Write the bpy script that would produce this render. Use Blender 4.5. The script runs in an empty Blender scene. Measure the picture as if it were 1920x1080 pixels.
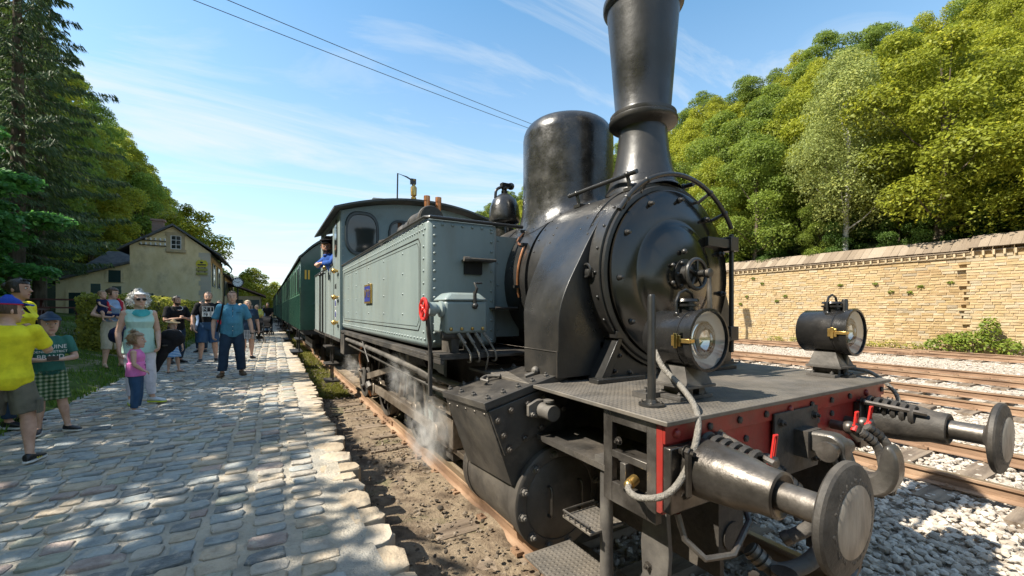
import bpy, bmesh, math, random
import numpy as np
from mathutils import Vector, Matrix, Euler, noise
D = bpy.data
S = bpy.context.scene
COL = S.collection
rad = math.radians
# ---------------------------------------------------------------- camera, sky, sun, exposure
cam_d = D.cameras.new('camera'); cam = D.objects.new('camera', cam_d); COL.objects.link(cam)
cam.location = (-2.517, -1.253, 1.74)
cam.rotation_euler = (rad(90), 0, rad(-30.0))
cam_d.sensor_width = 36; cam_d.lens = 36 * 797 / 1920; cam_d.shift_y = 41 / 1920
cam_d.clip_start = .05; cam_d.clip_end = 3000
S.camera = cam
SUN_EL, SUN_AZ = 49.0, math.atan2(.207, -.978)          # sun stands to the left of the train, a little ahead
sd = Vector((math.cos(SUN_AZ) * math.cos(rad(SUN_EL)), math.sin(SUN_AZ) * math.cos(rad(SUN_EL)), math.sin(rad(SUN_EL))))
W = D.worlds.new('World'); S.world = W; W.use_nodes = True
nt = W.node_tree; nt.nodes.clear()
def N(t, typ, **k):
    n = t.nodes.new(typ)
    for a, b in k.items():
        if a in n.inputs: n.inputs[a].default_value = b
        else: setattr(n, a, b)
    return n
sky = N(nt, 'ShaderNodeTexSky', sky_type='NISHITA', sun_disc=False, sun_elevation=rad(SUN_EL),
        sun_rotation=math.atan2(sd.x, sd.y), altitude=300, air_density=1.0, dust_density=.7, ozone_density=.8)
bg = N(nt, 'ShaderNodeBackground', Strength=.1); wo = N(nt, 'ShaderNodeOutputWorld')
tc = N(nt, 'ShaderNodeTexCoord'); sep = N(nt, 'ShaderNodeSeparateXYZ'); nt.links.new(tc.outputs['Generated'], sep.inputs[0])
# wispy high cloud: the view direction projected on a flat layer, stretched noise
zc = N(nt, 'ShaderNodeMath', operation='MAXIMUM'); nt.links.new(sep.outputs['Z'], zc.inputs[0]); zc.inputs[1].default_value = .04
za = N(nt, 'ShaderNodeMath', operation='ADD'); nt.links.new(zc.outputs[0], za.inputs[0]); za.inputs[1].default_value = .12
dx = N(nt, 'ShaderNodeMath', operation='DIVIDE'); nt.links.new(sep.outputs['X'], dx.inputs[0]); nt.links.new(za.outputs[0], dx.inputs[1])
dy = N(nt, 'ShaderNodeMath', operation='DIVIDE'); nt.links.new(sep.outputs['Y'], dy.inputs[0]); nt.links.new(za.outputs[0], dy.inputs[1])
cmb = N(nt, 'ShaderNodeCombineXYZ'); nt.links.new(dx.outputs[0], cmb.inputs[0]); nt.links.new(dy.outputs[0], cmb.inputs[1])
mp = N(nt, 'ShaderNodeMapping'); mp.inputs['Rotation'].default_value = (0, 0, rad(24)); mp.inputs['Scale'].default_value = (.55, 1.5, 1)
mp.inputs['Location'].default_value = (3.1, 1.7, 0)
nt.links.new(cmb.outputs[0], mp.inputs[0])
cn = N(nt, 'ShaderNodeTexNoise', Scale=1.05, Detail=8.0, Roughness=.62, Distortion=.9); nt.links.new(mp.outputs[0], cn.inputs['Vector'])
cr = N(nt, 'ShaderNodeMapRange'); cr.inputs['From Min'].default_value = .46; cr.inputs['From Max'].default_value = .72
cr.inputs['To Max'].default_value = .85
nt.links.new(cn.outputs['Fac'], cr.inputs['Value'])
# thin veil that whitens towards the horizon
vl = N(nt, 'ShaderNodeMapRange'); vl.inputs['From Min'].default_value = .62; vl.inputs['From Max'].default_value = 0.0
vl.inputs['To Max'].default_value = .50
nt.links.new(sep.outputs['Z'], vl.inputs['Value'])
vs = N(nt, 'ShaderNodeMath', operation='ADD', use_clamp=True); nt.links.new(vl.outputs[0], vs.inputs[0]); nt.links.new(cr.outputs[0], vs.inputs[1])
hs = N(nt, 'ShaderNodeHueSaturation'); hs.inputs['Saturation'].default_value = 1.2; hs.inputs['Hue'].default_value = .486; nt.links.new(sky.outputs[0], hs.inputs['Color'])
mx = N(nt, 'ShaderNodeMix', data_type='RGBA'); nt.links.new(vs.outputs[0], mx.inputs['Factor'])
nt.links.new(hs.outputs[0], mx.inputs[6]); mx.inputs[7].default_value = (3.2, 3.42, 3.55, 1)
nt.links.new(mx.outputs[2], bg.inputs[0]); nt.links.new(bg.outputs[0], wo.inputs[0])
sun_d = D.lights.new('sun', 'SUN'); sun_d.energy = 3.5; sun_d.angle = rad(.5); sun_d.color = (1, .93, .80)
sun = D.objects.new('sun', sun_d); COL.objects.link(sun); sun.rotation_euler = sd.to_track_quat('Z', 'Y').to_euler()
sun.location = (-30, 5, 40)
S.view_settings.view_transform = 'Standard'; S.view_settings.look = 'None'; S.view_settings.gamma = 1
S.view_settings.use_curve_mapping = False; S.view_settings.exposure = 1.5
S.render.engine = 'CYCLES'
S.cycles.use_denoising = True; S.cycles.max_bounces = 7; S.cycles.diffuse_bounces = 4; S.cycles.glossy_bounces = 3
S.cycles.transmission_bounces = 5; S.cycles.transparent_max_bounces = 8; S.cycles.volume_bounces = 1
S.cycles.caustics_reflective = False; S.cycles.caustics_refractive = False; S.cycles.sample_clamp_indirect = 6
R = random.Random(7)

# ---------------------------------------------------------------- helpers
class MB:
    """collects shapes; build() links them as one mesh object"""
    def __init__(s): s.v = []; s.f = []; s.m = []; s.cm = 0
    def add(s, vs, fs):
        b = len(s.v); s.v += [tuple(p) for p in vs]; s.f += [tuple(i + b for i in f) for f in fs]; s.m += [s.cm] * len(fs); return s
    def box(s, x0, x1, y0, y1, z0, z1, M=None):
        vs = [Vector((x, y, z)) for z in (z0, z1) for x, y in ((x0, y0), (x1, y0), (x1, y1), (x0, y1))]
        if M is not None: vs = [M @ p for p in vs]
        return s.add(vs, [(3, 2, 1, 0), (4, 5, 6, 7), (0, 1, 5, 4), (1, 2, 6, 5), (2, 3, 7, 6), (3, 0, 4, 7)])
    def hexa(s, p):
        """8 corners: bottom ring 0-3 and top ring 4-7"""
        return s.add(p, [(3, 2, 1, 0), (4, 5, 6, 7), (0, 1, 5, 4), (1, 2, 6, 5), (2, 3, 7, 6), (3, 0, 4, 7)])
    def rings(s, rs, close=True, cap0=True, cap1=True):
        n = len(rs[0]); b = len(s.v); fs = []
        for i in range(len(rs) - 1):
            for j in range(n if close else n - 1):
                k = (j + 1) % n
                fs.append((i * n + j, i * n + k, (i + 1) * n + k, (i + 1) * n + j))
        if cap0: fs.append(tuple(range(n - 1, -1, -1)))
        if cap1: fs.append(tuple((len(rs) - 1) * n + j for j in range(n)))
        return s.add([p for r in rs for p in r], fs)
    def lathe(s, c, axis, prof, n=24, cap0=True, cap1=True):
        """prof = [(radius, distance along axis)]"""
        a = Vector(axis).normalized(); u = a.orthogonal().normalized(); w = a.cross(u); c = Vector(c)
        return s.rings([[c + a * t + (u * math.cos(2 * math.pi * j / n) + w * math.sin(2 * math.pi * j / n)) * r for j in range(n)] for r, t in prof], True, cap0, cap1)
    def cyl(s, p0, p1, r, n=12, r1=None):
        p0 = Vector(p0); p1 = Vector(p1)
        return s.lathe(p0, p1 - p0, [(r, 0), (r if r1 is None else r1, (p1 - p0).length)], n)
    def tube(s, pts, r, n=8):
        pts = [Vector(p) for p in pts]; rs = []; u = None
        for i, p in enumerate(pts):
            t = (pts[min(i + 1, len(pts) - 1)] - pts[max(i - 1, 0)]).normalized()
            u = (t.orthogonal() if u is None else u - t * u.dot(t)).normalized(); w = t.cross(u)
            q = r[i] if isinstance(r, (list, tuple)) else r
            rs.append([p + (u * math.cos(2 * math.pi * j / n) + w * math.sin(2 * math.pi * j / n)) * q for j in range(n)])
        return s.rings(rs)
    def prism(s, poly, x0, x1, ax='x'):
        """poly of 2-D points extruded along ax; (a,b) -> (y,z) for x, (x,z) for y, (x,y) for z"""
        P = {'x': lambda a, b, t: (t, a, b), 'y': lambda a, b, t: (a, t, b), 'z': lambda a, b, t: (a, b, t)}[ax]
        return s.rings([[P(a, b, t) for a, b in poly] for t in (x0, x1)])
    def ball(s, c, r, n=12, m=8):
        c = Vector(c); r = (r, r, r) if not isinstance(r, (tuple, list)) else r
        return s.rings([[c + Vector((r[0] * math.sin(a) * math.cos(2 * math.pi * j / n), r[1] * math.sin(a) * math.sin(2 * math.pi * j / n), r[2] * math.cos(a))) for j in range(n)] for a in [math.pi * (.02 + .96 * i / m) for i in range(m + 1)]])
    def torus(s, c, axis, Rr, r, n=28, m=8, a0=0, a1=2 * math.pi, u=None):
        a = Vector(axis).normalized(); u = (a.orthogonal() if u is None else Vector(u)).normalized(); w = a.cross(u); c = Vector(c)
        full = abs(a1 - a0 - 2 * math.pi) < 1e-6; k = n if full else n + 1
        rs = []
        for i in range(k):
            t = a0 + (a1 - a0) * i / n; d = u * math.cos(t) + w * math.sin(t)
            rs.append([c + d * (Rr + r * math.cos(2 * math.pi * j / m)) + a * r * math.sin(2 * math.pi * j / m) for j in range(m)])
        if full: rs.append(rs[0])
        return s.rings(rs, True, not full, not full)
    def bolt(s, c, d, r=.014, h=None):
        """hex nut, stud end and washer"""
        c = Vector(c); d = Vector(d).normalized(); h = h or r * .9
        s.lathe(c, d, [(r * 1.35, 0), (r * 1.35, h * .2)], 10); s.lathe(c, d, [(r, h * .2), (r, h * 1.1), (r * .85, h * 1.25)], 6)
        return s.lathe(c, d, [(r * .5, h * 1.2), (r * .45, h * 2)], 8)
    def rivet(s, c, d, r=.012):
        return s.lathe(c, d, [(r, 0), (r * .8, r * .5), (r * .3, r * .8)], 6, False)
    def mesh(s, name, mats, sm=40):
        me = D.meshes.new(name); me.from_pydata(s.v, [], s.f)
        for m in (mats if isinstance(mats, (list, tuple)) else [mats]): me.materials.append(m)
        if any(s.m): me.polygons.foreach_set('material_index', s.m)
        fix(me)
        if sm: me.shade_smooth(); me.set_sharp_from_angle(angle=rad(sm))
        return me
    def build(s, name, mats, parent=None, sm=40, bev=0, **props):
        o = D.objects.new(name, s.mesh(name, mats, sm)); COL.objects.link(o)
        if bev:
            b = o.modifiers.new('edge', 'BEVEL'); b.width = bev; b.segments = 2; b.limit_method = 'ANGLE'; b.angle_limit = rad(40); b.harden_normals = False
        if parent is not None: attach(o, parent)
        tag(o, **props)
        return o
def fix(me):
    b = bmesh.new(); b.from_mesh(me); bmesh.ops.recalc_face_normals(b, faces=b.faces); b.to_mesh(me); b.free()
def attach(o, p):
    o.parent = p; o.matrix_parent_inverse = Matrix.Translation(-WL[p.name])
    WL[o.name] = Vector((0, 0, 0)) if o.name not in WL else WL[o.name]
class _WL(dict):
    def __missing__(s, k): return Vector((0, 0, 0))
WL = _WL()                                                   # where each parent's origin stands (parents are never rotated when used with attach)
def tag(o, label=None, cat=None, group=None, kind=None):
    if label: o['label'] = label
    if cat: o['category'] = cat
    if group: o['group'] = group
    if kind: o['kind'] = kind
    return o
def thing(name, loc, label=None, cat=None, group=None, kind=None):
    o = D.objects.new(name, None); COL.objects.link(o); o.location = loc; o.empty_display_size = .2
    WL[o.name] = Vector(loc); return tag(o, label, cat, group, kind)
def inst(me, name, M, parent=None):
    o = D.objects.new(name, me); COL.objects.link(o); o.matrix_world = M
    if parent is not None: o.parent = parent; o.matrix_parent_inverse = Matrix.Translation(-WL[parent.name])
    return o
def copy_tree(o, parent=None):
    c = o.copy(); COL.objects.link(c)
    if parent is not None: c.parent = parent
    for ch in [x for x in o.children]: copy_tree(ch, c)
    return c
def npmesh(name, V, F, mats, tone=None, midx=None, smooth=False):
    """V (n,3), F (m,k) arrays, all faces the same size; optional per-face tone"""
    me = D.meshes.new(name); m, k = F.shape
    me.vertices.add(len(V)); me.vertices.foreach_set('co', np.ascontiguousarray(V, dtype=np.float32).ravel())
    me.loops.add(m * k); me.loops.foreach_set('vertex_index', F.astype(np.int32).ravel())
    me.polygons.add(m); me.polygons.foreach_set('loop_start', np.arange(0, m * k, k, dtype=np.int32))
    for x in (mats if isinstance(mats, (list, tuple)) else [mats]): me.materials.append(x)
    if midx is not None: me.polygons.foreach_set('material_index', midx.astype(np.int32))
    me.polygons.foreach_set('use_smooth', np.full(m, smooth))
    me.update(calc_edges=True)
    if tone is not None:
        a = me.attributes.new('tone', 'FLOAT', 'FACE'); a.data.foreach_set('value', tone.astype(np.float32))
    return me
def nobj(name, me, parent=None, **p):
    o = D.objects.new(name, me); COL.objects.link(o)
    if parent is not None: attach(o, parent)
    return tag(o, **p)

# ---------------------------------------------------------------- materials
def ramp(t, fac, stops, interp='LINEAR'):
    r = t.nodes.new('ShaderNodeValToRGB'); r.color_ramp.interpolation = interp
    e = r.color_ramp.elements
    while len(e) < len(stops): e.new(.5)
    for i, (p, c) in enumerate(stops): e[i].position = p; e[i].color = (*c, 1)
    t.links.new(fac, r.inputs[0]); return r.outputs[0]
def mat(name, cols, rough=.6, metal=0.0, scale=6.0, bump=0.0, bscale=None, detail=5, stretch=(1, 1, 1), tone=0.0, rvar=.12, spec=.5, coat=0.0, world=False,
        dirt=None, dscale=1.5, dlo=.45, dhi=.7, trans=None, emit=None):
    """cols: list of colours mixed by noise; dirt: a second colour in patches; tone: share of per-piece variation"""
    m = D.materials.new(name); m.use_nodes = True; t = m.node_tree; L = t.links
    p = t.nodes['Principled BSDF']
    tcn = t.nodes.new('ShaderNodeTexCoord') if not world else t.nodes.new('ShaderNodeNewGeometry')
    src = tcn.outputs['Object'] if not world else tcn.outputs['Position']
    mpn = t.nodes.new('ShaderNodeMapping'); mpn.inputs['Scale'].default_value = stretch; L.new(src, mpn.inputs[0])
    cols = cols if isinstance(cols, list) else [cols]
    ns = N(t, 'ShaderNodeTexNoise', Scale=scale, Detail=detail, Roughness=.6); L.new(mpn.outputs[0], ns.inputs['Vector'])
    fac = ns.outputs['Fac']
    if tone:
        at = N(t, 'ShaderNodeAttribute', attribute_name='tone'); oi = t.nodes.new('ShaderNodeObjectInfo')
        ad = N(t, 'ShaderNodeMath', operation='ADD'); L.new(at.outputs['Fac'], ad.inputs[0]); L.new(oi.outputs['Random'], ad.inputs[1])
        fr = N(t, 'ShaderNodeMath', operation='FRACT'); L.new(ad.outputs[0], fr.inputs[0])
        m2 = N(t, 'ShaderNodeMix'); m2.inputs['Factor'].default_value = tone; L.new(fac, m2.inputs[2]); L.new(fr.outputs[0], m2.inputs[3]); fac = m2.outputs[0]
    n = len(cols); lo, hi = (.32, .68) if not tone else (.32 * (1 - tone), 1 - .32 * (1 - tone))
    if n == 1: cols = cols * 2; n = 2
    c = ramp(t, fac, [(lo + (hi - lo) * i / (n - 1), q) for i, q in enumerate(cols)])
    if dirt is not None:
        dn = N(t, 'ShaderNodeTexNoise', Scale=dscale, Detail=8, Roughness=.7); L.new(mpn.outputs[0], dn.inputs['Vector'])
        mr = N(t, 'ShaderNodeMapRange'); mr.inputs['From Min'].default_value = dlo; mr.inputs['From Max'].default_value = dhi; L.new(dn.outputs['Fac'], mr.inputs['Value'])
        mm = N(t, 'ShaderNodeMix', data_type='RGBA'); L.new(mr.outputs[0], mm.inputs['Factor']); L.new(c, mm.inputs[6]); mm.inputs[7].default_value = (*dirt, 1); c = mm.outputs[2]
    L.new(c, p.inputs['Base Color'])
    p.inputs['Metallic'].default_value = metal; p.inputs['Specular IOR Level'].default_value = spec
    if coat: p.inputs['Coat Weight'].default_value = coat; p.inputs['Coat Roughness'].default_value = .12
    if rvar:
        rn = N(t, 'ShaderNodeTexNoise', Scale=scale * .7 + 1.3, Detail=6, Roughness=.65); L.new(mpn.outputs[0], rn.inputs['Vector'])
        rr = N(t, 'ShaderNodeMapRange'); rr.inputs['From Min'].default_value = .3; rr.inputs['From Max'].default_value = .7
        rr.inputs['To Min'].default_value = max(.03, rough - rvar); rr.inputs['To Max'].default_value = min(1, rough + rvar)
        L.new(rn.outputs['Fac'], rr.inputs['Value']); L.new(rr.outputs[0], p.inputs['Roughness'])
    else: p.inputs['Roughness'].default_value = rough
    if bump:
        bn = N(t, 'ShaderNodeTexNoise', Scale=bscale or scale * 3, Detail=6, Roughness=.6); L.new(mpn.outputs[0], bn.inputs['Vector'])
        bp = N(t, 'ShaderNodeBump', Strength=bump, Distance=.02); L.new(bn.outputs['Fac'], bp.inputs['Height']); L.new(bp.outputs[0], p.inputs['Normal'])
    if trans:                                                # leaves let light through
        tb = t.nodes.new('ShaderNodeBsdfTranslucent'); L.new(c, tb.inputs['Color']); sh = N(t, 'ShaderNodeMixShader'); sh.inputs[0].default_value = trans
        L.new(p.outputs[0], sh.inputs[1]); L.new(tb.outputs[0], sh.inputs[2]); L.new(sh.outputs[0], t.nodes['Material Output'].inputs[0])
    return m
def plain(name, c, rough=.5, metal=0, spec=.5):
    return mat(name, [tuple(x * .88 for x in c), tuple(min(1, x * 1.08) for x in c)], rough, metal, scale=9, rvar=.08, spec=spec)
# ---------------------------------------------------------------- ground, tracks, ballast
def gravel_mat(name, cols, sc, bump=.9):
    m = D.materials.new(name); m.use_nodes = True; t = m.node_tree; L = t.links; p = t.nodes['Principled BSDF']
    g = t.nodes.new('ShaderNodeNewGeometry')
    v = N(t, 'ShaderNodeTexVoronoi', Scale=sc); L.new(g.outputs['Position'], v.inputs['Vector'])
    s = N(t, 'ShaderNodeSeparateColor'); L.new(v.outputs['Color'], s.inputs[0])
    nz = N(t, 'ShaderNodeTexNoise', Scale=.8, Detail=6, Roughness=.7); L.new(g.outputs['Position'], nz.inputs['Vector'])
    mxn = N(t, 'ShaderNodeMix'); mxn.inputs['Factor'].default_value = .45; L.new(s.outputs[0], mxn.inputs[2]); L.new(nz.outputs['Fac'], mxn.inputs[3])
    n = len(cols); c = ramp(t, mxn.outputs[0], [(.15 + .7 * i / (n - 1), q) for i, q in enumerate(cols)])
    L.new(c, p.inputs['Base Color']); p.inputs['Roughness'].default_value = .9; p.inputs['Specular IOR Level'].default_value = .2
    ds = N(t, 'ShaderNodeTexVoronoi', Scale=sc, feature='SMOOTH_F1'); L.new(g.outputs['Position'], ds.inputs['Vector'])
    n2 = N(t, 'ShaderNodeTexNoise', Scale=sc * 2.2, Detail=4); L.new(g.outputs['Position'], n2.inputs['Vector'])
    sb = N(t, 'ShaderNodeMath', operation='SUBTRACT'); L.new(n2.outputs['Fac'], sb.inputs[0]); L.new(ds.outputs['Distance'], sb.inputs[1])
    bp = N(t, 'ShaderNodeBump', Strength=bump, Distance=.05); L.new(sb.outputs[0], bp.inputs['Height']); L.new(bp.outputs[0], p.inputs['Normal'])
    return m
STONE = [(.16, .13, .10), (.42, .36, .295), (.56, .495, .415), (.38, .33, .275)]
M_ballast = gravel_mat('ballast', STONE, 17)
M_stone = mat('ballast_stone', STONE + [(.56, .52, .46)], .85, scale=5, tone=.75, bump=.4, bscale=40, world=True, spec=.2)
M_soil = mat('soil', [(.065, .048, .034), (.15, .112, .078), (.25, .195, .135), (.105, .08, .056)], .95, scale=3.4, bump=1, bscale=38, detail=10, world=True, spec=.15, dirt=(.07, .085, .03), dscale=1.1, dlo=.55, dhi=.7)
M_clod = mat('clod', [(.06, .05, .04), (.15, .12, .09), (.27, .22, .17)], .95, tone=.8, scale=4, bump=.6, bscale=40, world=True, spec=.15)
M_earth = mat('earth', [(.05, .055, .022), (.08, .085, .03), (.11, .095, .055)], .95, scale=.4, bump=.6, bscale=6, world=True, spec=.15)
M_forest = mat('forest_floor', [(.02, .028, .010), (.035, .045, .015), (.05, .045, .025)], .95, scale=.5, bump=.8, bscale=5, world=True, spec=.1)
M_rail = mat('rusty_rail', [(.14, .085, .055), (.25, .155, .095), (.36, .24, .155)], .6, scale=5, bump=.25, bscale=60, world=True, stretch=(1, .25, 1), spec=.4)
M_railtop = mat('rail_head', [(.30, .21, .13), (.40, .30, .20)], .35, metal=.6, scale=8, world=True, stretch=(1, .1, 1))
M_sleeper = mat('sleeper_wood', [(.10, .075, .055), (.20, .155, .115), (.28, .22, .16)], .9, scale=4, bump=.7, bscale=18, world=True, stretch=(.3, 2.5, 1), spec=.2)

b = MB(); b.box(-700, 700, -700, 900, -3.0, -.32); ground = b.build('ground', M_earth, kind='structure')
def sheet(name, xs, ys, zf, m, **p):
    V = np.array([(x, y, zf(x, y)) for y in ys for x in xs]); nx = len(xs); F = []
    for j in range(len(ys) - 1):
        for i in range(nx - 1): F.append((j * nx + i, j * nx + i + 1, (j + 1) * nx + i + 1, (j + 1) * nx + i))
    return nobj(name, npmesh(name, V, np.array(F), m, smooth=True), **p)
def lin(a, b_, n): return [a + (b_ - a) * i / n for i in range(n + 1)]
nz = lambda x, y, s=1.0, k=0: noise.noise(Vector((x * s, y * s, k * 7.3)))
sheet('ballast_bed', lin(-.55, 25.1, 90), lin(-9, 90, 200), lambda x, y: -.20 + .03 * nz(x, y, .7) - (.06 if -.8 < x < .9 else 0) - .06 * max(0, math.sin((x - 2.2) * .9)), M_ballast, kind='structure')
edge = lambda y: -1.91 + .0125 * max(0, y - 1)                        # track-side edge of the platform
sheet('soil_strip', lin(0, 1, 24), lin(-7, 70, 260), lambda x, y: 0, M_soil, kind='structure')
so = D.objects['soil_strip'].data
for v in so.vertices:
    y = v.co.y; t = v.co.x; e = edge(y) - .02; x = e + (-.35 - e) * t
    v.co = (x, y, -.122 + .028 * max(0, min(1, (6 - y) / 3)) + .045 * nz(x, y, 2.2, 1) + .03 * nz(x, y, 7, 2) - .05 * math.sin(t * 3.1))
ICO = None
def ico():
    global ICO
    if ICO is None:
        b_ = bmesh.new(); bmesh.ops.create_icosphere(b_, subdivisions=1, radius=1)
        ICO = (np.array([v.co[:] for v in b_.verts]), np.array([[v.index for v in f.verts] for f in b_.faces])); b_.free()
    return ICO
def stones(name, P, size, m, seed, parent=None, flat=.7, **props):
    """one mesh of many rough stones at points P (n,3), size (n,)"""
    g = np.random.default_rng(seed); V0, F0 = ico(); n = len(P)
    q = g.normal(size=(n, 4)); q /= np.linalg.norm(q, axis=1)[:, None]; w, x, y, z = q.T
    Rm = np.stack([1 - 2 * (y * y + z * z), 2 * (x * y - z * w), 2 * (x * z + y * w), 2 * (x * y + z * w), 1 - 2 * (x * x + z * z), 2 * (y * z - x * w), 2 * (x * z - y * w), 2 * (y * z + x * w), 1 - 2 * (x * x + y * y)], 1).reshape(n, 3, 3)
    sc = g.uniform(.6, 1.25, (n, 1, 3)); jit = g.uniform(.72, 1.2, (n, len(V0), 1))
    V = np.einsum('nij,nkj->nki', Rm, V0[None] * sc * jit); V[:, :, 2] *= flat
    V = V * size[:, None, None] + P[:, None, :]
    F = F0[None] + (np.arange(n) * len(V0))[:, None, None]
    return nobj(name, npmesh(name, V.reshape(-1, 3), F.reshape(-1, 3), m, tone=np.repeat(g.uniform(0, 1, n), len(F0))), parent, **props)
g0 = np.random.default_rng(3)
def scatter(n, x0, x1, y0, y1, fall=0):
    y = y0 + (y1 - y0) * g0.uniform(0, 1, n) ** (1 + fall); x = g0.uniform(x0, x1, n)
    return np.stack([x, y, np.full(n, -.20)], 1)
P = np.concatenate([scatter(9500, .8, 6.5, -1.6, 3.2), scatter(9000, 1.2, 8.5, -1, 8), scatter(9000, 6, 24.5, -1.5, 16), scatter(1600, -.7, .8, -1.4, 3)])
on = np.ones(len(P), bool)
for c in (0, 4.55, 9.85, 14.0, 21.4):
    for s in (-1, 1): on &= np.abs(P[:, 0] - c - s * .7535) > .085
P = P[on]; sz = g0.uniform(.020, .042, len(P)); P[:, 2] += g0.uniform(-.008, .03, len(P)); P[np.abs(P[:, 0]) < .8, 2] -= .05
stones('ballast_gravel', P, sz, M_stone, 5, kind='stuff')
P = np.concatenate([scatter(900, -1.8, -.86, -.6, 5), scatter(900, -1.7, -.9, 4, 16)]); P[:, 2] = -.108 + .05 * g0.uniform(-.6, .5, len(P))
stones('loose_soil_rubble', P, g0.uniform(.006, .03, len(P)) * g0.uniform(.4, 1.1, len(P)), M_clod, 6, kind='stuff')

RAILP = [(-.065, -.15), (.065, -.15), (.065, -.138), (.012, -.118), (.010, -.04), (.035, -.03), (.036, -.004), (.03, 0), (-.03, 0), (-.036, -.004), (-.035, -.03), (-.010, -.04), (-.012, -.118), (-.065, -.138)]
def track(cx, y0, y1, sl, step=.62, n=1):
    t = thing('railway_track', (cx, 0, -.15), kind='structure')
    for s in (-1, 1):
        x = cx + s * .7535; b = MB(); b.prism([(x + a, z) for a, z in RAILP], y0, y1, 'y')
        b.build('rail', M_rail, t, sm=20)
        b = MB(); b.box(x - .028, x + .028, y0, y1, .0005, .0025); b.build('rail_head', M_railtop, t, sm=0)
    y = sl[0]; k = 0
    mb = MB(); mb.box(-1.28, 1.28, -.12, .12, -.15, 0); me = mb.mesh('sleeper', M_sleeper, 0)
    cl = MB(); 
    for s in (-1, 1):
        for d in (-1, 1): cl.box(s * .7535 + d * .085 - .03, s * .7535 + d * .085 + .03, -.05, .05, 0, .03); cl.bolt((s * .7535 + d * .09, 0, .03), (0, 0, 1), .014)
    cm = cl.mesh('rail_clip', M_rail, 30)
    while y < sl[1]:
        M = Matrix.Translation((cx + R.uniform(-.04, .04), y + R.uniform(-.03, .03), -.148 + R.uniform(-.015, .003))) @ Matrix.Rotation(R.uniform(-.02, .02), 4, 'Z')
        inst(me, 'sleeper', M, t)
        inst(cm, 'rail_clip', Matrix.Translation((cx, y, -.146)), t)
        y += step
    b = MB()
    for yy in (5.9, 17.6, 29.3):
        for s in (-1, 1):
            x = cx + s * .7535
            for d in (-1, 1):
                b.box(x + d * .022 - .011, x + d * .022 + .011, yy - .3, yy + .3, -.115, -.035)
                for q in (-.2, -.07, .07, .2): b.bolt((x + d * .034, yy + q, -.075), (d, 0, 0), .014)
    b.build('fishplates', M_rail, t)
for cx, a, z in ((0, -4, 26), (4.55, -4, 20), (9.85, -3, 14), (14.0, -2, 14), (21.4, 0, 14)):
    track(cx, -12, 120, (a, z))

# ---------------------------------------------------------------- platform of setts
M_mortar = mat('sand_mortar', [(.32, .28, .22), (.45, .395, .315), (.54, .48, .39)], .95, scale=7, detail=9, bump=1, bscale=55, world=True, spec=.15, dirt=(.30, .30, .285), dscale=1.3, dlo=.45, dhi=.75)
COB = [[(.18, .20, .205), (.28, .30, .295)], [(.22, .235, .23), (.33, .34, .325)], [(.28, .25, .21), (.39, .35, .295)], [(.10, .11, .115), (.175, .185, .185)], [(.31, .25, .18), (.42, .345, .255)], [(.23, .175, .155), (.32, .255, .225)], [(.215, .215, .165), (.31, .305, .24)]]
M_cob = [mat('sett_stone', c + [tuple(x * 1.2 for x in c[1])], .6, scale=9, bump=.8, bscale=36, world=True, spec=.35, rvar=.2, dirt=(.46, .40, .32), dscale=11, dlo=.52, dhi=.70) for c in COB]
ys = lin(-5, 75, 160)
b = MB(); pr = []
for y in ys:
    e = edge(y) + .05 * nz(0, y, 1.7) - .05
    pr.append([(-5.25, y, -.4), (e, y, -.4), (e + .02, y, .30), (e - .02, y, .352), (-5.25, y, .352)])
b.rings(pr); platform = b.build('platform', M_mortar, sm=20, kind='structure')
def sett(cx, cy, a, bb, h, rnd, rot):
    """rounded stone sett: outline, shoulder and domed top"""
    k = 14; out = []
    base = [(math.copysign(abs(math.cos(t)) ** .38, math.cos(t)), math.copysign(abs(math.sin(t)) ** .38, math.sin(t))) for t in [2 * math.pi * (i + .5) / k for i in range(k)]]
    jx = [rnd.uniform(.88, 1.07) for _ in range(k)]; jy = [rnd.uniform(.82, 1.10) for _ in range(k)]
    c, s = math.cos(rot), math.sin(rot); rs = []
    tx, ty = rnd.uniform(-.06, .06), rnd.uniform(-.07, .07)
    for f, z in ((1.0, -.03), (.985, h * .62), (.89, h)):
        r = []
        for i, (x, y) in enumerate(base):
            X = x * a * f * jx[i]; Y = y * bb * f * jy[i]; r.append((cx + X * c - Y * s, cy + X * s + Y * c, z + (tx * X + ty * Y if z > 0 else 0)))
        rs.append(r)
    return rs
def sett_points():
    """rows run across the platform, three straight columns along the track side"""
    y = .2; row = 0
    while y < 24:
        h = R.uniform(.122, .155); e = edge(y)
        for cI in range(3):
            x = e - .36 - cI * .245; yy = y + .02 * cI; yield (x + R.uniform(-.012, .012), yy, .100 + R.uniform(-.02, .012), h * .44, R.uniform(-.04, .04))
        x = e - .955 - R.uniform(0, .02); fst = R.uniform(.05, .145)
        while x > -5.2:
            a = fst or R.uniform(.075, .132); fst = 0; x -= a; yield (x, y + R.uniform(-.012, .012) - (x - e) * .05 + .03 * nz(x, y, 1.5), a - R.uniform(.005, .018), h * .455, R.uniform(-.06, .06)); x -= a
        y += h + .012; row += 1
setts = sorted(sett_points(), key=lambda q: (q[0] + 2.517) ** 2 + (q[1] + 1.253) ** 2)
CR = Vector((math.cos(rad(30)), -math.sin(rad(30)))); CF = Vector((math.sin(rad(30)), math.cos(rad(30))))
def seen(x, y, z, m=40):
    q = Vector((x + 2.517, y + 1.253)); d = q.dot(CF)
    if d < .4: return False
    u = 960 + 797 * q.dot(CR) / d; v = 581 - 797 * (z - 1.74) / d
    return -m < u < 1920 + m and -m < v < 1080 + m
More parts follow.
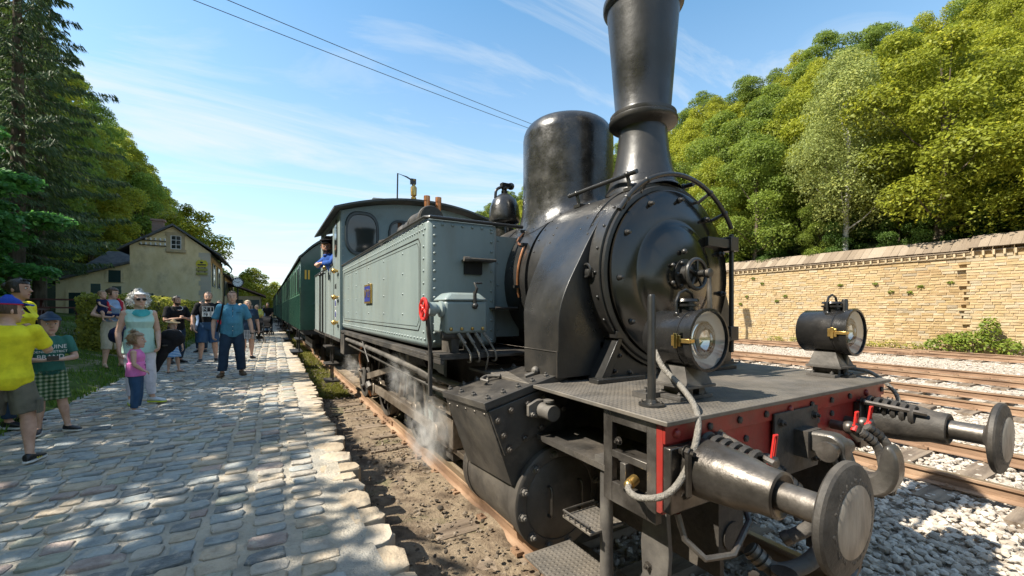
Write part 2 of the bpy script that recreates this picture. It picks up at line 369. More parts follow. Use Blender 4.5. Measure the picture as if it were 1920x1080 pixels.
def sett_tone(x, y, e):
    w = [2.6, 3, 2.6, 1.1, 1.2, .5, .9] if x < e - 1.1 else [1.4, 2.0, 2.6, .9, 2.8, .9, 1]
    return R.choices(range(7), w)[0]
pick = [q for q in setts if seen(q[0], q[1], .38)][:290]; rest = [q for q in setts if q not in set(pick)]
for x, y, a, bb, rot in pick:
    b = MB(); b.rings(sett(0, 0, a, bb, R.uniform(.008, .022), R, rot), True, False)
    me = b.mesh('sett', M_cob[sett_tone(x, y, edge(y))], 32); inst(me, 'sett', Matrix.Translation((x, y, .352)), platform)
b = MB()
for x, y, a, bb, rot in rest:
    b.cm = sett_tone(x, y, edge(y)); n0 = len(b.v); b.rings(sett(x, y, a, bb, R.uniform(.008, .022), R, rot), True, False)
    for i in range(n0, len(b.v)): p = b.v[i]; b.v[i] = (p[0], p[1], p[2] + .352)
b.build('setts', M_cob, platform, sm=32, kind='stuff')
M_edge = mat('sandstone_edge', [(.30, .235, .165), (.43, .35, .255), (.51, .45, .37)], .9, scale=5, bump=.8, bscale=22, tone=.35, spec=.2)
y = -.4; kk = 0
while y < 30:
    l = R.uniform(.12, .36); e = edge(y + l / 2); w = R.uniform(.08, .2)
    b = MB(); pts = []
    for z, f in ((-.5, 1), (-.002, 1), (.007, .93)):
        pts.append([(math.copysign(abs(math.cos(t)) ** .55, math.cos(t)) * w * f * R.uniform(.82, 1.1), math.copysign(abs(math.sin(t)) ** .55, math.sin(t)) * l * .47 * f * R.uniform(.92, 1.05), z + R.uniform(-.006, .006)) for t in [2 * math.pi * (i + .5) / 12 for i in range(12)]])
    b.rings(pts, True, False); o = inst(b.mesh('edge_stone', M_edge, 40), 'edge_stone', Matrix.Translation((e - w * .55 + R.uniform(-.02, .03), y + l / 2, .346)), platform)
    y += l + .01
# ---------------------------------------------------------------- lawn beside the platform
M_lawn = mat('lawn_soil', [(.035, .06, .012), (.06, .10, .02), (.10, .12, .035)], .95, scale=1.6, bump=.7, bscale=30, world=True, spec=.15, dirt=(.24, .20, .15), dscale=.9, dlo=.56, dhi=.62)
M_grass = mat('grass_blade', [(.06, .13, .016), (.115, .21, .028), (.19, .27, .05)], .7, tone=.6, scale=1.5, world=True, spec=.25, trans=.25)
def lawnz(x, y):
    t = min(1, max(0, (-5.15 - x) / 3.4)); return .375 + .16 * min(1, max(0, (-5.1 - x) / .16)) * min(1, max(0, (y - 7) / 3)) + .85 * t * t * (3 - 2 * t) * min(1, max(0, (y - 7) / 7)) + .05 * nz(x, y, .5) * min(1, (-5.08 - x) * 1.5) + max(0, -13.5 - x) * .12
sheet('lawn', lin(-34, -5.08, 90), lin(-6, 75, 150), lawnz, M_lawn, kind='structure')
gz = np.random.default_rng(9); n = 26000
x = -5.0 - 5.5 * gz.uniform(0, 1, n) ** 1.3; y = 5 + 22 * gz.uniform(0, 1, n) ** 1.2
keep = np.array([noise.noise(Vector((a * .9, c * .9, 3.1))) > -.18 for a, c in zip(x, y)]); x, y = x[keep], y[keep]; n = len(x)
z = np.array([lawnz(min(a, -5.09), c) for a, c in zip(x, y)]); h = gz.uniform(.04, .13, n); a = gz.uniform(0, 6.28, n); w = gz.uniform(.006, .012, n)
lx, ly = gz.normal(0, .035, n), gz.normal(0, .035, n)
V = np.stack([np.stack([x - w * np.cos(a), y - w * np.sin(a), z - .02], 1), np.stack([x + w * np.cos(a), y + w * np.sin(a), z - .02], 1), np.stack([x + lx, y + ly, z + h], 1)], 1).reshape(-1, 3)
nobj('grass', npmesh('grass', V, np.arange(3 * n).reshape(-1, 3), M_grass, tone=gz.uniform(0, 1, n)), kind='stuff')

n = 14000; y = 8.5 + 34 * gz.uniform(0, 1, n) ** 1.6; x = np.array([edge(v) for v in y]) + .03 + gz.uniform(0, 1, n) ** 1.1 * .85; z = np.full(n, -.13); h = gz.uniform(.025, .08, n); a = gz.uniform(0, 6.28, n); w = gz.uniform(.008, .016, n); lx, ly = gz.normal(0, .05, n), gz.normal(0, .05, n)
V = np.stack([np.stack([x - w * np.cos(a), y - w * np.sin(a), z - .03], 1), np.stack([x + w * np.cos(a), y + w * np.sin(a), z - .03], 1), np.stack([x + lx, y + ly, z + h], 1)], 1).reshape(-1, 3)
nobj('grass', npmesh('grass', V, np.arange(3 * n).reshape(-1, 3), mat('dry_grass', [(.10, .12, .02), (.19, .19, .035), (.26, .25, .06)], .8, tone=.6, scale=1.5, world=True, spec=.2, trans=.25), tone=gz.uniform(0, 1, n)), kind='stuff')
# ---------------------------------------------------------------- stone retaining wall on the far side
WX = 25.2
M_wst = [mat('wall_stone', c, .9, scale=3, tone=.38, bump=.8, bscale=14, world=True, spec=.2, dirt=d_, dscale=1.6, dlo=.58, dhi=.75) for c, d_ in
         (([(.28, .19, .09), (.38, .27, .135), (.45, .335, .185)], (.24, .20, .15)), ([(.31, .205, .10), (.41, .295, .16), (.47, .37, .23)], (.30, .19, .10)), ([(.26, .21, .145), (.36, .29, .19), (.45, .37, .25)], (.16, .14, .11)))]
M_wmor = mat('lime_mortar', [(.42, .32, .20), (.52, .42, .28)], .95, scale=4, bump=.5, bscale=20, world=True, spec=.2)
M_board = mat('weathered_board', [(.17, .13, .095), (.26, .205, .15), (.34, .28, .215)], .85, scale=3, tone=.5, bump=.7, bscale=20, stretch=(.5, 4, 1), spec=.2)
WT = 4.42
wall = thing('retaining_wall', (WX, 10, -.3), 'long yellow sandstone retaining wall under a sloping board coping beyond the tracks', 'wall')
b = MB(); b.box(WX, WX + .7, -40, 130, -.4, WT); b.build('masonry_core', M_wmor, wall, sm=0)
cand = []; z = -.3; row = 0
while z < WT - .30:
    h = R.uniform(.105, .15); y = -3 + R.uniform(-.3, 0)
    ragged = z > 2.9
    while y < 62:
        l = R.uniform(.24, .46) * (1.25 if ragged else 1)
        st = y < 5.05                                                   # the nearer length stands a little proud
        if not (abs(z - .95) < .07 and abs((y % 3.4) - 1.5) < .16): cand.append((y, z, l, h, st, ragged))
        y += l
    z += h; row += 1
cand.sort(key=lambda q: abs(q[0] - 6.5) if seen(WX, q[0], q[1]) else 900 + q[0])
def wstone(y, z, l, h, st, rg, b):
    p = R.uniform(.012, .045) + (.14 if st else 0); g = .012
    x0 = WX - p; j = lambda s_: R.uniform(-s_, s_)
    f = [(x0 + j(.012), y + g + j(.008), z + g + j(.008)), (x0 + j(.012), y + l - g + j(.008), z + g + j(.008)), (x0 + j(.012), y + l - g + j(.01), z + h - g + j(.012)), (x0 + j(.012), y + g + j(.01), z + h - g + j(.012))]
    bk = [(WX + .02, q[1] + (.006 if i in (1, 2) else -.006), q[2]) for i, q in enumerate(f)]
    b.hexa([bk[0], bk[1], f[1], f[0], bk[3], bk[2], f[2], f[3]])
for q in cand[:290]:
    b = MB(); wstone(*q, b); b.build('stone', R.choices(M_wst, [4, 4, 1.3])[0], wall, sm=0)
b = MB()
for q in cand[290:]: b.cm = R.choices((0, 1, 2), [4, 4, 1.3])[0]; wstone(*q, b)
b.build('stones', M_wst, wall, sm=0, kind='stuff')
# ledge, little battens and sloping boards
b = MB(); b.box(WX - .10, WX + .05, -40, 130, WT - .30, WT - .26); b.build('stone_ledge', M_wst[2], wall, sm=0)
b = MB(); b.box(WX - .16, WX - .1, -40, 130, WT - .05, WT - .02); b.build('eave_rail', M_board, wall, sm=0)
bm_ = MB(); bm_.box(-.12, .03, -.035, .035, -.22, 0); bme = bm_.mesh('batten', M_wmor, 0)
pm = [MB().box(-.36, .62, -.155, .152, 0, .03).mesh('plank', M_board, 0) for _ in range(1)]
M0 = Matrix.Rotation(rad(-38), 4, 'Y')
y = -2.0; k = 0
rest = MB()
while y < 60:
    dz = .07 if y < 5.05 else 0; dxx = -.16 if y < 5.05 else 0
    M = Matrix.Translation((WX + .16 + dxx, y + R.uniform(-.004, .004), WT + .25 + dz + R.uniform(-.008, .008))) @ M0 @ Matrix.Rotation(R.uniform(-.015, .015), 4, 'Z')
    if 2 < y < 20: inst(pm[0], 'plank', M, wall); inst(bme, 'batten', Matrix.Translation((WX + dxx * .9, y, WT - .04)), wall)
    else: rest.box(-.36, .62, -.155, .152, 0, .03, M)
    y += .315
rest.build('planks', M_board, wall, sm=0, kind='stuff')
b = MB(); b.box(WX - .14, WX + .1, -40, 5.05, -.4, WT - .31); b.build('proud_wall_face', M_wmor, wall, sm=0)
b = MB(); b.prism([(WX + .05, WT - .05), (WX + .7, WT - .05), (WX + .7, WT + .62)], -40, 130, 'y'); b.build('coping_core', M_wmor, wall, sm=0)
# hillsides
def hillz(x, y): 
    t = max(0, x - 25.8); return min(4.3 + t * .60, 4.3 + 22 + t * .02) + 1.2 * nz(x, y, .08) * min(1, t * .2)
sheet('hill', [25.85, 27, 29] + lin(31, 130, 33), lin(-90, 260, 60), hillz, M_forest, kind='structure')
def hilll(x, y):
    t = max(0, -16.5 - x); return .2 + min(t * 1.7, 26 + t * .03) + 1.0 * nz(x, y, .08) * min(1, t * .2)
sheet('hill', [-16.4, -17.5, -19] + lin(-21, -120, 34), lin(-60, 300, 60), hilll, M_forest, kind='structure')
# ---------------------------------------------------------------- vegetation
def leafmat(name, c, tr=.45):
    return mat(name, [tuple(x * .55 for x in c), c, tuple(min(1, x * k) for x, k in zip(c, (1.55, 1.35, 1.1)))], .55, tone=.7, scale=.6, spec=.3, trans=tr, world=True, rvar=0)
L_sun = leafmat('leaf_yellow_green', (.30, .335, .034)); L_mid = leafmat('leaf_green', (.18, .25, .04)); L_dark = leafmat('leaf_dark_green', (.10, .18, .036), .4)
L_left = leafmat('leaf_slope_green', (.35, .40, .055), .6); L_ldark = leafmat('leaf_slope_dark', (.22, .33, .06), .55)
L_birch = leafmat('leaf_birch', (.31, .36, .11)); L_maple = leafmat('leaf_maple', (.10, .28, .07)); L_fir = leafmat('needle', (.075, .125, .045), .35); L_hedge = leafmat('leaf_hedge', (.28, .30, .05))
M_bark = mat('bark', [(.05, .04, .03), (.12, .095, .07), (.18, .15, .115)], .95, scale=5, bump=1, bscale=18, stretch=(1, 1, .25), spec=.15)
M_birchbark = mat('birch_bark', [(.10, .09, .085), (.55, .53, .49), (.68, .66, .62)], .8, scale=6, bump=.4, stretch=(.6, .6, 2.5), spec=.2)
def leafcloud(n, lobes, size, seed, m, up=.45, droop=0.0, narrow=.55, fill=.45, name='crown'):
    g = np.random.default_rng(seed); Lc = np.array([l[0] for l in lobes], float); Lr = np.array([l[1] if isinstance(l[1], tuple) else (l[1],) * 3 for l in lobes], float)
    p = Lr.prod(1) ** (2 / 3); k = g.choice(len(lobes), n, p=p / p.sum())
    d = g.normal(size=(n, 3)); d /= np.linalg.norm(d, axis=1)[:, None]; low = d[:, 2] < -.2; d[low, 2] *= np.where(g.uniform(0, 1, low.sum()) < .6, -1, 1)
    rr = 1 - fill * g.uniform(0, 1, n) ** 1.8
    c = Lc[k] + d * Lr[k] * rr[:, None] * g.uniform(.88, 1.12, (n, 1))
    nr = d * (1 - up) + np.array([0, 0, up]) + g.normal(0, .42, (n, 3)); nr /= np.linalg.norm(nr, axis=1)[:, None]
    t = g.normal(size=(n, 3)); t[:, 2] -= droop; t -= nr * (t * nr).sum(1)[:, None]; t /= np.linalg.norm(t, axis=1)[:, None] + 1e-9
    s = np.cross(nr, t); L = size * g.uniform(.6, 1.35, (n, 1)); wv = L * narrow
    fold = nr * L * g.uniform(-.18, .1, (n, 1))
    V = np.stack([c - t * L * .5, c + s * wv * .5 + fold * .6, c + t * L * .5 + fold, c - s * wv * .5 + fold * .6], 1).reshape(-1, 3)
    lt = g.uniform(0, 1, len(lobes))
    return npmesh(name, V, np.arange(4 * n).reshape(-1, 4), m, tone=np.clip(g.uniform(0, 1, n) * .6 + lt[k] * .39, 0, .99))
def lobeset(H, Rr, base, seed, n=20, squash=.75, top=.35, lobe=1.0):
    r = random.Random(seed); out = []
    for i in range(n):
        f = (i + .5) / n; z = base + (H - base) * f; prof = math.sin(math.pi * min(1, (f * .82 + .16))) ** .7
        if f > .8: prof *= 1 - (f - .8) / .2 * (1 - top)
        a = i * 2.399 + r.uniform(-.4, .4); q = Rr * prof * r.uniform(.35, .75); lr = Rr * lobe * r.uniform(.30, .46) * (.6 + .4 * prof)
        out.append(((q * math.cos(a), q * math.sin(a), z), (lr, lr, lr * squash)))
    return out
def limbs(b, H, r0, lobes, seed, base, lean=0):
    r = random.Random(seed); pts = []; k = 9
    for i in range(k + 1): f = i / k; pts.append((lean * f * f * H + .12 * math.sin(f * 5 + seed), .1 * math.cos(f * 4 + seed), H * f * .9))
    b.tube(pts, [r0 * (1.25 - .25 * min(1, i)) * (1 - .85 * i / k) for i in range(k + 1)], 9)
    for (c, lr) in lobes[::2]:
        z0 = max(base * .75, c[2] * .62); f = z0 / (H * .9); st = Vector((lean * f * f * H + .12 * math.sin(f * 5 + seed), .1 * math.cos(f * 4 + seed), z0)); e = Vector(c)
        mid = st.lerp(e, .5) + Vector((0, 0, -.06 * (e - st).length)); q = r0 * .42 * (1 - .7 * f)
        b.tube([st, mid, e], [q, q * .6, q * .2], 5)
def make_tree(name, H, Rr, base, r0, n, size, lm, seed, label, cat, group=None, bark=None, **kw):
    lk = {k: kw.pop(k) for k in ('n', 'squash', 'top', 'lobe') if k in kw}
    if 'lob' in kw: lk['n'] = kw.pop('lob')
    lobes = lobeset(H, Rr, base, seed, **lk)
    t = thing(name, (0, 0, 0), label, cat, group); b = MB(); limbs(b, H, r0, lobes, seed, base); b.build('trunk', bark or M_bark, t, sm=60)
    nobj('crown', leafcloud(n, lobes, size, seed, lm, **kw), t); return t
def put(t, x, y, z, s=1.0, rz=0.0, first=[], label=None, group=None, sz=None):
    o = t if t.name not in first else copy_tree(t)
    first.append(t.name) if t.name not in first else None
    o.location = (x, y, z); o.rotation_euler = (0, 0, rz); o.scale = (s, s, sz or s)
    if label: o['label'] = label
    if group: o['group'] = group
    return o
GR = 'broadleaf trees of the wood on the slope above the stone wall'
hillk = [make_tree('broadleaf_tree', 9.5, 3.5, 1.2, .2, 30000, .165, L_sun, 11, 'yellow green broadleaf tree in the sunlit wood on the slope above the stone wall', 'tree', GR),
         make_tree('broadleaf_tree', 11, 3.9, 1.5, .22, 32000, .175, L_mid, 12, 'mid green broadleaf tree in the sunlit wood on the slope above the stone wall', 'tree', GR),
         make_tree('broadleaf_tree', 10, 3.3, 1.0, .2, 28000, .155, L_sun, 13, 'yellow green broadleaf tree in the sunlit wood on the slope above the stone wall', 'tree', GR, lob=26),
         make_tree('broadleaf_tree', 8, 3.0, .6, .17, 24000, .155, L_dark, 14, 'dark green broadleaf tree in the shady gaps of the wood above the stone wall', 'tree', GR)]
rt = random.Random(21)
for i in range(9):
    for j in range(30):
        x = 27.6 + i * 4.6 + rt.uniform(-1.3, 1.3); y = -6 + j * 4.4 + rt.uniform(-1.4, 1.4) + (i % 2) * 2
        if (i > 5 or j > 16) and ((j + i) % 2): continue
        if i == 0 and 7.5 < y < 12.5: continue
        k = rt.choices([0, 1, 2, 3], [3, 2.2, 2.6, 1.6])[0]
        put(hillk[k], x, y, hillz(x, y) - .4, rt.uniform(.8, 1.15), rt.uniform(0, 6.3), label=['yellow green broadleaf tree', 'mid green broadleaf tree', 'dense yellow green broadleaf tree', 'dark green broadleaf tree'][k] + (' low on the slope close behind the stone wall' if i < 2 else ' halfway up the wooded slope above the stone wall' if i < 5 else ' along the top ridge of the wooded slope against the sky'))
for j in range(17):
    y = -4 + j * 4.2 + rt.uniform(-.8, .8); put(hillk[(1, 0, 2)[j % 3]], 61 + rt.uniform(-1.5, 1.5), y, hillz(61, y) - .5, rt.uniform(.98, 1.12), j, label=['mid green', 'yellow green', 'dense yellow green'][j % 3] + ' broadleaf tree along the top ridge of the wooded slope against the sky')
# low shrubs right behind the coping
for j in range(15):
    y = 1 + j * 1.9 + rt.uniform(-.6, .6); put(hillk[rt.choice([1, 3, 3])], 27.0 + rt.uniform(-.2, 1.0), y, 3.9, rt.uniform(.34, .52), rt.uniform(0, 6.3), label='low leafy shrub growing right behind the board coping of the stone wall', group='shrubs behind the wall coping')
bt = make_tree('birch_tree', 11.6, 3.2, 2.3, .17, 40000, .14, L_birch, 31, 'pale silvery birch tree with a white trunk standing just behind the stone wall', 'tree', bark=M_birchbark, lob=26, droop=.9, squash=1.15, narrow=.5)
put(bt, 26.7, 10.4, 4.4)
# left side: trees on the slope behind the house
GL = 'broadleaf trees of the wood on the slope behind the house'
lk = [make_tree('broadleaf_tree', 16.5, 4.8, 2.0, .3, 24000, .27, L_left, 41, 'tall mid green broadleaf tree in the wood on the slope behind the house', 'tree', GL),
      make_tree('broadleaf_tree', 16, 4.6, 1.5, .28, 22000, .27, L_ldark, 42, 'tall dark green broadleaf tree in the wood on the slope behind the house', 'tree', GL)]
rl = random.Random(5)
for i, x in enumerate((-18.5, -23.5, -30)):
    for j in range(17):
        y = 38 + j * 6.0 + rl.uniform(-2, 2); xx = x + rl.uniform(-1.5, 1.5); put(lk[1 if rl.random() < (.6 if j < 5 else .3) else 0], xx, y, hilll(xx, y) - .5, rl.uniform(.9, 1.2), rl.uniform(0, 6), label='tall leafy tree ' + ('at the foot of the wooded slope behind the house' if i == 0 else 'halfway up the wooded slope behind the house' if i == 1 else 'on top of the wooded slope behind the house'))
for (x, y, s, k) in ((-15.5, 33, .85, 1), (-14.5, 27, .7, 1), (-19, 30, 1, 1), (-20, 24, 1, 1), (-17, 19, .8, 1)): put(lk[k], x, y, .9, s, y, label='dark green broadleaf tree in the shade beside the two tall spruces', group='dark trees by the spruces')
tb = make_tree('garden_tree', 11, 3.6, 3.5, .25, 9000, .30, L_sun, 51, 'light green tree rising behind the right roof slope of the house', 'tree', lob=16, fill=.8); put(tb, -9.3, 52, 1.0, 1.0)
tf = make_tree('garden_tree', 8.4, 4.2, 1.2, .25, 11000, .32, L_sun, 52, 'bright yellow green tree far off at the end of the platform beyond the shed', 'tree'); put(tf, -4.6, 88, .3)
GE = 'trees closing the far end of the valley'
for (x, y, s) in ((-10, 100, 1.05), (-1, 112, .9), (4, 125, .9), (-7, 118, 1.15), (-2.0, 92, .45), (12, 140, 1)): put(tf, x, y, .2, s, x, label='rounded tree in the distance at the far end of the valley', group=GE)
# spruces
def make_spruce(H, Rr, seed, label):
    t = thing('spruce_tree', (0, 0, 0), label, 'tree', None); r = random.Random(seed); g = np.random.default_rng(seed)
    b = MB(); b.tube([(0, 0, 0), (.05, 0, H * .4), (0, .05, H * .75), (0, 0, H)], [.27, .2, .1, .02], 10); B = []; nb = int(H * 6.6)
    for i in range(nb):
        f = .16 + .84 * (i / nb) ** .92; z = H * f; L = Rr * (1 - f) ** .62 * r.uniform(.6, 1.1) + .25; a = i * 2.4 + r.uniform(-.5, .5)
        dv = Vector((math.cos(a), math.sin(a), 0)); pts = [Vector((0, 0, z)) + dv * L * q + Vector((0, 0, L * (-.34 * q + .20 * q ** 3))) for q in (0, .35, .7, 1)]
        b.tube(pts, [.035 * (1.2 - f), .022, .014, .006], 4); B.append((pts, L, a))
    b.build('trunk', M_bark, t, sm=60)
    C, T, Nn, Sz = [], [], [], []
    for pts, L, a in B:
        m_ = int(95 * L + 20)
        for q in g.uniform(.12, 1.04, m_):
            s_ = min(q, .999) * 3; i = int(s_); p = pts[i].lerp(pts[min(i + 1, 3)], s_ - i); side = r.choice((-1, 1)); w_ = L * .30 * (1.15 - q) + .08
            off = Vector((-math.sin(a), math.cos(a), 0)) * side * r.uniform(0, 1) * w_
            hang = -r.uniform(.05, .42) * (off.length * .8 + .22)
            C.append(p + off + Vector((0, 0, hang * .5))); T.append(Vector((math.cos(a), math.sin(a), 0)) * r.uniform(.2, .8) + off.normalized() * r.uniform(.2, .7) + Vector((0, 0, -r.uniform(.3, 1.3)))); Sz.append(r.uniform(.14, .32))
    C = np.array(C); T = np.array(T); T /= np.linalg.norm(T, axis=1)[:, None]; n = len(C); Sz = np.array(Sz)[:, None]
    q = g.normal(size=(n, 3)); q -= T * (q * T).sum(1)[:, None]; q /= np.linalg.norm(q, axis=1)[:, None]
    V = np.stack([C - T * Sz * .5, C + q * Sz * .10, C + T * Sz * .6, C - q * Sz * .10], 1).reshape(-1, 3)
    nobj('needles', npmesh('needles', V, np.arange(4 * n).reshape(-1, 4), L_fir, tone=g.uniform(0, 1, n)), t); return t
s1 = make_spruce(20.5, 4.1, 3, 'tall dark spruce with a bare straight trunk at the left edge, drooping boughs'); put(s1, -11.4, 24, .9)
s2 = make_spruce(19.0, 2.6, 4, 'second tall spruce standing just behind the front spruce, nearer the house'); put(s2, -12.2, 28.5, .9)
mp1 = make_tree('maple_tree', 6.0, 2.45, .9, .13, 24000, .135, L_maple, 61, 'bushy deep green maple standing on the lawn in front of the spruces', 'tree', lob=46, lobe=.62, up=.6, narrow=.7, squash=.42, fill=.8); put(mp1, -9.3, 14.6, .9)
# trees left of the view that shade the platform
GS = 'trees shading the platform'
sh = make_tree('shade_tree', 10.5, 3.9, 3.4, .24, 5000, .33, L_left, 71, 'broadleaf tree on the lawn whose crown shades the stone platform', 'tree', GS, lob=18, fill=.8)
for i, (x, y, s) in enumerate(((-9.6, -2.6, .76), (-9.3, 2.2, .74), (-11.4, 6.0, .94), (-10.2, 10.0, .84), (-13.5, 13.0, 1.02), (-14.0, 17.6, .85), (-9.4, -6.8, .8))): put(sh, x, y, .6, s, i * 1.3)
# hedge
def hedge_pts(n, x0, x1, y0, y1, z0, z1, seed):
    g = np.random.default_rng(seed); f = g.choice(5, n, p=[.34, .16, .12, .08, .30]); u, v, w = g.uniform(0, 1, (3, n)); d = np.abs(g.normal(0, .07, n)); C = np.zeros((n, 3)); NN = np.zeros((n, 3))
    X = x0 + (x1 - x0) * u; Y = y0 + (y1 - y0) * v; Z = z0 + (z1 - z0) * w
    for k, (ax, val, sg) in enumerate(((0, x1, 1), (0, x0, -1), (1, y0, -1), (1, y1, 1), (2, z1, 1))):
        i = f == k; P = np.stack([X[i], Y[i], Z[i]], 1); P[:, ax] = val - sg * d[i] + sg * .06; C[i] = P; NN[i, ax] = sg
    return C, NN, g
C, NN, g = hedge_pts(26000, -6.5, -5.35, 13.0, 27.5, .38, 2.08, 77)
for i in range(len(C)): C[i] += NN[i] * .09 * noise.noise(Vector(C[i] * 1.3))
n = len(C); nr = NN + g.normal(0, .6, (n, 3)); nr /= np.linalg.norm(nr, axis=1)[:, None]; t = g.normal(size=(n, 3)); t -= nr * (t * nr).sum(1)[:, None]; t /= np.linalg.norm(t, axis=1)[:, None]; s = np.cross(nr, t); L = g.uniform(.06, .12, (n, 1))
V = np.stack([C - t * L * .5, C + s * L * .33, C + t * L * .5, C - s * L * .33], 1).reshape(-1, 3)
hd = thing('clipped_hedge', (-5.9, 20, .38), 'clipped green beech hedge running along the platform in front of the house', 'hedge')
nobj('leaves', npmesh('leaves', V, np.arange(4 * n).reshape(-1, 4), L_hedge, tone=g.uniform(0, 1, n)), hd)
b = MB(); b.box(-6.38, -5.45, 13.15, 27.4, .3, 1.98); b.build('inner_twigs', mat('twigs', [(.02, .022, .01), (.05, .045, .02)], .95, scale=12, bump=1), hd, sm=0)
# little shrub at the foot of the wall and weeds in its joints
lob = [((0, 0, .5), (.6, .75, .5)), ((-.1, -.55, 1.0), (.35, .35, .65)), ((0, .7, .45), (.5, .55, .4)), ((0, -1.1, .35), (.4, .45, .35)), ((.1, 1.3, .25), .3)]
sb = thing('shrub', (24.6, 4.9, -.2), 'leafy green shrub growing at the foot of the yellow stone wall', 'shrub'); o = nobj('foliage', leafcloud(1900, lob, .14, 81, L_mid)); o.location = (24.6, 4.9, -.2); attach(o, sb)
b = MB(); [b.tube([(24.6, 4.9, -.2), (24.6 + .1 * i, 4.9 + .3 * (i - 2), .3), (24.6, 4.9 + .5 * (i - 2), .8)], [.02, .014, .006], 5) for i in range(5)]; b.build('stems', M_bark, sb)
for i in range(16):
    y = rt.uniform(3.2, 16); z = rt.uniform(1.6, 3.9) if i < 13 else rt.uniform(-.1, .2)
    o = nobj('wall_weed', leafcloud(60, [((0, 0, 0), (.06, .13, .08))], .08, 90 + i, L_mid, name='wall_weed')); o.location = (WX - .09 - (.14 if y < 5 else 0), y, z); tag(o, 'small green weed tuft sprouting from a joint of the stone wall', 'weed', 'weeds in the wall joints')
for (y, h) in ((13.5, .25), (12.2, .3), (9.4, .28), (8.6, .22), (7.8, .3), (6.9, .25)):
    o = nobj('dry_undergrowth', leafcloud(160, [((0, 0, h * .4), (.22, .5, h))], .09, int(y * 10), L_hedge, name='dry_undergrowth')); o.location = (24.95, y, -.2); tag(o, 'dry low weed clump at the bottom of the stone wall by the rail', 'weed', 'weed clumps at the wall foot')

# ---------------------------------------------------------------- station house
M_plast = mat('yellow_render', [(.66, .52, .28), (.77, .62, .36), (.80, .67, .43)], .9, scale=1.4, bump=.4, bscale=9, dirt=(.42, .32, .19), dscale=.9, dlo=.52, dhi=.78, spec=.2, world=True, stretch=(1, 1, .6))
M_slate = mat('slate', [(.05, .055, .06), (.09, .095, .10), (.13, .13, .125)], .6, scale=3, bump=.5, bscale=14, world=True, spec=.35)
M_grnp = plain('dark_green_paint', (.018, .045, .04), .4); M_sandst = mat('dressed_sandstone', [(.40, .31, .18), (.50, .40, .25)], .9, scale=3, bump=.3, world=True, spec=.2)
M_quoin = mat('quoin_stone', [(.45, .40, .31), (.56, .50, .40)], .9, scale=3, tone=.5, bump=.3, spec=.2); M_brick = mat('chimney_brick', [(.17, .12, .10), (.30, .20, .16), (.36, .30, .26)], .9, scale=6, tone=.6, bump=.5, spec=.2)
M_white = plain('white_paint', (.75, .74, .72), .5); M_blackm = plain('black_iron', (.02, .02, .022), .45); M_wooddk = plain('dark_red_wood', (.10, .028, .02), .6); M_roofr = mat('brown_roof', [(.13, .075, .06), (.21, .125, .10)], .8, scale=4, bump=.5, world=True)
def glass(name, c=(.02, .025, .025), rough=.05):
    m = D.materials.new(name); m.use_nodes = True; p = m.node_tree.nodes['Principled BSDF']; p.inputs['Base Color'].default_value = (*c, 1); p.inputs['Roughness'].default_value = rough; p.inputs['Specular IOR Level'].default_value = .8; return m
M_pane = glass('dark_window_glass')
HY = 40.0
ho = thing('station_house', (-8.8, 44, .9), 'cream rendered station house with a slate gable roof and a small attic window', 'house')
gx0, gx1, zb = -11.26, -6.40, .3
b = MB(); b.prism([(gx0, zb), (gx1, zb), (gx1, 6.3), (-8.72, 8.15), (gx0, 6.5)], HY, HY + 11, 'y'); b.build('wall', M_plast, ho, sm=0)
b = MB(); b.prism([(gx0 - 3.9, zb), (gx0 - .003, zb), (gx0 - .003, 5.15), (gx0 - 3.9, 3.75)], HY + .02, HY + 6, 'y'); b.build('wall', M_plast, ho, sm=0)
b = MB(); b.prism([(gx0 - 2.9, 4), (gx0 - .01, 4), (gx0 - .01, 5.1), (gx0 - 2.9, 5.1)], HY + 6.01, HY + 12, 'y'); b.build('wall', M_plast, ho, sm=0)
b = MB(); b.prism([(gx0, zb), (gx1 + .06, zb), (gx1 + .06, 5.3), (-8.72, 6.5), (gx0, 5.3)], HY + 11.01, HY + 27, 'y'); b.build('wall', M_plast, ho, sm=0)
def slab(nm, p0, p1, y0, y1, th=.16, m=M_slate):
    (xa, za), (xb, zb_) = p0, p1; b = MB(); b.prism([(xa, za), (xb, zb_), (xb, zb_ + th), (xa, za + th)], y0, y1, 'y'); return b.build(nm, m, ho, sm=0)
slab('roof', (-8.72, 8.17), (gx1 + .75, 6.28 - .30), HY - .35, HY + 11.2); slab('roof', (gx0 - .65, 6.52 - .45), (-8.721, 8.17), HY - .35, HY + 11.2)
slab('roof', (gx0 - 4.4, 3.55), (gx0 - .004, 5.16), HY - .3, HY + 6.2)
slab('roof', (-8.72, 6.52), (gx1 + .65, 5.1), HY + 11.21, HY + 27.3); slab('roof', (gx0 - .3, 5.2), (-8.721, 6.52), HY + 11.21, HY + 27.3)
b = MB(); b.hexa([(gx0 - 4.1, HY + 5.0, 5.05), (gx0 - .01, HY + 5.0, 5.05), (gx0 - .01, HY + 12, 5.05), (gx0 - 4.1, HY + 12, 5.05), (gx0 - 2.9, HY + 7.2, 6.75), (gx0 - .35, HY + 7.2, 6.75), (gx0 - .01, HY + 9, 6.75), (gx0 - 2.9, HY + 9, 6.75)]); b.build('roof', M_slate, ho, sm=0)
b = MB()
for k in range(9): b.box(-10.35 - .02 * (k % 2), -9.65 + .02 * (k % 2), HY + 2, HY + 2.55, 7.0 + k * .2, 7.19 + k * .2)
b.box(-10.45, -9.55, HY + 1.92, HY + 2.63, 8.8, 8.95); ch = b.build('chimney_stack', M_brick, ho, sm=0)
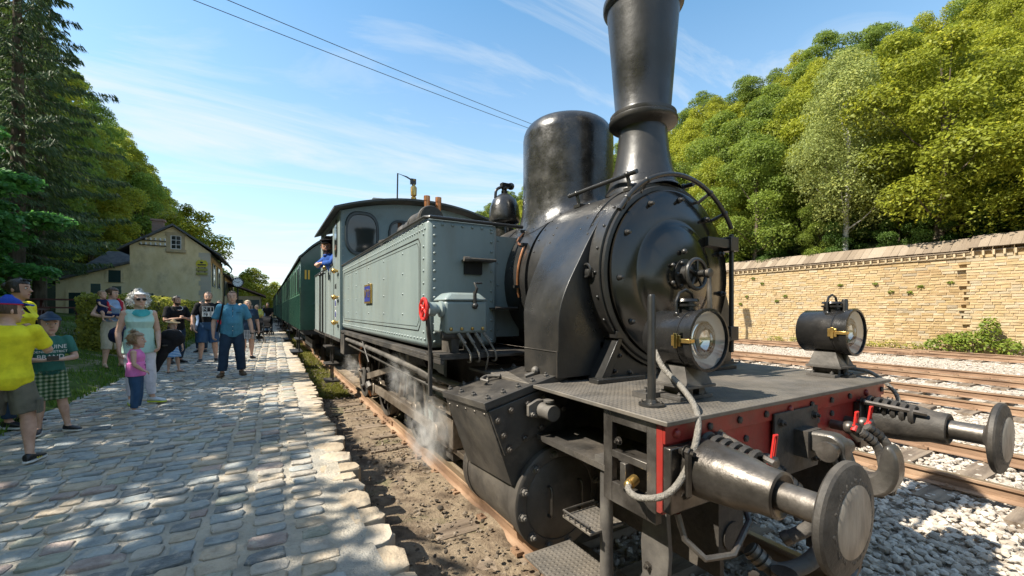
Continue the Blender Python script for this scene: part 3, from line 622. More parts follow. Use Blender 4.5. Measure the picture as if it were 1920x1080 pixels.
def window(parent, x0, x1, z0, z1, y, nx, nzr, fw=.05, m=M_white, surround=None):
    fr = MB(); fr.box(x0, x1, y - .03, y + .04, z1 - fw, z1); fr.box(x0, x1, y - .03, y + .04, z0, z0 + fw)
    fr.box(x0, x0 + fw, y - .029, y + .039, z0 + fw, z1 - fw); fr.box(x1 - fw, x1, y - .029, y + .039, z0 + fw, z1 - fw)
    for i in range(1, nx): q = x0 + (x1 - x0) * i / nx; fr.box(q - fw * .35, q + fw * .35, y - .025, y + .02, z0 + fw, z1 - fw)
    for i in range(1, nzr): q = z0 + (z1 - z0) * i / nzr; fr.box(x0 + fw, x1 - fw, y - .022, y + .018, q - fw * .35, q + fw * .35)
    f = fr.build('window', m, parent, sm=0); g_ = MB(); g_.box(x0 + .01, x1 - .01, y - .004, y + .008, z0 + .01, z1 - .01); g_.build('pane', M_pane, f, sm=0); return f
wx0, wx1, wz0, wz1 = -8.87, -8.22, 6.40, 7.45
window(ho, wx0, wx1, wz0, wz1, HY - .03, 2, 3)
for nm, a in (('lintel', (wx0 - .32, wx1 + .32, HY - .09, HY, wz1, wz1 + .24)), ('sill', (wx0 - .30, wx1 + .30, HY - .14, HY, wz0 - .24, wz0)), ('jamb', (wx0 - .22, wx0, HY - .08, HY, wz0, wz1)), ('jamb', (wx1, wx1 + .22, HY - .08, HY, wz0, wz1))):
    b = MB(); b.box(*a); b.build(nm, M_sandst, ho, sm=0)
for (x0, x1, z0, z1) in ((-12.43, -11.75, 3.75, 4.62), (-14.5, -13.6, .9, 2.95)):
    b = MB(); b.box(x0, x1, HY - .03, HY + .01, z0, z1); b.build('shutter', M_grnp, ho, sm=0)
    b = MB(); b.box(x0 - .16, x0 - .002, HY - .05, HY + .018, z0, z1 + .16); b.box(x1 + .002, x1 + .16, HY - .05, HY + .018, z0, z1 + .16); b.build('jamb', M_plast, ho, sm=0)
k = 0; z = .3
qm = [MB().box(gx1 - w_, gx1 + .025, HY - .025, HY + .4, 0, .36).mesh('quoin', M_quoin, 0) for w_ in (.62, .74)]
while z < 5.9: inst(qm[k % 2], 'quoin', Matrix.Translation((0, 0, z)), ho); z += .372; k += 1
for i, (y0, zz0, zz1) in enumerate(((HY + 2.0, 3.7, 5.6), (HY + 6.2, 3.7, 5.6), (HY + 13, 3.2, 4.8), (HY + 16.5, 3.2, 4.8), (HY + 20, 3.2, 4.8), (HY + 23.5, 3.2, 4.8))):
    xw = gx1 + (.06 if i > 1 else 0)
    b = MB(); b.box(xw, xw + .05, y0, y0 + 1.0, zz0, zz1); w_ = b.build('window', M_white, ho, sm=0); b = MB(); b.box(xw + .02, xw + .06, y0 + .08, y0 + .47, zz0 + .08, zz1 - .08); b.box(xw + .02, xw + .06, y0 + .53, y0 + .92, zz0 + .08, zz1 - .08); b.build('pane', M_pane, w_, sm=0)
    for s_ in (-.55, 1.03): b = MB(); b.box(xw, xw + .07, y0 + s_, y0 + s_ + .5, zz0, zz1); b.build('shutter', M_grnp, ho, sm=0)
b = MB(); b.tube([(gx1 + .78, HY - .3, 5.93), (gx1 + .78, HY + 11, 5.93)], .08, 8); b.tube([(gx1 + .78, HY + 10.9, 5.9), (gx1 + .74, HY + 10.9, 5.6), (gx1 + .14, HY + 10.9, 5.2), (gx1 + .12, HY + 10.9, .9)], .055, 8); b.build('gutter', M_blackm, ho)
for z in (6.62, 6.98):
    b = MB(); b.tube([(-10.7, HY - .12, z), (-9.15, HY - .12, z - .05)], .03, 6); rk = b.build('insulator_rack', M_blackm, ho)
    for i in range(6): b = MB(); x = -10.6 + i * .28; b.lathe((x, HY - .12, z), (0, 0, 1), [(.05, 0), (.07, .06), (.045, .1), (.06, .13), (.03, .19)], 8); b.build('insulator', M_white, rk)
b = MB(); b.tube([(-13.0, HY - .02, 3.05), (-13.0, HY - .3, 3.1)], .03, 6); b.lathe((-13.0, HY - .3, 3.2), (0, 0, -1), [(.03, 0), (.14, .12), (.16, .2)], 10); b.build('wall_lamp', M_blackm, ho)
# yellow sign
M_yel = plain('yellow_enamel', (.62, .52, .03), .5)
sg = thing('yellow_sign', (-6.93, HY - .06, 5.2), 'yellow sign board with two small plates hung below on the house gable', 'sign')
b = MB(); b.prism([(-7.32, 5.3), (-7.22, 5.12), (-6.64, 5.12), (-6.54, 5.3), (-6.56, 5.5), (-6.7, 5.66), (-6.85, 5.62), (-6.93, 5.72), (-7.02, 5.62), (-7.16, 5.66), (-7.3, 5.5)], HY - .10, HY - .04, 'y'); b.build('board', M_yel, sg, sm=0)
b = MB(); b.box(-7.2, -6.66, HY - .115, HY - .098, 5.24, 5.33); b.ball((-6.95, HY - .105, 5.47), (.1, .012, .08)); b.box(-7.15, -7.1, HY - .07, HY - .05, 4.6, 5.12); b.box(-6.76, -6.71, HY - .07, HY - .05, 4.6, 5.12); b.build('emblem', M_blackm, sg, sm=0)
for z in (4.82, 4.5): b = MB(); b.box(-7.3, -6.56, HY - .09, HY - .045, z, z + .19); b.build('plate', plain('olive_plate', (.32, .29, .06), .6), sg, sm=0)
# dark green boards behind the hedge
bg_ = MB(); bg_.box(-.11, .11, -.03, .03, 0, 2.1); bgm = bg_.mesh('screen_board', M_grnp, 0)
for i, (x, y) in enumerate(((-7.1, 16.6), (-6.75, 17.2), (-6.72, 19.3), (-6.7, 21.5), (-6.68, 23.7), (-6.66, 25.9), (-6.64, 28))):
    o = inst(bgm, 'screen_board', Matrix.Translation((x, y, .45 - i * .04))); tag(o, 'dark green upright board standing in the row behind the hedge', 'board', 'dark green boards behind the hedge')
# station clock
M_face = plain('clock_face', (.72, .76, .78), .4)
ck = thing('station_clock', (-4.15, 31.8, .36), 'round black rimmed station clock on a tall thin post beside the house', 'clock')
cz = 3.53; cc = Vector((-4.15, 31.8, cz))
b = MB(); b.cyl((-4.15, 31.86, .36), (-4.15, 31.86, cz - .28), .04, 8); b.build('post', M_blackm, ck)
b = MB(); b.lathe(cc, (0, -1, 0), [(.30, -.1), (.33, -.08), (.33, .06), (.29, .08), (.27, .05)], 28); b.build('rim', M_blackm, ck)
b = MB(); b.lathe(cc, (0, -1, 0), [(.268, 0), (.268, .056)], 28); b.build('dial', M_face, ck)
b = MB()
for i in range(12):
    a = i * math.pi / 6; M = Matrix.Translation(cc) @ Matrix.Rotation(a, 4, 'Y'); b.box(-.012, .012, -.062, -.055, .20, .25, M)
for a, l in ((-1.25, .21), (1.15, .14)): b.box(-.011, .011, -.068, -.063, -.04, l, Matrix.Translation(cc) @ Matrix.Rotation(a, 4, 'Y'))
b.build('hands', M_blackm, ck, sm=0)
# shed at the far end
shd = thing('platform_shed', (-6.5, 58, .3), 'low shed with a brown roof and dark green doors at the end of the platform', 'shed')
b = MB(); b.box(-8.5, -3.1, 56, 64, .3, 3.3); b.build('wall', M_sandst, shd, sm=0)
b = MB(); b.prism([(-8.9, 3.9), (-6.2, 4.7), (-2.6, 3.25), (-2.6, 3.4), (-6.2, 4.85), (-8.9, 4.05)], 55.4, 64.4, 'y'); b.build('roof', M_roofr, shd, sm=0)
for x in (-6.1, -4.5): b = MB(); b.box(x, x + 1.25, 55.95, 56.02, .4, 2.9); b.build('door', M_grnp, shd, sm=0)
# picnic tables
def picnic(x, y, rz, label):
    z = lawnz(x, y); t = thing('picnic_table', (0, 0, 0), label, 'table', 'picnic tables on the lawn')
    for i in range(5): b = MB(); b.box(-.95, .95, -.36 + i * .146, -.36 + i * .146 + .136, .70, .745); b.build('plank', M_wooddk, t, sm=0)
    for s_ in (-1, 1): b = MB(); b.box(-.95, .95, s_ * .68 - .13, s_ * .68 + .13, .42, .465); b.build('bench', M_wooddk, t, sm=0)
    for sx in (-.65, .65):
        b = MB(); b.box(sx - .04, sx + .04, -.8, .8, .34, .418)
        for s_ in (-1, 1): b.box(-.035 + sx, .035 + sx, -.05, .05, -.05, .8, Matrix.Translation((0, s_ * .33, .0)) @ Matrix.Rotation(s_ * .45, 4, 'X'))
        b.build('leg', M_wooddk, t, sm=0)
    t.location = (x, y, z); t.rotation_euler = (0, 0, rz); return t
picnic(-10.2, 20.5, .1, 'dark red picnic table in front of the house door, farther from the hedge'); picnic(-8.9, 19.2, .2, 'dark red picnic table next to the hedge on the lawn')
# overhead wires and their poles
M_wire = plain('wire', (.03, .03, .032), .5)
A0, B0 = Vector((-4.27, 13.0, 10.12)), Vector((7.87, 15.3, 10.05))
for i, dv in enumerate((Vector((0, 0, 0)), Vector((.75, -.25, .02)))):
    d = (B0 - A0); P0 = A0 - d * 1.1 + dv * 1.9; P1 = A0 + d * 1.78 + Vector((dv.x * .2, dv.y, 0)); pts = []
    for k in range(25): f = k / 24; p = P0.lerp(P1, f); p.z -= .35 * 4 * f * (1 - f) - .33; pts.append(p)
    b = MB(); b.tube(pts, .011, 5); tag(b.build('overhead_wire', M_wire), 'lower thin dark overhead wire crossing the sky' if i == 0 else 'upper thin dark overhead wire crossing the sky', 'wire')
for P, lab in ((A0 - d * 1.1, 'wooden pole carrying the overhead wires on the lawn'), (A0 + d * 1.78, 'wooden pole carrying the overhead wires between the far tracks')):
    t = thing('utility_pole', (P.x, P.y, -.3), lab, 'pole'); b = MB(); b.cyl((P.x, P.y, -.3), (P.x, P.y, 10.5), .13, 10, .09); b.build('mast', M_bark, t); b = MB(); b.box(P.x - .05, P.x + .9, P.y - .35, P.y + .1, 9.85, 9.97); b.build('crossarm', M_bark, t, sm=0)
# ---------------------------------------------------------------- locomotive
M_blk = mat('black_paint', [(.013, .0125, .012), (.021, .0202, .019), (.034, .032, .030)], .35, scale=2.2, bump=.07, bscale=25, rvar=.14, spec=.55, dirt=(.06, .052, .043), dscale=1.7, dlo=.5, dhi=.85)
M_door = mat('black_gloss_paint', [(.008, .007, .0055), (.014, .0125, .010)], .16, scale=1.6, bump=.03, bscale=5, rvar=.07, spec=.6, dirt=(.04, .034, .028), dscale=1.3, dlo=.55, dhi=.9)
M_grime = mat('grimy_black', [(.022, .02, .018), (.045, .04, .035), (.075, .066, .056)], .62, scale=4, bump=.3, bscale=22, spec=.4, dirt=(.13, .11, .09), dscale=3, dlo=.5, dhi=.8)
M_steel = mat('worn_steel', [(.06, .053, .046), (.12, .106, .093), (.21, .19, .168)], .40, metal=.7, scale=5, bump=.14, bscale=26, rvar=.16, dirt=(.05, .043, .036), dscale=4, dlo=.5, dhi=.72)
M_tanside = mat('grey_green_paint', [(.175, .215, .212), (.215, .26, .252), (.245, .288, .278)], .38, scale=1.8, bump=.05, bscale=12, rvar=.12, spec=.5, dirt=(.17, .165, .13), dscale=2.6, dlo=.5, dhi=.95, stretch=(1, 1, .3))
M_red = mat('red_beam_paint', [(.18, .015, .011), (.27, .023, .017), (.31, .042, .032)], .42, scale=3, bump=.12, bscale=20, dirt=(.10, .035, .028), dscale=3, dlo=.48, dhi=.75)
M_redp = plain('red_handle_paint', (.55, .03, .025), .35); M_brass = mat('brass', [(.48, .30, .09), (.62, .42, .15)], .3, metal=.85, scale=8); M_copper = mat('copper', [(.42, .17, .075), (.60, .27, .13)], .35, metal=.8, scale=6)
M_conduit = mat('grey_conduit', [(.19, .175, .15), (.29, .265, .23)], .6, scale=60, bump=.8, bscale=90, metal=.3); M_rubber = mat('rubber_hose', [(.05, .045, .04), (.10, .09, .08)], .72, scale=6, bump=.3, bscale=40)
M_refl = plain('reflector_white', (.66, .68, .70), .25); M_blue = plain('blue_enamel', (.03, .04, .22), .3); M_cream = plain('cream', (.62, .55, .42), .5); M_yknob = plain('yellow_paint', (.72, .46, .02), .4); M_dark = plain('soot_dark', (.008, .008, .008), .8)
M_wornface = mat('worn_buffer_face', [(.16, .135, .11), (.30, .265, .225), (.38, .34, .29)], .55, metal=.4, scale=9, bump=.2, stretch=(1, 1, .35))
M_lampb = mat('lamp_black', [(.02, .02, .02), (.045, .042, .04)], .28, metal=.5, scale=6, bump=.12, bscale=20, dirt=(.10, .09, .08), dscale=4, dlo=.55, dhi=.85); M_chrome = plain('lamp_mirror', (.55, .55, .54), .08, 1.0); M_steel2 = mat('dusty_iron', [(.05, .047, .043), (.11, .10, .09), (.17, .155, .135)], .6, metal=.3, scale=5, bump=.2)
M_grime2 = mat('cylinder_black', [(.032, .028, .024), (.062, .054, .046), (.10, .087, .073)], .5, scale=3, bump=.15, bscale=18, dirt=(.14, .12, .095), dscale=2.2, dlo=.5, dhi=.8)
M_chest = mat('chest_black', [(.024, .022, .020), (.042, .038, .034), (.068, .061, .053)], .45, scale=3, bump=.12, bscale=18, dirt=(.16, .14, .115), dscale=2.6, dlo=.52, dhi=.85)
M_frameb = plain('window_frame_blue_black', (.03, .04, .045), .4)
M_hook = mat('forged_hook', [(.05, .046, .042), (.10, .092, .082), (.17, .155, .14)], .36, metal=.55, scale=5, bump=.2, bscale=20)
M_cabshade = mat('cab_front_shaded_paint', [(.10, .15, .165), (.13, .185, .20), (.15, .205, .215)], .35, scale=1.8, bump=.05, bscale=12, dirt=(.10, .11, .10), dscale=2.5, dlo=.5, dhi=.9)  # same paint as the tanks, with the cab front's shade put into the colour
M_rod = mat('motion_steel', [(.16, .125, .095), (.28, .23, .18), (.38, .32, .26)], .42, metal=.6, scale=5, bump=.15, dirt=(.06, .05, .04), dscale=4, dlo=.5, dhi=.8)
def clearglass(name='clear_glass'):
    m = D.materials.new(name); m.use_nodes = True; t = m.node_tree; o = t.nodes['Material Output']
    g = N(t, 'ShaderNodeBsdfGlossy'); g.inputs['Roughness'].default_value = .02; tr = t.nodes.new('ShaderNodeBsdfTransparent'); tr.inputs[0].default_value = (.93, .95, .95, 1)
    fr = N(t, 'ShaderNodeFresnel'); fr.inputs[0].default_value = 1.5; sh = t.nodes.new('ShaderNodeMixShader'); ad = N(t, 'ShaderNodeMath', operation='ADD', use_clamp=True); ad.inputs[1].default_value = .05
    t.links.new(fr.outputs[0], ad.inputs[0]); t.links.new(ad.outputs[0], sh.inputs[0]); t.links.new(tr.outputs[0], sh.inputs[1]); t.links.new(g.outputs[0], sh.inputs[2]); t.links.new(sh.outputs[0], o.inputs[0]); return m
M_glass = clearglass()
def platemat():
    m = mat('checker_plate', [(.06, .056, .05), (.10, .092, .082), (.15, .135, .118)], .6, metal=.25, scale=5, dirt=(.20, .17, .135), dscale=3.0, dlo=.34, dhi=.75); t = m.node_tree; L = t.links
    g = t.nodes.new('ShaderNodeNewGeometry'); s = t.nodes.new('ShaderNodeSeparateXYZ'); L.new(g.outputs['Position'], s.inputs[0]); f = []
    for op in ('ADD', 'SUBTRACT'):
        a = N(t, 'ShaderNodeMath', operation=op); L.new(s.outputs['X'], a.inputs[0]); L.new(s.outputs['Y'], a.inputs[1]); k = N(t, 'ShaderNodeMath', operation='MULTIPLY'); L.new(a.outputs[0], k.inputs[0]); k.inputs[1].default_value = 105
        q = N(t, 'ShaderNodeMath', operation='SINE'); L.new(k.outputs[0], q.inputs[0]); f.append(q)
    p1 = N(t, 'ShaderNodeMath', operation='MULTIPLY'); L.new(f[0].outputs[0], p1.inputs[0]); L.new(f[1].outputs[0], p1.inputs[1]); cl = N(t, 'ShaderNodeMapRange'); cl.inputs['From Min'].default_value = .25; cl.inputs['From Max'].default_value = .6; L.new(p1.outputs[0], cl.inputs['Value'])
    bp = N(t, 'ShaderNodeBump', Strength=.8, Distance=.006); L.new(cl.outputs[0], bp.inputs['Height']); L.new(bp.outputs[0], t.nodes['Principled BSDF'].inputs['Normal']); return m
M_plate = platemat()
TS = D.scenes.new('workbench')                                          # small helper scene where text and bodies are turned into meshes
def text(s, size, m, name, M, parent, ext=.002, sx=1.0, align='CENTER'):
    c = D.curves.new(name, 'FONT'); c.body = s; c.size = size; c.extrude = ext; c.align_x = align; c.align_y = 'CENTER'; c.resolution_u = 3
    o = D.objects.new('tmp', c); TS.collection.objects.link(o); vl_ = TS.view_layers[0]; vl_.update()
    me = D.meshes.new_from_object(o.evaluated_get(vl_.depsgraph)); D.objects.remove(o); D.curves.remove(c)
    me.transform(M @ Matrix.Diagonal((sx, 1, 1, 1))); me.name = name; me.materials.clear(); me.materials.append(m)
    return nobj(name, me, parent)
def facing(loc, nx, up=(0, 0, 1)):
    """matrix whose local +Z looks along nx and local +Y is up"""
    z = Vector(nx).normalized(); y = Vector(up); x = y.cross(z).normalized(); y = z.cross(x); return Matrix.Translation(loc) @ Matrix((x, y, z)).transposed().to_4x4()
def smooth(pts, n=24):
    cp = [Vector(p) for p in pts]; out = []
    for i in range(n + 1):
        t = i / n * (len(cp) - 1); k = min(int(t), len(cp) - 2); f = t - k; p0, p1, p2, p3 = cp[max(k - 1, 0)], cp[k], cp[k + 1], cp[min(k + 2, len(cp) - 1)]
        out.append(.5 * ((2 * p1) + (p2 - p0) * f + (2 * p0 - 5 * p1 + 4 * p2 - p3) * f * f + (3 * p1 - p0 - 3 * p2 + p3) * f ** 3))
    return out
LO = thing('steam_locomotive', (0, 5, 0), 'small black and grey green tank steam locomotive with a tall flared chimney at the platform', 'locomotive')
def P(nm, b, m, parent=None, bev=0, sm=40, **k): return b.build(nm, m, parent or LO, sm, bev, **k)
# frame, beam, footplate
b = MB()
for s in (-1, 1): b.box(s * .58 - .015, s * .58 + .015, .04, 10.6, .42, 1.22)
b.box(-.56, .56, .06, 10.5, .95, 1.20); P('frame', b, M_grime)
b = MB(); b.box(-1.05, 1.12, 0, .035, .86, 1.246); beam = P('buffer_beam', b, M_red, bev=.004)
b = MB(); b.box(-1.05, 1.12, -.014, -.001, 1.165, 1.247); P('angle_strip', b, M_red, beam, bev=.003)
bm1 = MB().lathe((0, 0, 0), (0, -1, 0), [(.019, 0), (.019, .007), (.012, .012)], 6).mesh('bolt', M_grime, 30)
bm2 = MB().lathe((0, 0, 0), (0, -1, 0), [(.022, 0), (.02, .008), (.011, .014), (.002, .016)], 10).mesh('bolt', M_red, 60)
for i in range(10): inst(bm1 if i % 4 else bm2, 'bolt', Matrix.Translation((-.98 + i * .228, -.0145, 1.205)), beam)
for x, z in ((-.45, 1.1), (-.2, 1.1), (.25, 1.1), (.42, 1.12), (-.3, .92), (.3, .92)): inst(bm1, 'bolt', Matrix.Translation((x, -.001, z)), beam)
b = MB(); b.box(-1.075, 1.145, -.045, 1.95, 1.250, 1.272); P('footplate', b, M_plate, bev=.004)
for s in (-1, 1):                                                       # bracket behind each beam end
    xa, xb = (-1.048, -1.012) if s < 0 else (1.08, 1.118); b = MB()
    b.box(xa, xb, .037, .09, .80, 1.249); b.box(xa, xb, .31, .37, .80, 1.249); b.box(xa, xb, .09, .31, .80, .90); b.box(xa, xb, .09, .31, 1.02, 1.055); b.box(xa, xb, .09, .31, 1.19, 1.249)
    b.box(xa + .002 if s < 0 else .75, -.75 if s < 0 else xb - .002, .12, .31, 1.022, 1.038); b.box(xa - .02, xb, .20, .235, .90, 1.02)
    br = P('beam_bracket', b, M_steel, bev=.003); b = MB(); b.bolt((xa, .26, 1.11) if s < 0 else (xb, .26, 1.11), (s, 0, 0), .016); P('bolt', b, M_steel, br)
# buffers
def buffer(x, worn):
    c = Vector((x, 0, 1.055)); t = MB(); t.lathe(c, (0, -1, 0), [(.124, .04), (.124, .09), (.118, .16), (.110, .25), (.091, .33), (.088, .395), (.078, .40), (.060, .385)], 32)
    h = P('buffer', t, worn); b = MB(); b.box(x - .175, x + .175, -.042, -.002, .875, 1.155); P('base_plate', b, M_steel, h, bev=.006)
    b = MB(); b.cyl(c + Vector((0, -.36, 0)), c + Vector((0, -.565, 0)), .053, 20); P('plunger', b, M_steel, h)
    b = MB(); b.lathe(c, (0, -1, 0), [(.05, .535), (.07, .548), (.178, .575), (.187, .583), (.187, .60), (.178, .607)], 40, True, False); b.lathe(c, (0, -1, 0), [(.178, .607), (.14, .617), (.118, .62)], 40, False, False); P('buffer_head', b, M_grime, h, bev=0)
    b = MB(); b.lathe(c, (0, -1, 0), [(.118, .62), (.116, .6215), (.06, .625), (.002, .626)], 32); P('worn_face', b, M_wornface, h)
    b = MB(); b.torus(c + Vector((0, -.612, 0)), (0, -1, 0), .124, .0065, 48, 6)
    for i in range(90): a = i * .0698 + R.uniform(-.03, .03); q = .124 + R.uniform(-.009, .009); b.ball(c + Vector((q * math.cos(a), -.6165, q * math.sin(a))), (R.uniform(.006, .012), .004, R.uniform(.006, .012)), 6, 4)
    P('grease_rim', b, M_grime, h); s = -1 if x > 0 else 1
    b = MB()
    for i in range(6): b.torus((x + s * .065, -.05 - i * .042, 1.135 - i * .004), (0, -1, 0), .048, .015, 18, 6)
    P('coil_spring', b, M_grime, h); b = MB(); b.tube([(x + s * .16, -.02, 1.165), (x + s * .16, -.06, 1.165), (x + s * .085, -.325, 1.135)], .014, 6); b.bolt((x + s * .16, -.04, 1.165), (0, -1, 0), .02); P('strut', b, M_steel, h)
    b = MB(); b.tube([(x - s * .12, -.05, 1.145), (x - s * .125, -.09, 1.14), (x - s * .125, -.09, .97), (x - s * .11, -.06, .95)], .016, 6); b.bolt((x - s * .12, -.075, 1.145), (0, -1, 0), .022); P('clamp_bar', b, M_steel, h)
buffer(-.875, M_steel); buffer(.875, M_grime)
# drawhook and shackle
b = MB(); b.box(-.24, .20, -.03, -.015, .86, 1.20); dp = P('draw_plate', b, M_grime, bev=.004)
for x, z in ((-.19, 1.15), (.15, 1.15), (-.19, .91), (.15, .91)): b = MB(); b.bolt((x, -.03, z), (0, -1, 0), .019); P('bolt', b, M_grime, dp)
b = MB(); b.box(-.06, .08, -.10, -.03, .96, 1.10); P('hook_guide', b, M_grime)
b = MB(); hp_ = [(v.y, v.z) for v in smooth([(0, -.03, 1.085), (0, -.12, 1.10), (0, -.20, 1.10), (0, -.245, 1.06), (0, -.25, 1.0), (0, -.285, .955), (0, -.34, .95), (0, -.375, .985), (0, -.385, 1.04), (0, -.40, 1.095), (0, -.425, 1.105), (0, -.45, 1.06), (0, -.455, .97), (0, -.42, .885), (0, -.35, .845), (0, -.26, .86), (0, -.19, .915), (0, -.13, .985), (0, -.03, .995)], 54)]
b.prism(hp_, -.03, .062)
hk = P('draw_hook', b, M_hook, bev=.02)
b = MB(); b.cyl((-.085, -.20, 1.03), (.12, -.20, 1.03), .038, 16); b.cyl((-.10, -.20, 1.03), (-.085, -.20, 1.03), .05, 16); P('hook_pin', b, M_steel, hk)
b = MB()
for x in (-.065, .10): b.tube([(x, -.20, 1.03), (x * .95, -.25, .90), (x * .9, -.29, .70)], [.021, .018, .022], 8)
b.cyl((-.09, -.29, .69), (.12, -.29, .69), .024, 10); b.tube([(-.075, -.29, .69), (-.065, -.25, .42), (.02, -.25, .36), (.10, -.25, .42), (.11, -.29, .69)], .018, 8); P('coupling_link', b, M_steel)
# air hoses, cocks
def hose(pts, r, nm='air_hose'):
    b = MB(); n = 18; cp = [Vector(p) for p in pts]; out = []
    for i in range(n + 1):                                              # Catmull-Rom through the points
        t = i / n * (len(cp) - 1); k = min(int(t), len(cp) - 2); f = t - k; p0, p1, p2, p3 = cp[max(k - 1, 0)], cp[k], cp[k + 1], cp[min(k + 2, len(cp) - 1)]
        out.append(.5 * ((2 * p1) + (p2 - p0) * f + (2 * p0 - 5 * p1 + 4 * p2 - p3) * f * f + (3 * p1 - p0 - 3 * p2 + p3) * f ** 3))
    b.tube(out, r, 12); h = P(nm, b, M_rubber); b = MB(); d0 = (out[1] - out[0]).normalized()
    for k in range(3): b.cyl(out[0] + d0 * (.01 + .028 * k), out[0] + d0 * (.028 + .028 * k), r * 1.2, 12)
    P('hose_clamp', b, M_steel, h); b = MB()
    e = (out[-2] - out[-1]).normalized(); b.cyl(out[-1] + e * .005, out[-1] + e * .04, r * 1.15, 12); P('hose_clamp', b, M_steel, h); return h
def cock(p, lean, h=.11):
    p = Vector(p); b = MB(); b.ball(p, .038, 12, 8); b.cyl(p, p + Vector((0, .09, 0)), .028, 10); b.cyl(p, p + Vector((.02, -.05, -.06)), .03, 10); b.lathe(p, (-.3, -.9, .2), [(.03, .02), (.03, .05), (.018, .055)], 6); c = P('brake_cock', b, M_steel)
    q = p + Vector((-.02, -.035, .01)); up = Vector((lean, -.1, 1)).normalized(); sd_ = up.cross(Vector((0, -1, 0))).normalized(); b = MB(); f = Vector((0, -.006, 0))
    for o_, w in ((-1, .006), (1, .006)):
        a = q + sd_ * o_ * .0125; b.tube([a, a + up * h], w, 6)
    b.tube([q + up * h - sd_ * .014, q + up * h + sd_ * .014], .007, 6); b.tube([q - sd_ * .02 - up * .015, q + up * .012], .014, 8); P('cock_handle', b, M_redp, c)
cock((-.395, -.075, 1.0), .05, .13); cock((.40, -.10, 1.06), .0, .09); cock((.60, -.09, 1.055), .12, .10)
hose([(-.37, -.13, .94), (-.33, -.18, .88), (-.26, -.22, .80), (-.24, -.20, .70), (-.30, -.10, .60)], .03)
hose([(.40, -.15, 1.05), (.455, -.2, .985), (.485, -.22, .90), (.45, -.24, .80), (.38, -.24, .72)], .023)
hose([(.51, -.14, 1.06), (.575, -.2, .985), (.605, -.22, .90), (.56, -.25, .80), (.46, -.26, .73)], .024)
hose([(-.62, -.12, .66), (-.56, -.20, .585), (-.44, -.26, .60), (-.37, -.30, .68), (-.36, -.30, .80)], .034)
b = MB(); b.cyl((-.60, -.26, .05), (-.60, -.26, .62), .05, 14); b.torus((-.60, -.26, .50), (0, 0, 1), .052, .006, 18, 6); b.torus((-.60, -.26, .30), (0, 0, 1), .052, .006, 18, 6); b.cyl((-.72, -.2, .02), (-.72, -.2, .62), .022, 8); P('sand_pipe', b, M_steel)
b = MB(); b.tube([(-.98, -.02, .86), (-.97, -.05, .76), (-.93, -.12, .70), (-.80, -.16, .70), (-.62, -.12, .78), (-.55, -.04, .86)], .014, 8); P('shunter_handrail', b, M_steel)
for p, r in (((-.17, -.12, .80), .022), ((-.13, -.12, .765), .024)): b = MB(); b.ball(p, r, 12, 8); b.cyl((p[0], p[1], p[2] - .05), p, r * .9, 10); P('yellow_knob', b, M_yknob)
b = MB(); b.cyl((-.2, -.05, .88), (-.2, -.12, .68), .016, 8); b.cyl((-.2, -.12, .70), (-.13, -.12, .745), .012, 6); b.box(-.26, -.14, -.02, .02, .70, .86); P('cock_stem', b, M_grime); b = MB(); b.cyl((-.52, .02, .62), (-.52, .08, .62), .07, 18); b.box(-.62, -.42, .03, .12, .54, .84); P('valve_body', b, M_grime)
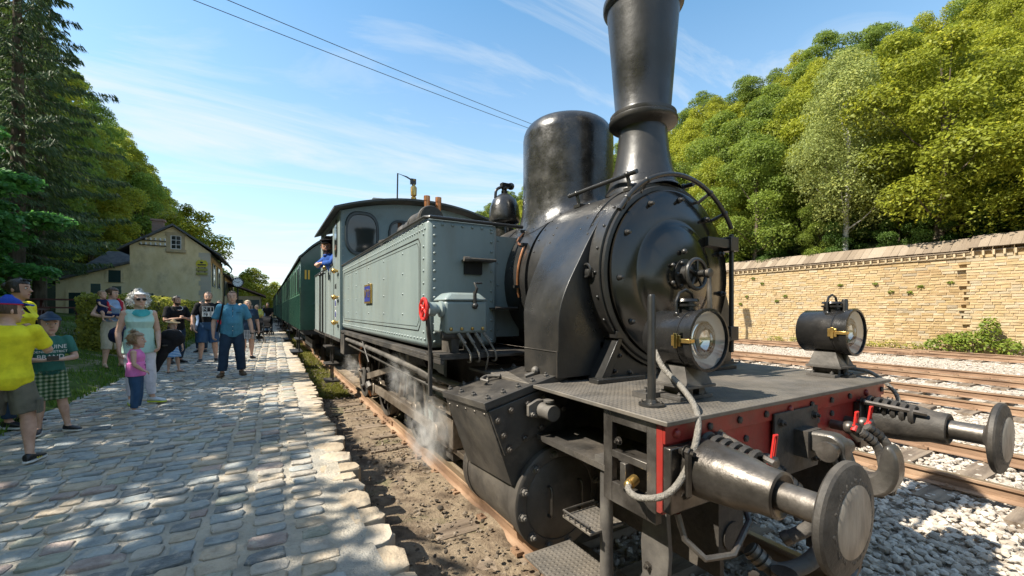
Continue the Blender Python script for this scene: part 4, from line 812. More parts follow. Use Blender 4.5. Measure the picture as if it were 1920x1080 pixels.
# headlamps with bracket
def lamp(x, y):
    cz = 1.585; hl = thing('headlamp', (x, y, cz)); attach(hl, LO); hl.location = (0, 0, 0); WL[hl.name] = Vector((0, 0, 0))
    b = MB(); b.lathe((x, y + .03, cz), (0, 1, 0), [(.150, 0), (.150, .27), (.138, .285), (.002, .29)], 40, False, True); b.torus((x, y + .085, cz), (0, 1, 0), .150, .004, 40, 6); P('housing', b, M_lampb, hl)
    b = MB(); b.lathe((x, y, cz), (0, 1, 0), [(.150, .036), (.161, .034), (.163, -.004), (.150, -.006), (.147, .034)], 40, False, False); P('rim', b, M_lampb, hl)
    b = MB(); b.lathe((x, y, cz), (0, 1, 0), [(.147, .010), (.144, .016), (.112, .040), (.098, .046)], 40, False, False); P('reflector', b, M_refl, hl)
    b = MB(); b.lathe((x, y, cz), (0, 1, 0), [(.099, .046), (.098, .030), (.092, .028), (.088, .040), (.075, .052), (.072, .046), (.05, .060), (.02, .066), (.002, .067)], 40, False, True); P('inner_lens', b, M_chrome, hl)
    b = MB(); b.lathe((x, y, cz), (0, 1, 0), [(.150, .004), (.08, -.002), (.002, -.004)], 40, False, True); P('front_glass', b, M_glass, hl)
    b = MB(); b.lathe((x + .005, y + .14, cz), (0, 0, 1), [(.055, .14), (.055, .172), (.068, .174), (.068, .186), (.05, .188), (.05, .198), (.066, .20), (.06, .214), (.002, .216)], 24); P('vent_cap', b, M_lampb, hl)
    b = MB(); b.tube([(x - .075, y + .14, cz + .115), (x - .077, y + .14, cz + .20), (x - .05, y + .14, cz + .245), (x, y + .14, cz + .262), (x + .05, y + .14, cz + .245), (x + .07, y + .14, cz + .20)], .008, 8); b.ball((x - .083, y + .135, cz + .125), (.008, .016, .022), 8, 6); P('carry_handle', b, M_lampb, hl)
    b = MB(); b.box(x - .166, x - .148, y + .045, y + .10, cz - .028, cz + .028); b.box(x - .170, x - .158, y - .012, y + .05, cz - .010, cz + .012); b.box(x - .174, x - .16, y + .06, y + .08, cz - .038, cz + .038); b.box(x - .16, x - .13, y - .014, y - .004, cz - .009, cz + .011); P('brass_latch', b, M_brass, hl, bev=.003)
    b = MB(); b.box(x + .150, x + .178, y + .0, y + .03, cz - .012, cz + .012); P('side_lug', b, M_lampb, hl)
    b = MB(); b.hexa([(x - .10, y + .05, 1.35), (x + .10, y + .05, 1.35), (x + .10, y + .25, 1.35), (x - .10, y + .25, 1.35), (x - .075, y + .09, 1.45), (x + .075, y + .09, 1.45), (x + .075, y + .22, 1.45), (x - .075, y + .22, 1.45)])
    b.box(x - .115, x + .115, y + .04, y + .26, 1.335, 1.35); b.box(x - .055, x - .02, y + .08, y + .24, 1.29, 1.334); b.box(x + .03, x + .075, y + .08, y + .24, 1.29, 1.334); b.box(x - .13, x + .13, y + .07, y + .25, 1.273, 1.292)
    for q in ((-.10, .10), (.10, .10), (-.10, .22)): b.bolt((x + q[0], y + q[1], 1.292), (0, 0, 1), .012)
    P('lamp_bracket', b, M_steel2, hl, bev=.003)
lamp(-.565, .12); lamp(.975, .09)
b = MB(); b.tube(smooth([(-.71, .34, 1.52), (-.74, .26, 1.44), (-.75, .14, 1.36), (-.83, -.0, 1.29), (-.915, -.07, 1.20), (-1.0, -.075, 1.06), (-1.085, -.05, .975), (-1.14, .04, .94), (-1.13, .12, .945), (-1.07, .155, .955)], 40), .0145, 10)
cb = P('lamp_cable', b, M_conduit); b = MB(); b.cyl((-1.09, .15, .95), (-1.045, .16, .96), .024, 10); b.ball((-1.10, .147, .95), .022, 8, 6); P('brass_end', b, M_brass, cb)
b = MB(); b.tube(smooth([(1.02, .30, 1.50), (1.10, .26, 1.34), (1.17, .08, 1.30), (1.21, -.04, 1.18), (1.20, -.07, 1.08)], 20), .013, 8); P('lamp_cable', b, M_conduit)
for x, y in ((-.886, .206), (.99, .16)):
    b = MB(); b.lathe((x, y, 1.272), (0, 0, 1), [(.062, 0), (.062, .012), (.03, .016), (.026, .03), (.020, .032), (.0195, .53), (.015, .543), (.002, .545)], 16); q = P('lamp_iron_post', b, M_blk)
    b = MB()
    for a in range(4): b.bolt((x + .045 * math.cos(a * 1.57 + .7), y + .045 * math.sin(a * 1.57 + .7), 1.284), (0, 0, 1), .008)
    P('base_bolts', b, M_steel, q)
for a_ in ((-.80, -.60, .32, .42, 1.273, 1.30), (1.0, 1.28, .12, .30, 1.274, 1.29), (-.3, -.05, .9, 1.0, 1.273, 1.31)): b = MB(); b.box(*a_); P('deck_pad', b, M_steel2)
b = MB(); b.bolt((-.76, .36, 1.30), (0, 0, 1), .016); P('bolt', b, M_steel2)
# smokebox
SZ = 1.985; sc_ = (0, 0, SZ)
def ringpts(r, y, a0, a1, n=20): return [(r * math.cos(a0 + (a1 - a0) * i / n), y, SZ + r * math.sin(a0 + (a1 - a0) * i / n)) for i in range(n + 1)]
b = MB(); b.lathe((0, .84, SZ), (0, 1, 0), [(.665, 0), (.665, .17), (.675, .172), (.675, .24), (.665, .242), (.665, .86), (.60, .862)], 72); smb = P('smokebox', b, M_blk)
b = MB(); b.lathe((0, .84, SZ), (0, -1, 0), [(.60, -.01), (.645, 0), (.645, .012), (.638, .02), (.61, .022), (.61, .004)], 72, False, False); P('front_flange', b, M_blk, smb)
b = MB(); b.lathe((.01, .83, SZ), (0, -1, 0), [(.606, 0), (.606, .03), (.598, .036), (.40, .042), (.372, .046), (.352, .062), (.30, .083), (.20, .103), (.10, .113), (.002, .115)], 72); dr = P('smokebox_door', b, M_door)
for i in range(11): a = i * 2 * math.pi / 11 + .35; b = MB(); b.lathe((.01 + .545 * math.cos(a), .788, SZ + .545 * math.sin(a)), (0, -1, 0), [(.02, -.01), (.02, .006), (.014, .012), (.013, .03), (.005, .034)], 10); P('door_clip', b, M_blk, dr)
b = MB(); b.lathe((.015, .72, SZ), (0, -1, 0), [(.11, 0), (.11, .012), (.07, .016), (.068, .075), (.05, .08), (.02, .085), (.02, .16)], 24)
for a in range(6): b.ball((.015 + .092 * math.cos(a * 1.047), .702, SZ + .092 * math.sin(a * 1.047)), .015, 8, 6)
b.ball((-.01, .70, SZ + .16), .02, 8, 6); b.ball((-.12, .705, SZ + .06), .016, 8, 6); b.ball((-.12, .705, SZ - .06), .016, 8, 6); P('door_hub', b, M_blk, dr)
b = MB(); c = Vector((.02, .625, SZ)); b.torus(c, (0, 1, 0), .10, .0145, 32, 8); b.lathe(c + Vector((0, .02, 0)), (0, -1, 0), [(.03, 0), (.03, .04)], 14)
for a in range(5): b.tube([c, c + Vector((math.cos(a * 1.2566 + .3), 0, math.sin(a * 1.2566 + .3))) * .098], .011, 6)
P('door_handwheel', b, M_blk, dr)
b = MB(); b.cyl((.02, .60, SZ), (.045, .545, SZ), .024, 12); b.lathe((.045, .56, SZ), (0, -1, 0), [(.032, 0), (.032, .022), (.02, .026)], 14); b.tube([(.045, .548, SZ), (.046, .548, SZ - .10), (.05, .546, SZ - .24)], [.014, .016, .019], 10); P('locking_handle', b, M_steel, dr)
b = MB()
for z in (SZ + .27, SZ - .43): b.box(.34 if z > SZ else .44, .67, .762, .795, z - .035, z + .035); b.box(.60, .70, .75, .85, z - .055, z + .055)
b.cyl((.665, .79, SZ - .58), (.665, .79, SZ + .35), .018, 10); P('door_hinge', b, M_blk, dr, bev=.004)
b = MB(); b.tube(ringpts(.70, .74, rad(33), rad(146), 30), .0165, 10); ah = P('arc_handrail', b, M_blk, smb)
for a in (44, 62, 118, 137): a = rad(a); b = MB(); b.tube([(.70 * math.cos(a), .74, SZ + .70 * math.sin(a)), (.63 * math.cos(a), .83, SZ + .63 * math.sin(a))], .012, 6); b.ball((.70 * math.cos(a), .74, SZ + .70 * math.sin(a)), .024, 10, 6); P('stanchion', b, M_blk, ah)
for s in (-1, 1):
    b = MB(); b.tube([(s * .30, .86, 2.70), (s * .30, 1.62, 2.70)], .0165, 10); hr = P('side_handrail', b, M_blk, smb)
    for y in (.95, 1.52): b = MB(); b.tube([(s * .30, y, 2.70), (s * .265, y, 2.585)], .014, 8); b.ball((s * .30, y, 2.70), .024, 10, 6); b.box(s * .27 - .03, s * .27 + .03, y - .04, y + .04, 2.585, 2.61); P('stanchion', b, M_blk, hr)
    b = MB(); x = s * .672; b.torus((x + s * .02, .93, 2.0), (1, 0, 0), .042, .0085, 22, 6); b.lathe((x - s * .01, .93, 1.985), (s, 0, 0), [(.028, 0), (.026, .03), (.01, .035)], 10); P('lifting_ring', b, M_blk, smb)
    # saddle bracket
    b = MB(); out = [(s * .66, 1.275), (s * .60, 1.275), (s * .47, 1.545)]
    for i in range(7): a = rad(222 + i * 6); out.append((-s * .67 * math.cos(a) if s > 0 else .67 * math.cos(a), SZ + .67 * math.sin(a)))
    out += [(s * .20, 1.275)]; b.prism(out[1:], .87, .90, 'y'); b.hexa([(s * .66, .83, 1.273), (s * .58, .83, 1.273), (s * .58, .98, 1.273), (s * .66, .98, 1.273), (s * .50, .83, 1.55), (s * .46, .83, 1.55), (s * .46, .98, 1.55), (s * .50, .98, 1.55)])
    b.box(s * .47 - .055, s * .47 + .055, .82, .99, 1.552, 1.60); b.box(min(s * .72, s * .30), max(s * .72, s * .30), .78, .87, 1.2725, 1.30); sbk = P('saddle_bracket', b, M_blk, bev=.003)
    for p in ((.45, 1.43), (.50, 1.33), (.36, 1.31)): b = MB(); b.bolt((s * p[0], .87, p[1]), (0, -1, 0), .016); P('bolt', b, M_steel, sbk)
b = MB(); b.box(-.55, .55, .95, 1.75, 1.273, 1.52); P('saddle', b, M_grime)
b = MB()
for i in range(26): a = rad(i * 360 / 26); b.rivet((.668 * math.cos(a), .87, SZ + .668 * math.sin(a)), (math.cos(a), 0, math.sin(a)), .011)
for i in range(16): a = rad(20 + i * 140 / 15); [b.rivet((.668 * math.cos(a), y, SZ + .668 * math.sin(a)), (math.cos(a), 0, math.sin(a)), .008) for y in (1.12, 1.66)]
P('rivets', b, M_blk, smb, kind='stuff')
b = MB(); b.lathe((0, 1.70, SZ), (0, 1, 0), [(.60, 0), (.615, .0), (.615, .06), (.655, .062), (.655, .64), (.662, .642), (.662, .70), (.655, .702), (.655, 2.0), (.662, 2.002), (.662, 2.06), (.655, 2.062), (.655, 4.75)], 72); boi = P('boiler', b, M_blk)
# chimney, dome, valve
b = MB(); b.lathe((0, 1.086, 0), (0, 0, 1), [(.262, 2.665), (.258, 2.69), (.238, 2.745), (.215, 2.83), (.193, 2.95), (.182, 3.06), (.180, 3.12), (.205, 3.135), (.245, 3.15), (.256, 3.165), (.256, 3.19), (.245, 3.20), (.247, 3.21), (.247, 3.228), (.213, 3.235), (.206, 3.26), (.225, 3.50), (.245, 3.75), (.270, 4.04), (.292, 4.05), (.300, 4.065), (.300, 4.10), (.285, 4.12), (.25, 4.125), (.235, 4.10), (.22, 3.9)], 56, False, False); P('chimney', b, M_blk)
def saddle_skirt(nm, cx, cy, rings_, rb, m, parent=None, n=56):
    """rings_ = [(radius, share of the saddle shape, height)] from the barrel surface up to a level collar"""
    rs = []
    for r, k, z in rings_:
        rs.append([(cx + r * math.cos(t), cy + r * math.sin(t), (SZ + math.sqrt(max(.01, rb * rb - (cx + r * math.cos(t)) ** 2))) * k + z * (1 - k) + .004) for t in [2 * math.pi * i / n for i in range(n)]])
    b = MB(); b.rings(rs, True, False, False); return P(nm, b, m, parent, 0, 60)
saddle_skirt('chimney_saddle', 0, 1.086, [(.285, 1, 2.6), (.283, .92, 2.78), (.27, .6, 2.70), (.262, .2, 2.68), (.262, 0, 2.668)], .668, M_blk)
prof = [(.43, 2.85), (.43, 3.355)] + [(.43 - .16 + .16 * math.cos(rad(a)), 3.355 + .17 * math.sin(rad(a))) for a in range(15, 91, 15)] + [(.12, 3.538), (.002, 3.542)]
b = MB(); b.lathe((0, 2.03, 0), (0, 0, 1), prof, 56, False); 
M_dome = mat('dome_black', [(.014, .0135, .013), (.022, .021, .02), (.04, .038, .035)], .27, scale=7, bump=.16, bscale=12, rvar=.14, spec=.6, dirt=(.10, .092, .08), dscale=8, dlo=.55, dhi=.8)
dm = P('steam_dome', b, M_dome); saddle_skirt('dome_skirt', 0, 2.03, [(.505, 1, 2.6), (.495, .97, 2.8), (.465, .85, 2.76), (.443, .5, 2.76), (.434, .15, 2.80), (.43, 0, 2.846)], .655, M_dome, dm)
b = MB(); [b.rivet((.482 * math.cos(t), 2.03 + .482 * math.sin(t), SZ + math.sqrt(.66 ** 2 - (.482 * math.cos(t)) ** 2) + .014), (math.cos(t) * .7, 0, 1), .010) for t in [i * .2618 for i in range(24)]]; P('rivets', b, M_blk, dm, kind='stuff')
vx, vy = -.30, 2.75
b = MB(); b.lathe((vx, vy, 2.52), (0, 0, 1), [(.10, 0), (.10, .13), (.155, .15), (.168, .17), (.165, .22), (.155, .32), (.125, .40), (.07, .45), (.035, .47), (.035, .50), (.002, .505)], 32); vb = P('bell_valve', b, M_dome)
b = MB(); b.tube(smooth([(vx - .11, vy, 2.93), (vx - .10, vy, 3.01), (vx - .05, vy, 3.05), (vx + .03, vy, 3.07)], 12), .016, 8); b.ball((vx, vy, 3.05), .035, 8, 6); b.box(vx - .04, vx + .10, vy - .03, vy + .03, 3.055, 3.10); b.ball((vx + .08, vy, 3.08), .04, 8, 6); P('valve_lever', b, M_blk, vb)
b = MB(); b.tube(ringpts(.668, 2.05, rad(118), rad(146), 8) + [(-.668 * math.cos(rad(30)), 1.98, SZ + .668 * math.sin(rad(30)))] + ringpts(.668, 1.86, rad(152), rad(192), 10), .0105, 8); cpipe = P('copper_pipe', b, M_copper)
b = MB()
for a, y in ((136, 2.05), (152, 1.86), (184, 1.86)): a = rad(a); b.box(-.03, .03, -.014, .014, -.012, .012, Matrix.Translation((.675 * math.cos(a), y, SZ + .675 * math.sin(a))))
P('pipe_clips', b, M_blk, cpipe)
# steam pipe covers down to the chests
for s in (-1, 1):
    def outl(k): 
        o = [(s * x, z) for x, z in smooth2]
        return o
    smooth2 = [(v.x, v.z) for v in smooth([(.50, 0, 2.43), (.62, 0, 2.26), (.74, 0, 2.06), (.84, 0, 1.88), (.895, 0, 1.72), (.905, 0, 1.52), (.905, 0, 1.30)], 18)] + [(.45, 1.30), (.45, 2.30)]
    b = MB(); n = len(smooth2); yr = lambda z: 1.36 + max(0, z - 1.6) * .22
    b.rings([[(s * x, .95, z) for x, z in smooth2], [(s * x, yr(z), z) for x, z in smooth2]]); cv = P('steam_pipe_cover', b, M_blk, bev=.004)
    b = MB(); b.tube([(s * .908, .955, 1.47), (s * .908, 1.35, 1.47)], .004, 5); b.tube([(s * .908, .955, 1.47), (s * .908, .955, 1.31)], .006, 5); P('weld_seam', b, M_steel, cv)
    b = MB()
    for (x, z) in smooth2[1:4]: b.rivet((s * x, 1.0, z), (s, 0, .8), .009); b.rivet((s * x, yr(z) - .06, z), (s, 0, .8), .009)
    P('rivets', b, M_blk, cv, kind='stuff')
# cylinders and steam chests
def cylinder(s):
    cx, cz = s * .885, .54; b = MB(); b.lathe((cx, .985, cz), (0, 1, 0), [(.33, 0), (.33, .07), (.318, .072), (.318, .70), (.325, .702), (.325, .78), (.10, .785)], 48); cy = P('cylinder', b, M_grime2)
    b = MB(); b.lathe((cx, .985, cz), (0, -1, 0), [(.334, -.002), (.334, .028), (.322, .036), (.262, .036), (.258, .030), (.25, .036), (.002, .042)], 48); P('cylinder_cover', b, M_grime2, cy)
    bb = MB().bolt((0, 0, 0), (0, -1, 0), .0215).mesh('bolt', M_steel2, 30)
    for i in range(12): a = i * math.pi / 6 + .2; inst(bb, 'bolt', Matrix.Translation((cx + .293 * math.cos(a), .948, cz + .293 * math.sin(a))), cy)
    for x in (-.10, .14): b = MB(); b.tube(smooth([(cx + x, .95, cz + .09), (cx + x, .91, cz + .085), (cx + x, .905, cz), (cx + x, .91, cz - .085), (cx + x, .95, cz - .09)], 14), .009, 6); P('cover_handle', b, M_steel, cy)
    # chest: inclined box above the cylinder
    q = lambda x, z: (s * x, z)
    F = [(1.215, .66), (.80, .66), (.80, 1.30), (1.395, 1.155)]; y0, y1 = 1.0, 1.66
    def ring(off, y, dz): return [(s * x, y, z + dz) for x, z in off]
    b = MB(); b.rings([ring(F, y0, 0), ring(F, y1, -.045)]); ch_ = P('steam_chest', b, M_chest, bev=.003)
    T = [(1.405, 1.150), (.79, 1.297), (.80, 1.340), (1.415, 1.193)]; b = MB(); b.rings([ring(T, y0 - .02, 0), ring(T, y1 + .015, -.045)]); P('chest_lid', b, M_chest, ch_, bev=.003)
    FP = [(1.275, .86), (.98, .99), (.82, 1.05), (.805, 1.285), (1.385, 1.142)]; b = MB(); b.rings([ring(FP, y0 - .022, 0), ring(FP, y0 - .001, 0)]); P('chest_front', b, M_chest, ch_, bev=.003)
    up = Vector((s * .235, 0, 1)).normalized()
    bb2 = MB().bolt((0, 0, 0), (0, 0, 1), .017).mesh('bolt', M_steel2, 30); rot = Matrix.Rotation(s * .235, 4, 'Y')
    for i in range(6):
        f = i / 5
        for y in ((y0 + .03, y1 - .03) if 0 < i < 5 else [y0 + .03 + (y1 - y0 - .06) * k / 3 for k in range(4)]):
            x = 1.365 - .53 * f; z = 1.205 + .128 * f - .045 * (y - y0) / .66; inst(bb2, 'bolt', Matrix.Translation((s * x, y, z - .001)) @ rot, ch_)
    bb3 = MB().bolt((0, 0, 0), (0, -1, 0), .0185).mesh('bolt', M_steel, 30)
    for x, z in ((1.33, 1.085), (1.24, 1.135), (1.12, 1.16), (1.0, 1.19), (.88, 1.225), (1.29, .99), (1.25, .90), (1.14, .95), (1.02, 1.0), (.85, 1.10)): inst(bb3, 'bolt', Matrix.Translation((s * x, y0 - .022, z)), ch_)
    b = MB()
    for i in range(5):
        f = i / 4; y = y0 + .05 + .56 * f; b.rivet((s * 1.222, y, .715 - .045 * f), (s, 0, -.3), .010); b.rivet((s * 1.378, y, 1.11 - .045 * f), (s, 0, -.3), .010)
    for i in range(3): f = i / 3; b.rivet((s * (1.24 + .13 * f), y0 + .03, .76 + .34 * f), (s, 0, -.3), .010)
    P('rivets', b, M_steel, ch_, kind='stuff')
    b = MB(); c = Vector((s * 1.045, .978, 1.125)); b.lathe(c, (0, -1, 0), [(.06, 0), (.06, .03), (.048, .035), (.048, .09)], 20); b.prism([(c.x - .10, c.z - .03), (c.x + .10, c.z - .055), (c.x + .105, c.z + .02), (c.x + .03, c.z + .06), (c.x - .04, c.z + .06), (c.x - .10, c.z + .035)], .92, .945, 'y'); b.cyl((c.x, .945, c.z), (c.x, .80, c.z), .047, 20); b.lathe((c.x, .85, c.z + .03), (0, 0, 1), [(.022, 0), (.022, .03), (.034, .032), (.034, .045)], 14)
    for x in (-.075, .075): b.bolt((c.x + x, .92, c.z - .02), (0, -1, 0), .015)
    P('valve_gland', b, M_steel2, ch_, bev=.002)
    b = MB(); b.tube(smooth([(s * 1.20, 1.35, 1.25), (s * 1.22, 1.42, 1.255), (s * 1.15, 1.48, 1.265), (s * 1.08, 1.40, 1.275)], 12), .011, 6); b.tube([(s * 1.0, 1.2, 1.29), (s * .9, 1.18, 1.32)], .014, 6); b.ball((s * .92, 1.19, 1.325), .03, 8, 6); P('lid_fittings', b, M_steel2, ch_)
cylinder(-1); cylinder(1)
# steps by the cylinder
for s in (-1, 1):
    b = MB(); b.box(min(s * 1.25, s * .93), max(s * 1.25, s * .93), .28, .80, .335, .352); lo_ = P('lower_step', b, M_plate, bev=.003)
    b = MB(); b.cyl((s * 1.0, .40, .05), (s * 1.0, .40, .98), .033, 12); b.lathe((s * 1.0, .40, .96), (0, 0, 1), [(.06, 0), (.06, .03)], 4); P('step_post', b, M_steel2)
    b = MB(); b.box(min(s * 1.11, s * .88), max(s * 1.11, s * .88), .40, .63, .60, .615); st = P('upper_step', b, M_plate, bev=.003); b = MB(); b.tube([(s * 1.105, .41, .62), (s * 1.11, .40, .645), (s * 1.11, .62, .645), (s * 1.0, .625, .645), (s * .89, .625, .645)], .006, 6)
    for i in range(5): b.tube([(s * 1.11, .43 + i * .045, .615), (s * 1.11, .43 + i * .045, .645)], .004, 4)
    P('step_rim', b, M_steel, st)
    b = MB(); pr = [(.10, .85), (.22, .85), (.25, .60), (.24, .45), (.30, .32), (.36, .20), (.36, .02), (.22, .02), (.18, .2), (.10, .36), (.08, .6)]; b.prism(pr, s * .90 - .014, s * .90 + .014, 'x'); gi = P('guard_iron', b, M_steel2, bev=.003)
    b = MB(); b.bolt((s * .914, .16, .76), (s, 0, 0), .02); P('bolt', b, M_steel, gi); b = MB(); b.bolt((s * .914, .2, .5), (s, 0, 0), .016); P('bolt', b, M_steel, gi); b = MB(); b.tube(smooth([(s * .915, .13, .42), (s * .94, .12, .45), (s * .945, .2, .40), (s * .93, .24, .33), (s * .915, .2, .30)], 12), .008, 6); P('hook_wire', b, M_steel, gi)
    b = MB(); b.box(min(s * .62, s * 1.05), max(s * .62, s * 1.05), .36, .98, .93, .96); P('inner_shelf', b, M_grime)
# tanks
RV = lambda b, pts, d, r: [b.rivet(p, d, r) for p in pts]
for s in (-1, 1):
    x0, x1 = s * 1.40, s * .75; xa, xb = min(x0, x1), max(x0, x1); b = MB(); b.box(xa, xb, 2.05, 6.445, 1.425, 2.49); tk = P('side_tank', b, M_tanside, bev=.045)
    b = MB(); b.box(min(s * .75, s * .50), max(s * .75, s * .50), 2.11, 2.30, 1.50, 2.40); P('inner_tank_plate', b, M_tanside, tk)
    b = MB(); b.tube([(s * 1.405, 6.44, 2.492), (s * 1.405, 2.09, 2.492), (s * 1.38, 2.05, 2.492), (s * .50, 2.05, 2.492)], .016, 8); P('top_beading', b, M_blk, tk)
    b = MB(); X = s * 1.40
    RV(b, [(X, 2.10 + i * .068, 2.40) for i in range(64)], (s, 0, 0), .012); RV(b, [(X, 2.16 + i * .12, 2.45) for i in range(36)], (s, 0, 0), .009); RV(b, [(X, 2.10 + i * .095, 1.50) for i in range(46)], (s, 0, 0), .013)
    RV(b, [(X, 2.13, 1.56 + i * .10) for i in range(9)], (s, 0, 0), .013); RV(b, [(X, y, 1.70 + i * .19) for y in (2.75, 3.5, 4.3, 5.15, 5.85) for i in range(4)], (s, 0, 0), .012)
    RV(b, [(s * 1.335, 2.05, 1.48 + i * .072) for i in range(14)], (0, -1, 0), .015); RV(b, [(s * .82, 2.05, 1.48 + i * .085) for i in range(12)], (0, -1, 0), .014); RV(b, [(s * (1.27 - i * .09), 2.05, 2.44) for i in range(6)], (0, -1, 0), .015); RV(b, [(s * .72, 2.11, 1.56 + i * .2) for i in range(5)], (0, -1, 0), .012)
    RV(b, [(s * (1.25 - i * .11), 2.05, 1.46) for i in range(5)], (0, -1, 0), .013); P('rivets', b, M_tanside, tk, kind='stuff')
    b = MB()
    for o_, w in ((0, .010), (.035, .005)):
        ya, yb, za, zb_ = 2.22 + o_, 6.30 - o_, 1.565 + o_, 2.345 - o_; c = .05; pts = [(ya + c, za), (yb - c, za), (yb, za + c), (yb, zb_ - c), (yb - c, zb_), (ya + c, zb_), (ya, zb_ - c), (ya, za + c)]
        for i in range(8):
            p, q = pts[i], pts[(i + 1) % 8]; b.tube([(s * 1.4005, p[0], p[1]), (s * 1.4005, q[0], q[1])], w * .5, 4)
    P('lining', b, M_blk, tk, sm=0)
    b = MB(); b.box(min(s * 1.40, s * 1.425), max(s * 1.40, s * 1.425), 4.08, 4.46, 1.82, 2.06); npl = P('number_plate', b, M_brass, tk, bev=.005); b = MB(); b.box(min(s * 1.41, s * 1.427), max(s * 1.41, s * 1.427), 4.105, 4.435, 1.845, 2.035); P('plate_field', b, M_blue, npl, sm=0)
    text('N°12', .145, M_brass, 'plate_number', facing((s * 1.428, 4.27, 1.94), (s, 0, 0)), npl, .004, .95)
    b = MB(); b.box(min(s * 1.10, s * .84), max(s * 1.10, s * .84), 1.92, 2.048, 2.145, 2.16); b.tube([(s * 1.10, 1.925, 2.155), (s * .84, 1.925, 2.155)], .013, 6); b.lathe((s * 1.08, 1.93, 2.155), (s, 0, 0), [(.02, 0), (.02, .05)], 8); P('tank_step', b, M_grime, tk); b = MB(); b.box(min(s * 1.08, s * .92), max(s * 1.08, s * .92), 2.02, 2.051, 2.04, 2.14); P('step_recess', b, M_dark, tk, sm=0)
    b = MB(); b.box(min(s * .84, s * .62), max(s * .84, s * .62), 1.93, 2.10, 1.745, 1.76); b.tube([(s * .84, 1.935, 1.755), (s * .62, 1.935, 1.755)], .012, 6); P('tank_step', b, M_grime, tk)
    b = MB(); b.lathe((s * 1.1, 4.0, 2.492), (0, 0, 1), [(.22, 0), (.22, .06), (.24, .065), (.24, .085), (.20, .10), (.002, .12)], 24); b.box(s * 1.1 - .03, s * 1.1 + .03, 3.72, 4.28, 2.60, 2.63); P('filler_lid', b, M_grime, tk)
b = MB(); b.cyl((-1.12, 2.72, 2.63), (-1.12, 3.1, 2.63), .12, 20); b.torus((-1.12, 2.76, 2.63), (0, 1, 0), .11, .025, 24, 8); b.ball((-1.12, 3.3, 2.60), (.13, .22, .12), 12, 8); b.torus((-1.10, 3.15, 2.62), (.2, 1, .1), .115, .03, 24, 8); b.ball((-1.14, 3.55, 2.60), (.11, .16, .11), 10, 7); P('canvas_roll', b, M_grime)
for x in (-.2, .0): b = MB(); b.cyl((x, 5.6, 2.6), (x, 5.6, 3.62), .045, 16); b.cyl((x, 5.6, 3.56), (x, 5.6, 3.64), .052, 16); P('copper_chimney_pipe', b, M_copper)
b = MB(); b.tube(smooth([(-.75, 3.6, 2.52), (-.6, 3.7, 2.72), (-.2, 3.8, 2.80), (.3, 3.9, 2.72)], 12), .035, 8); b.box(-.5, .6, 4.2, 6.4, 2.5, 2.68); b.lathe((0, 4.6, 2.6), (0, 0, 1), [(.3, 0), (.3, .25), (.2, .33), (.002, .35)], 24); P('firebox_casing', b, M_blk)
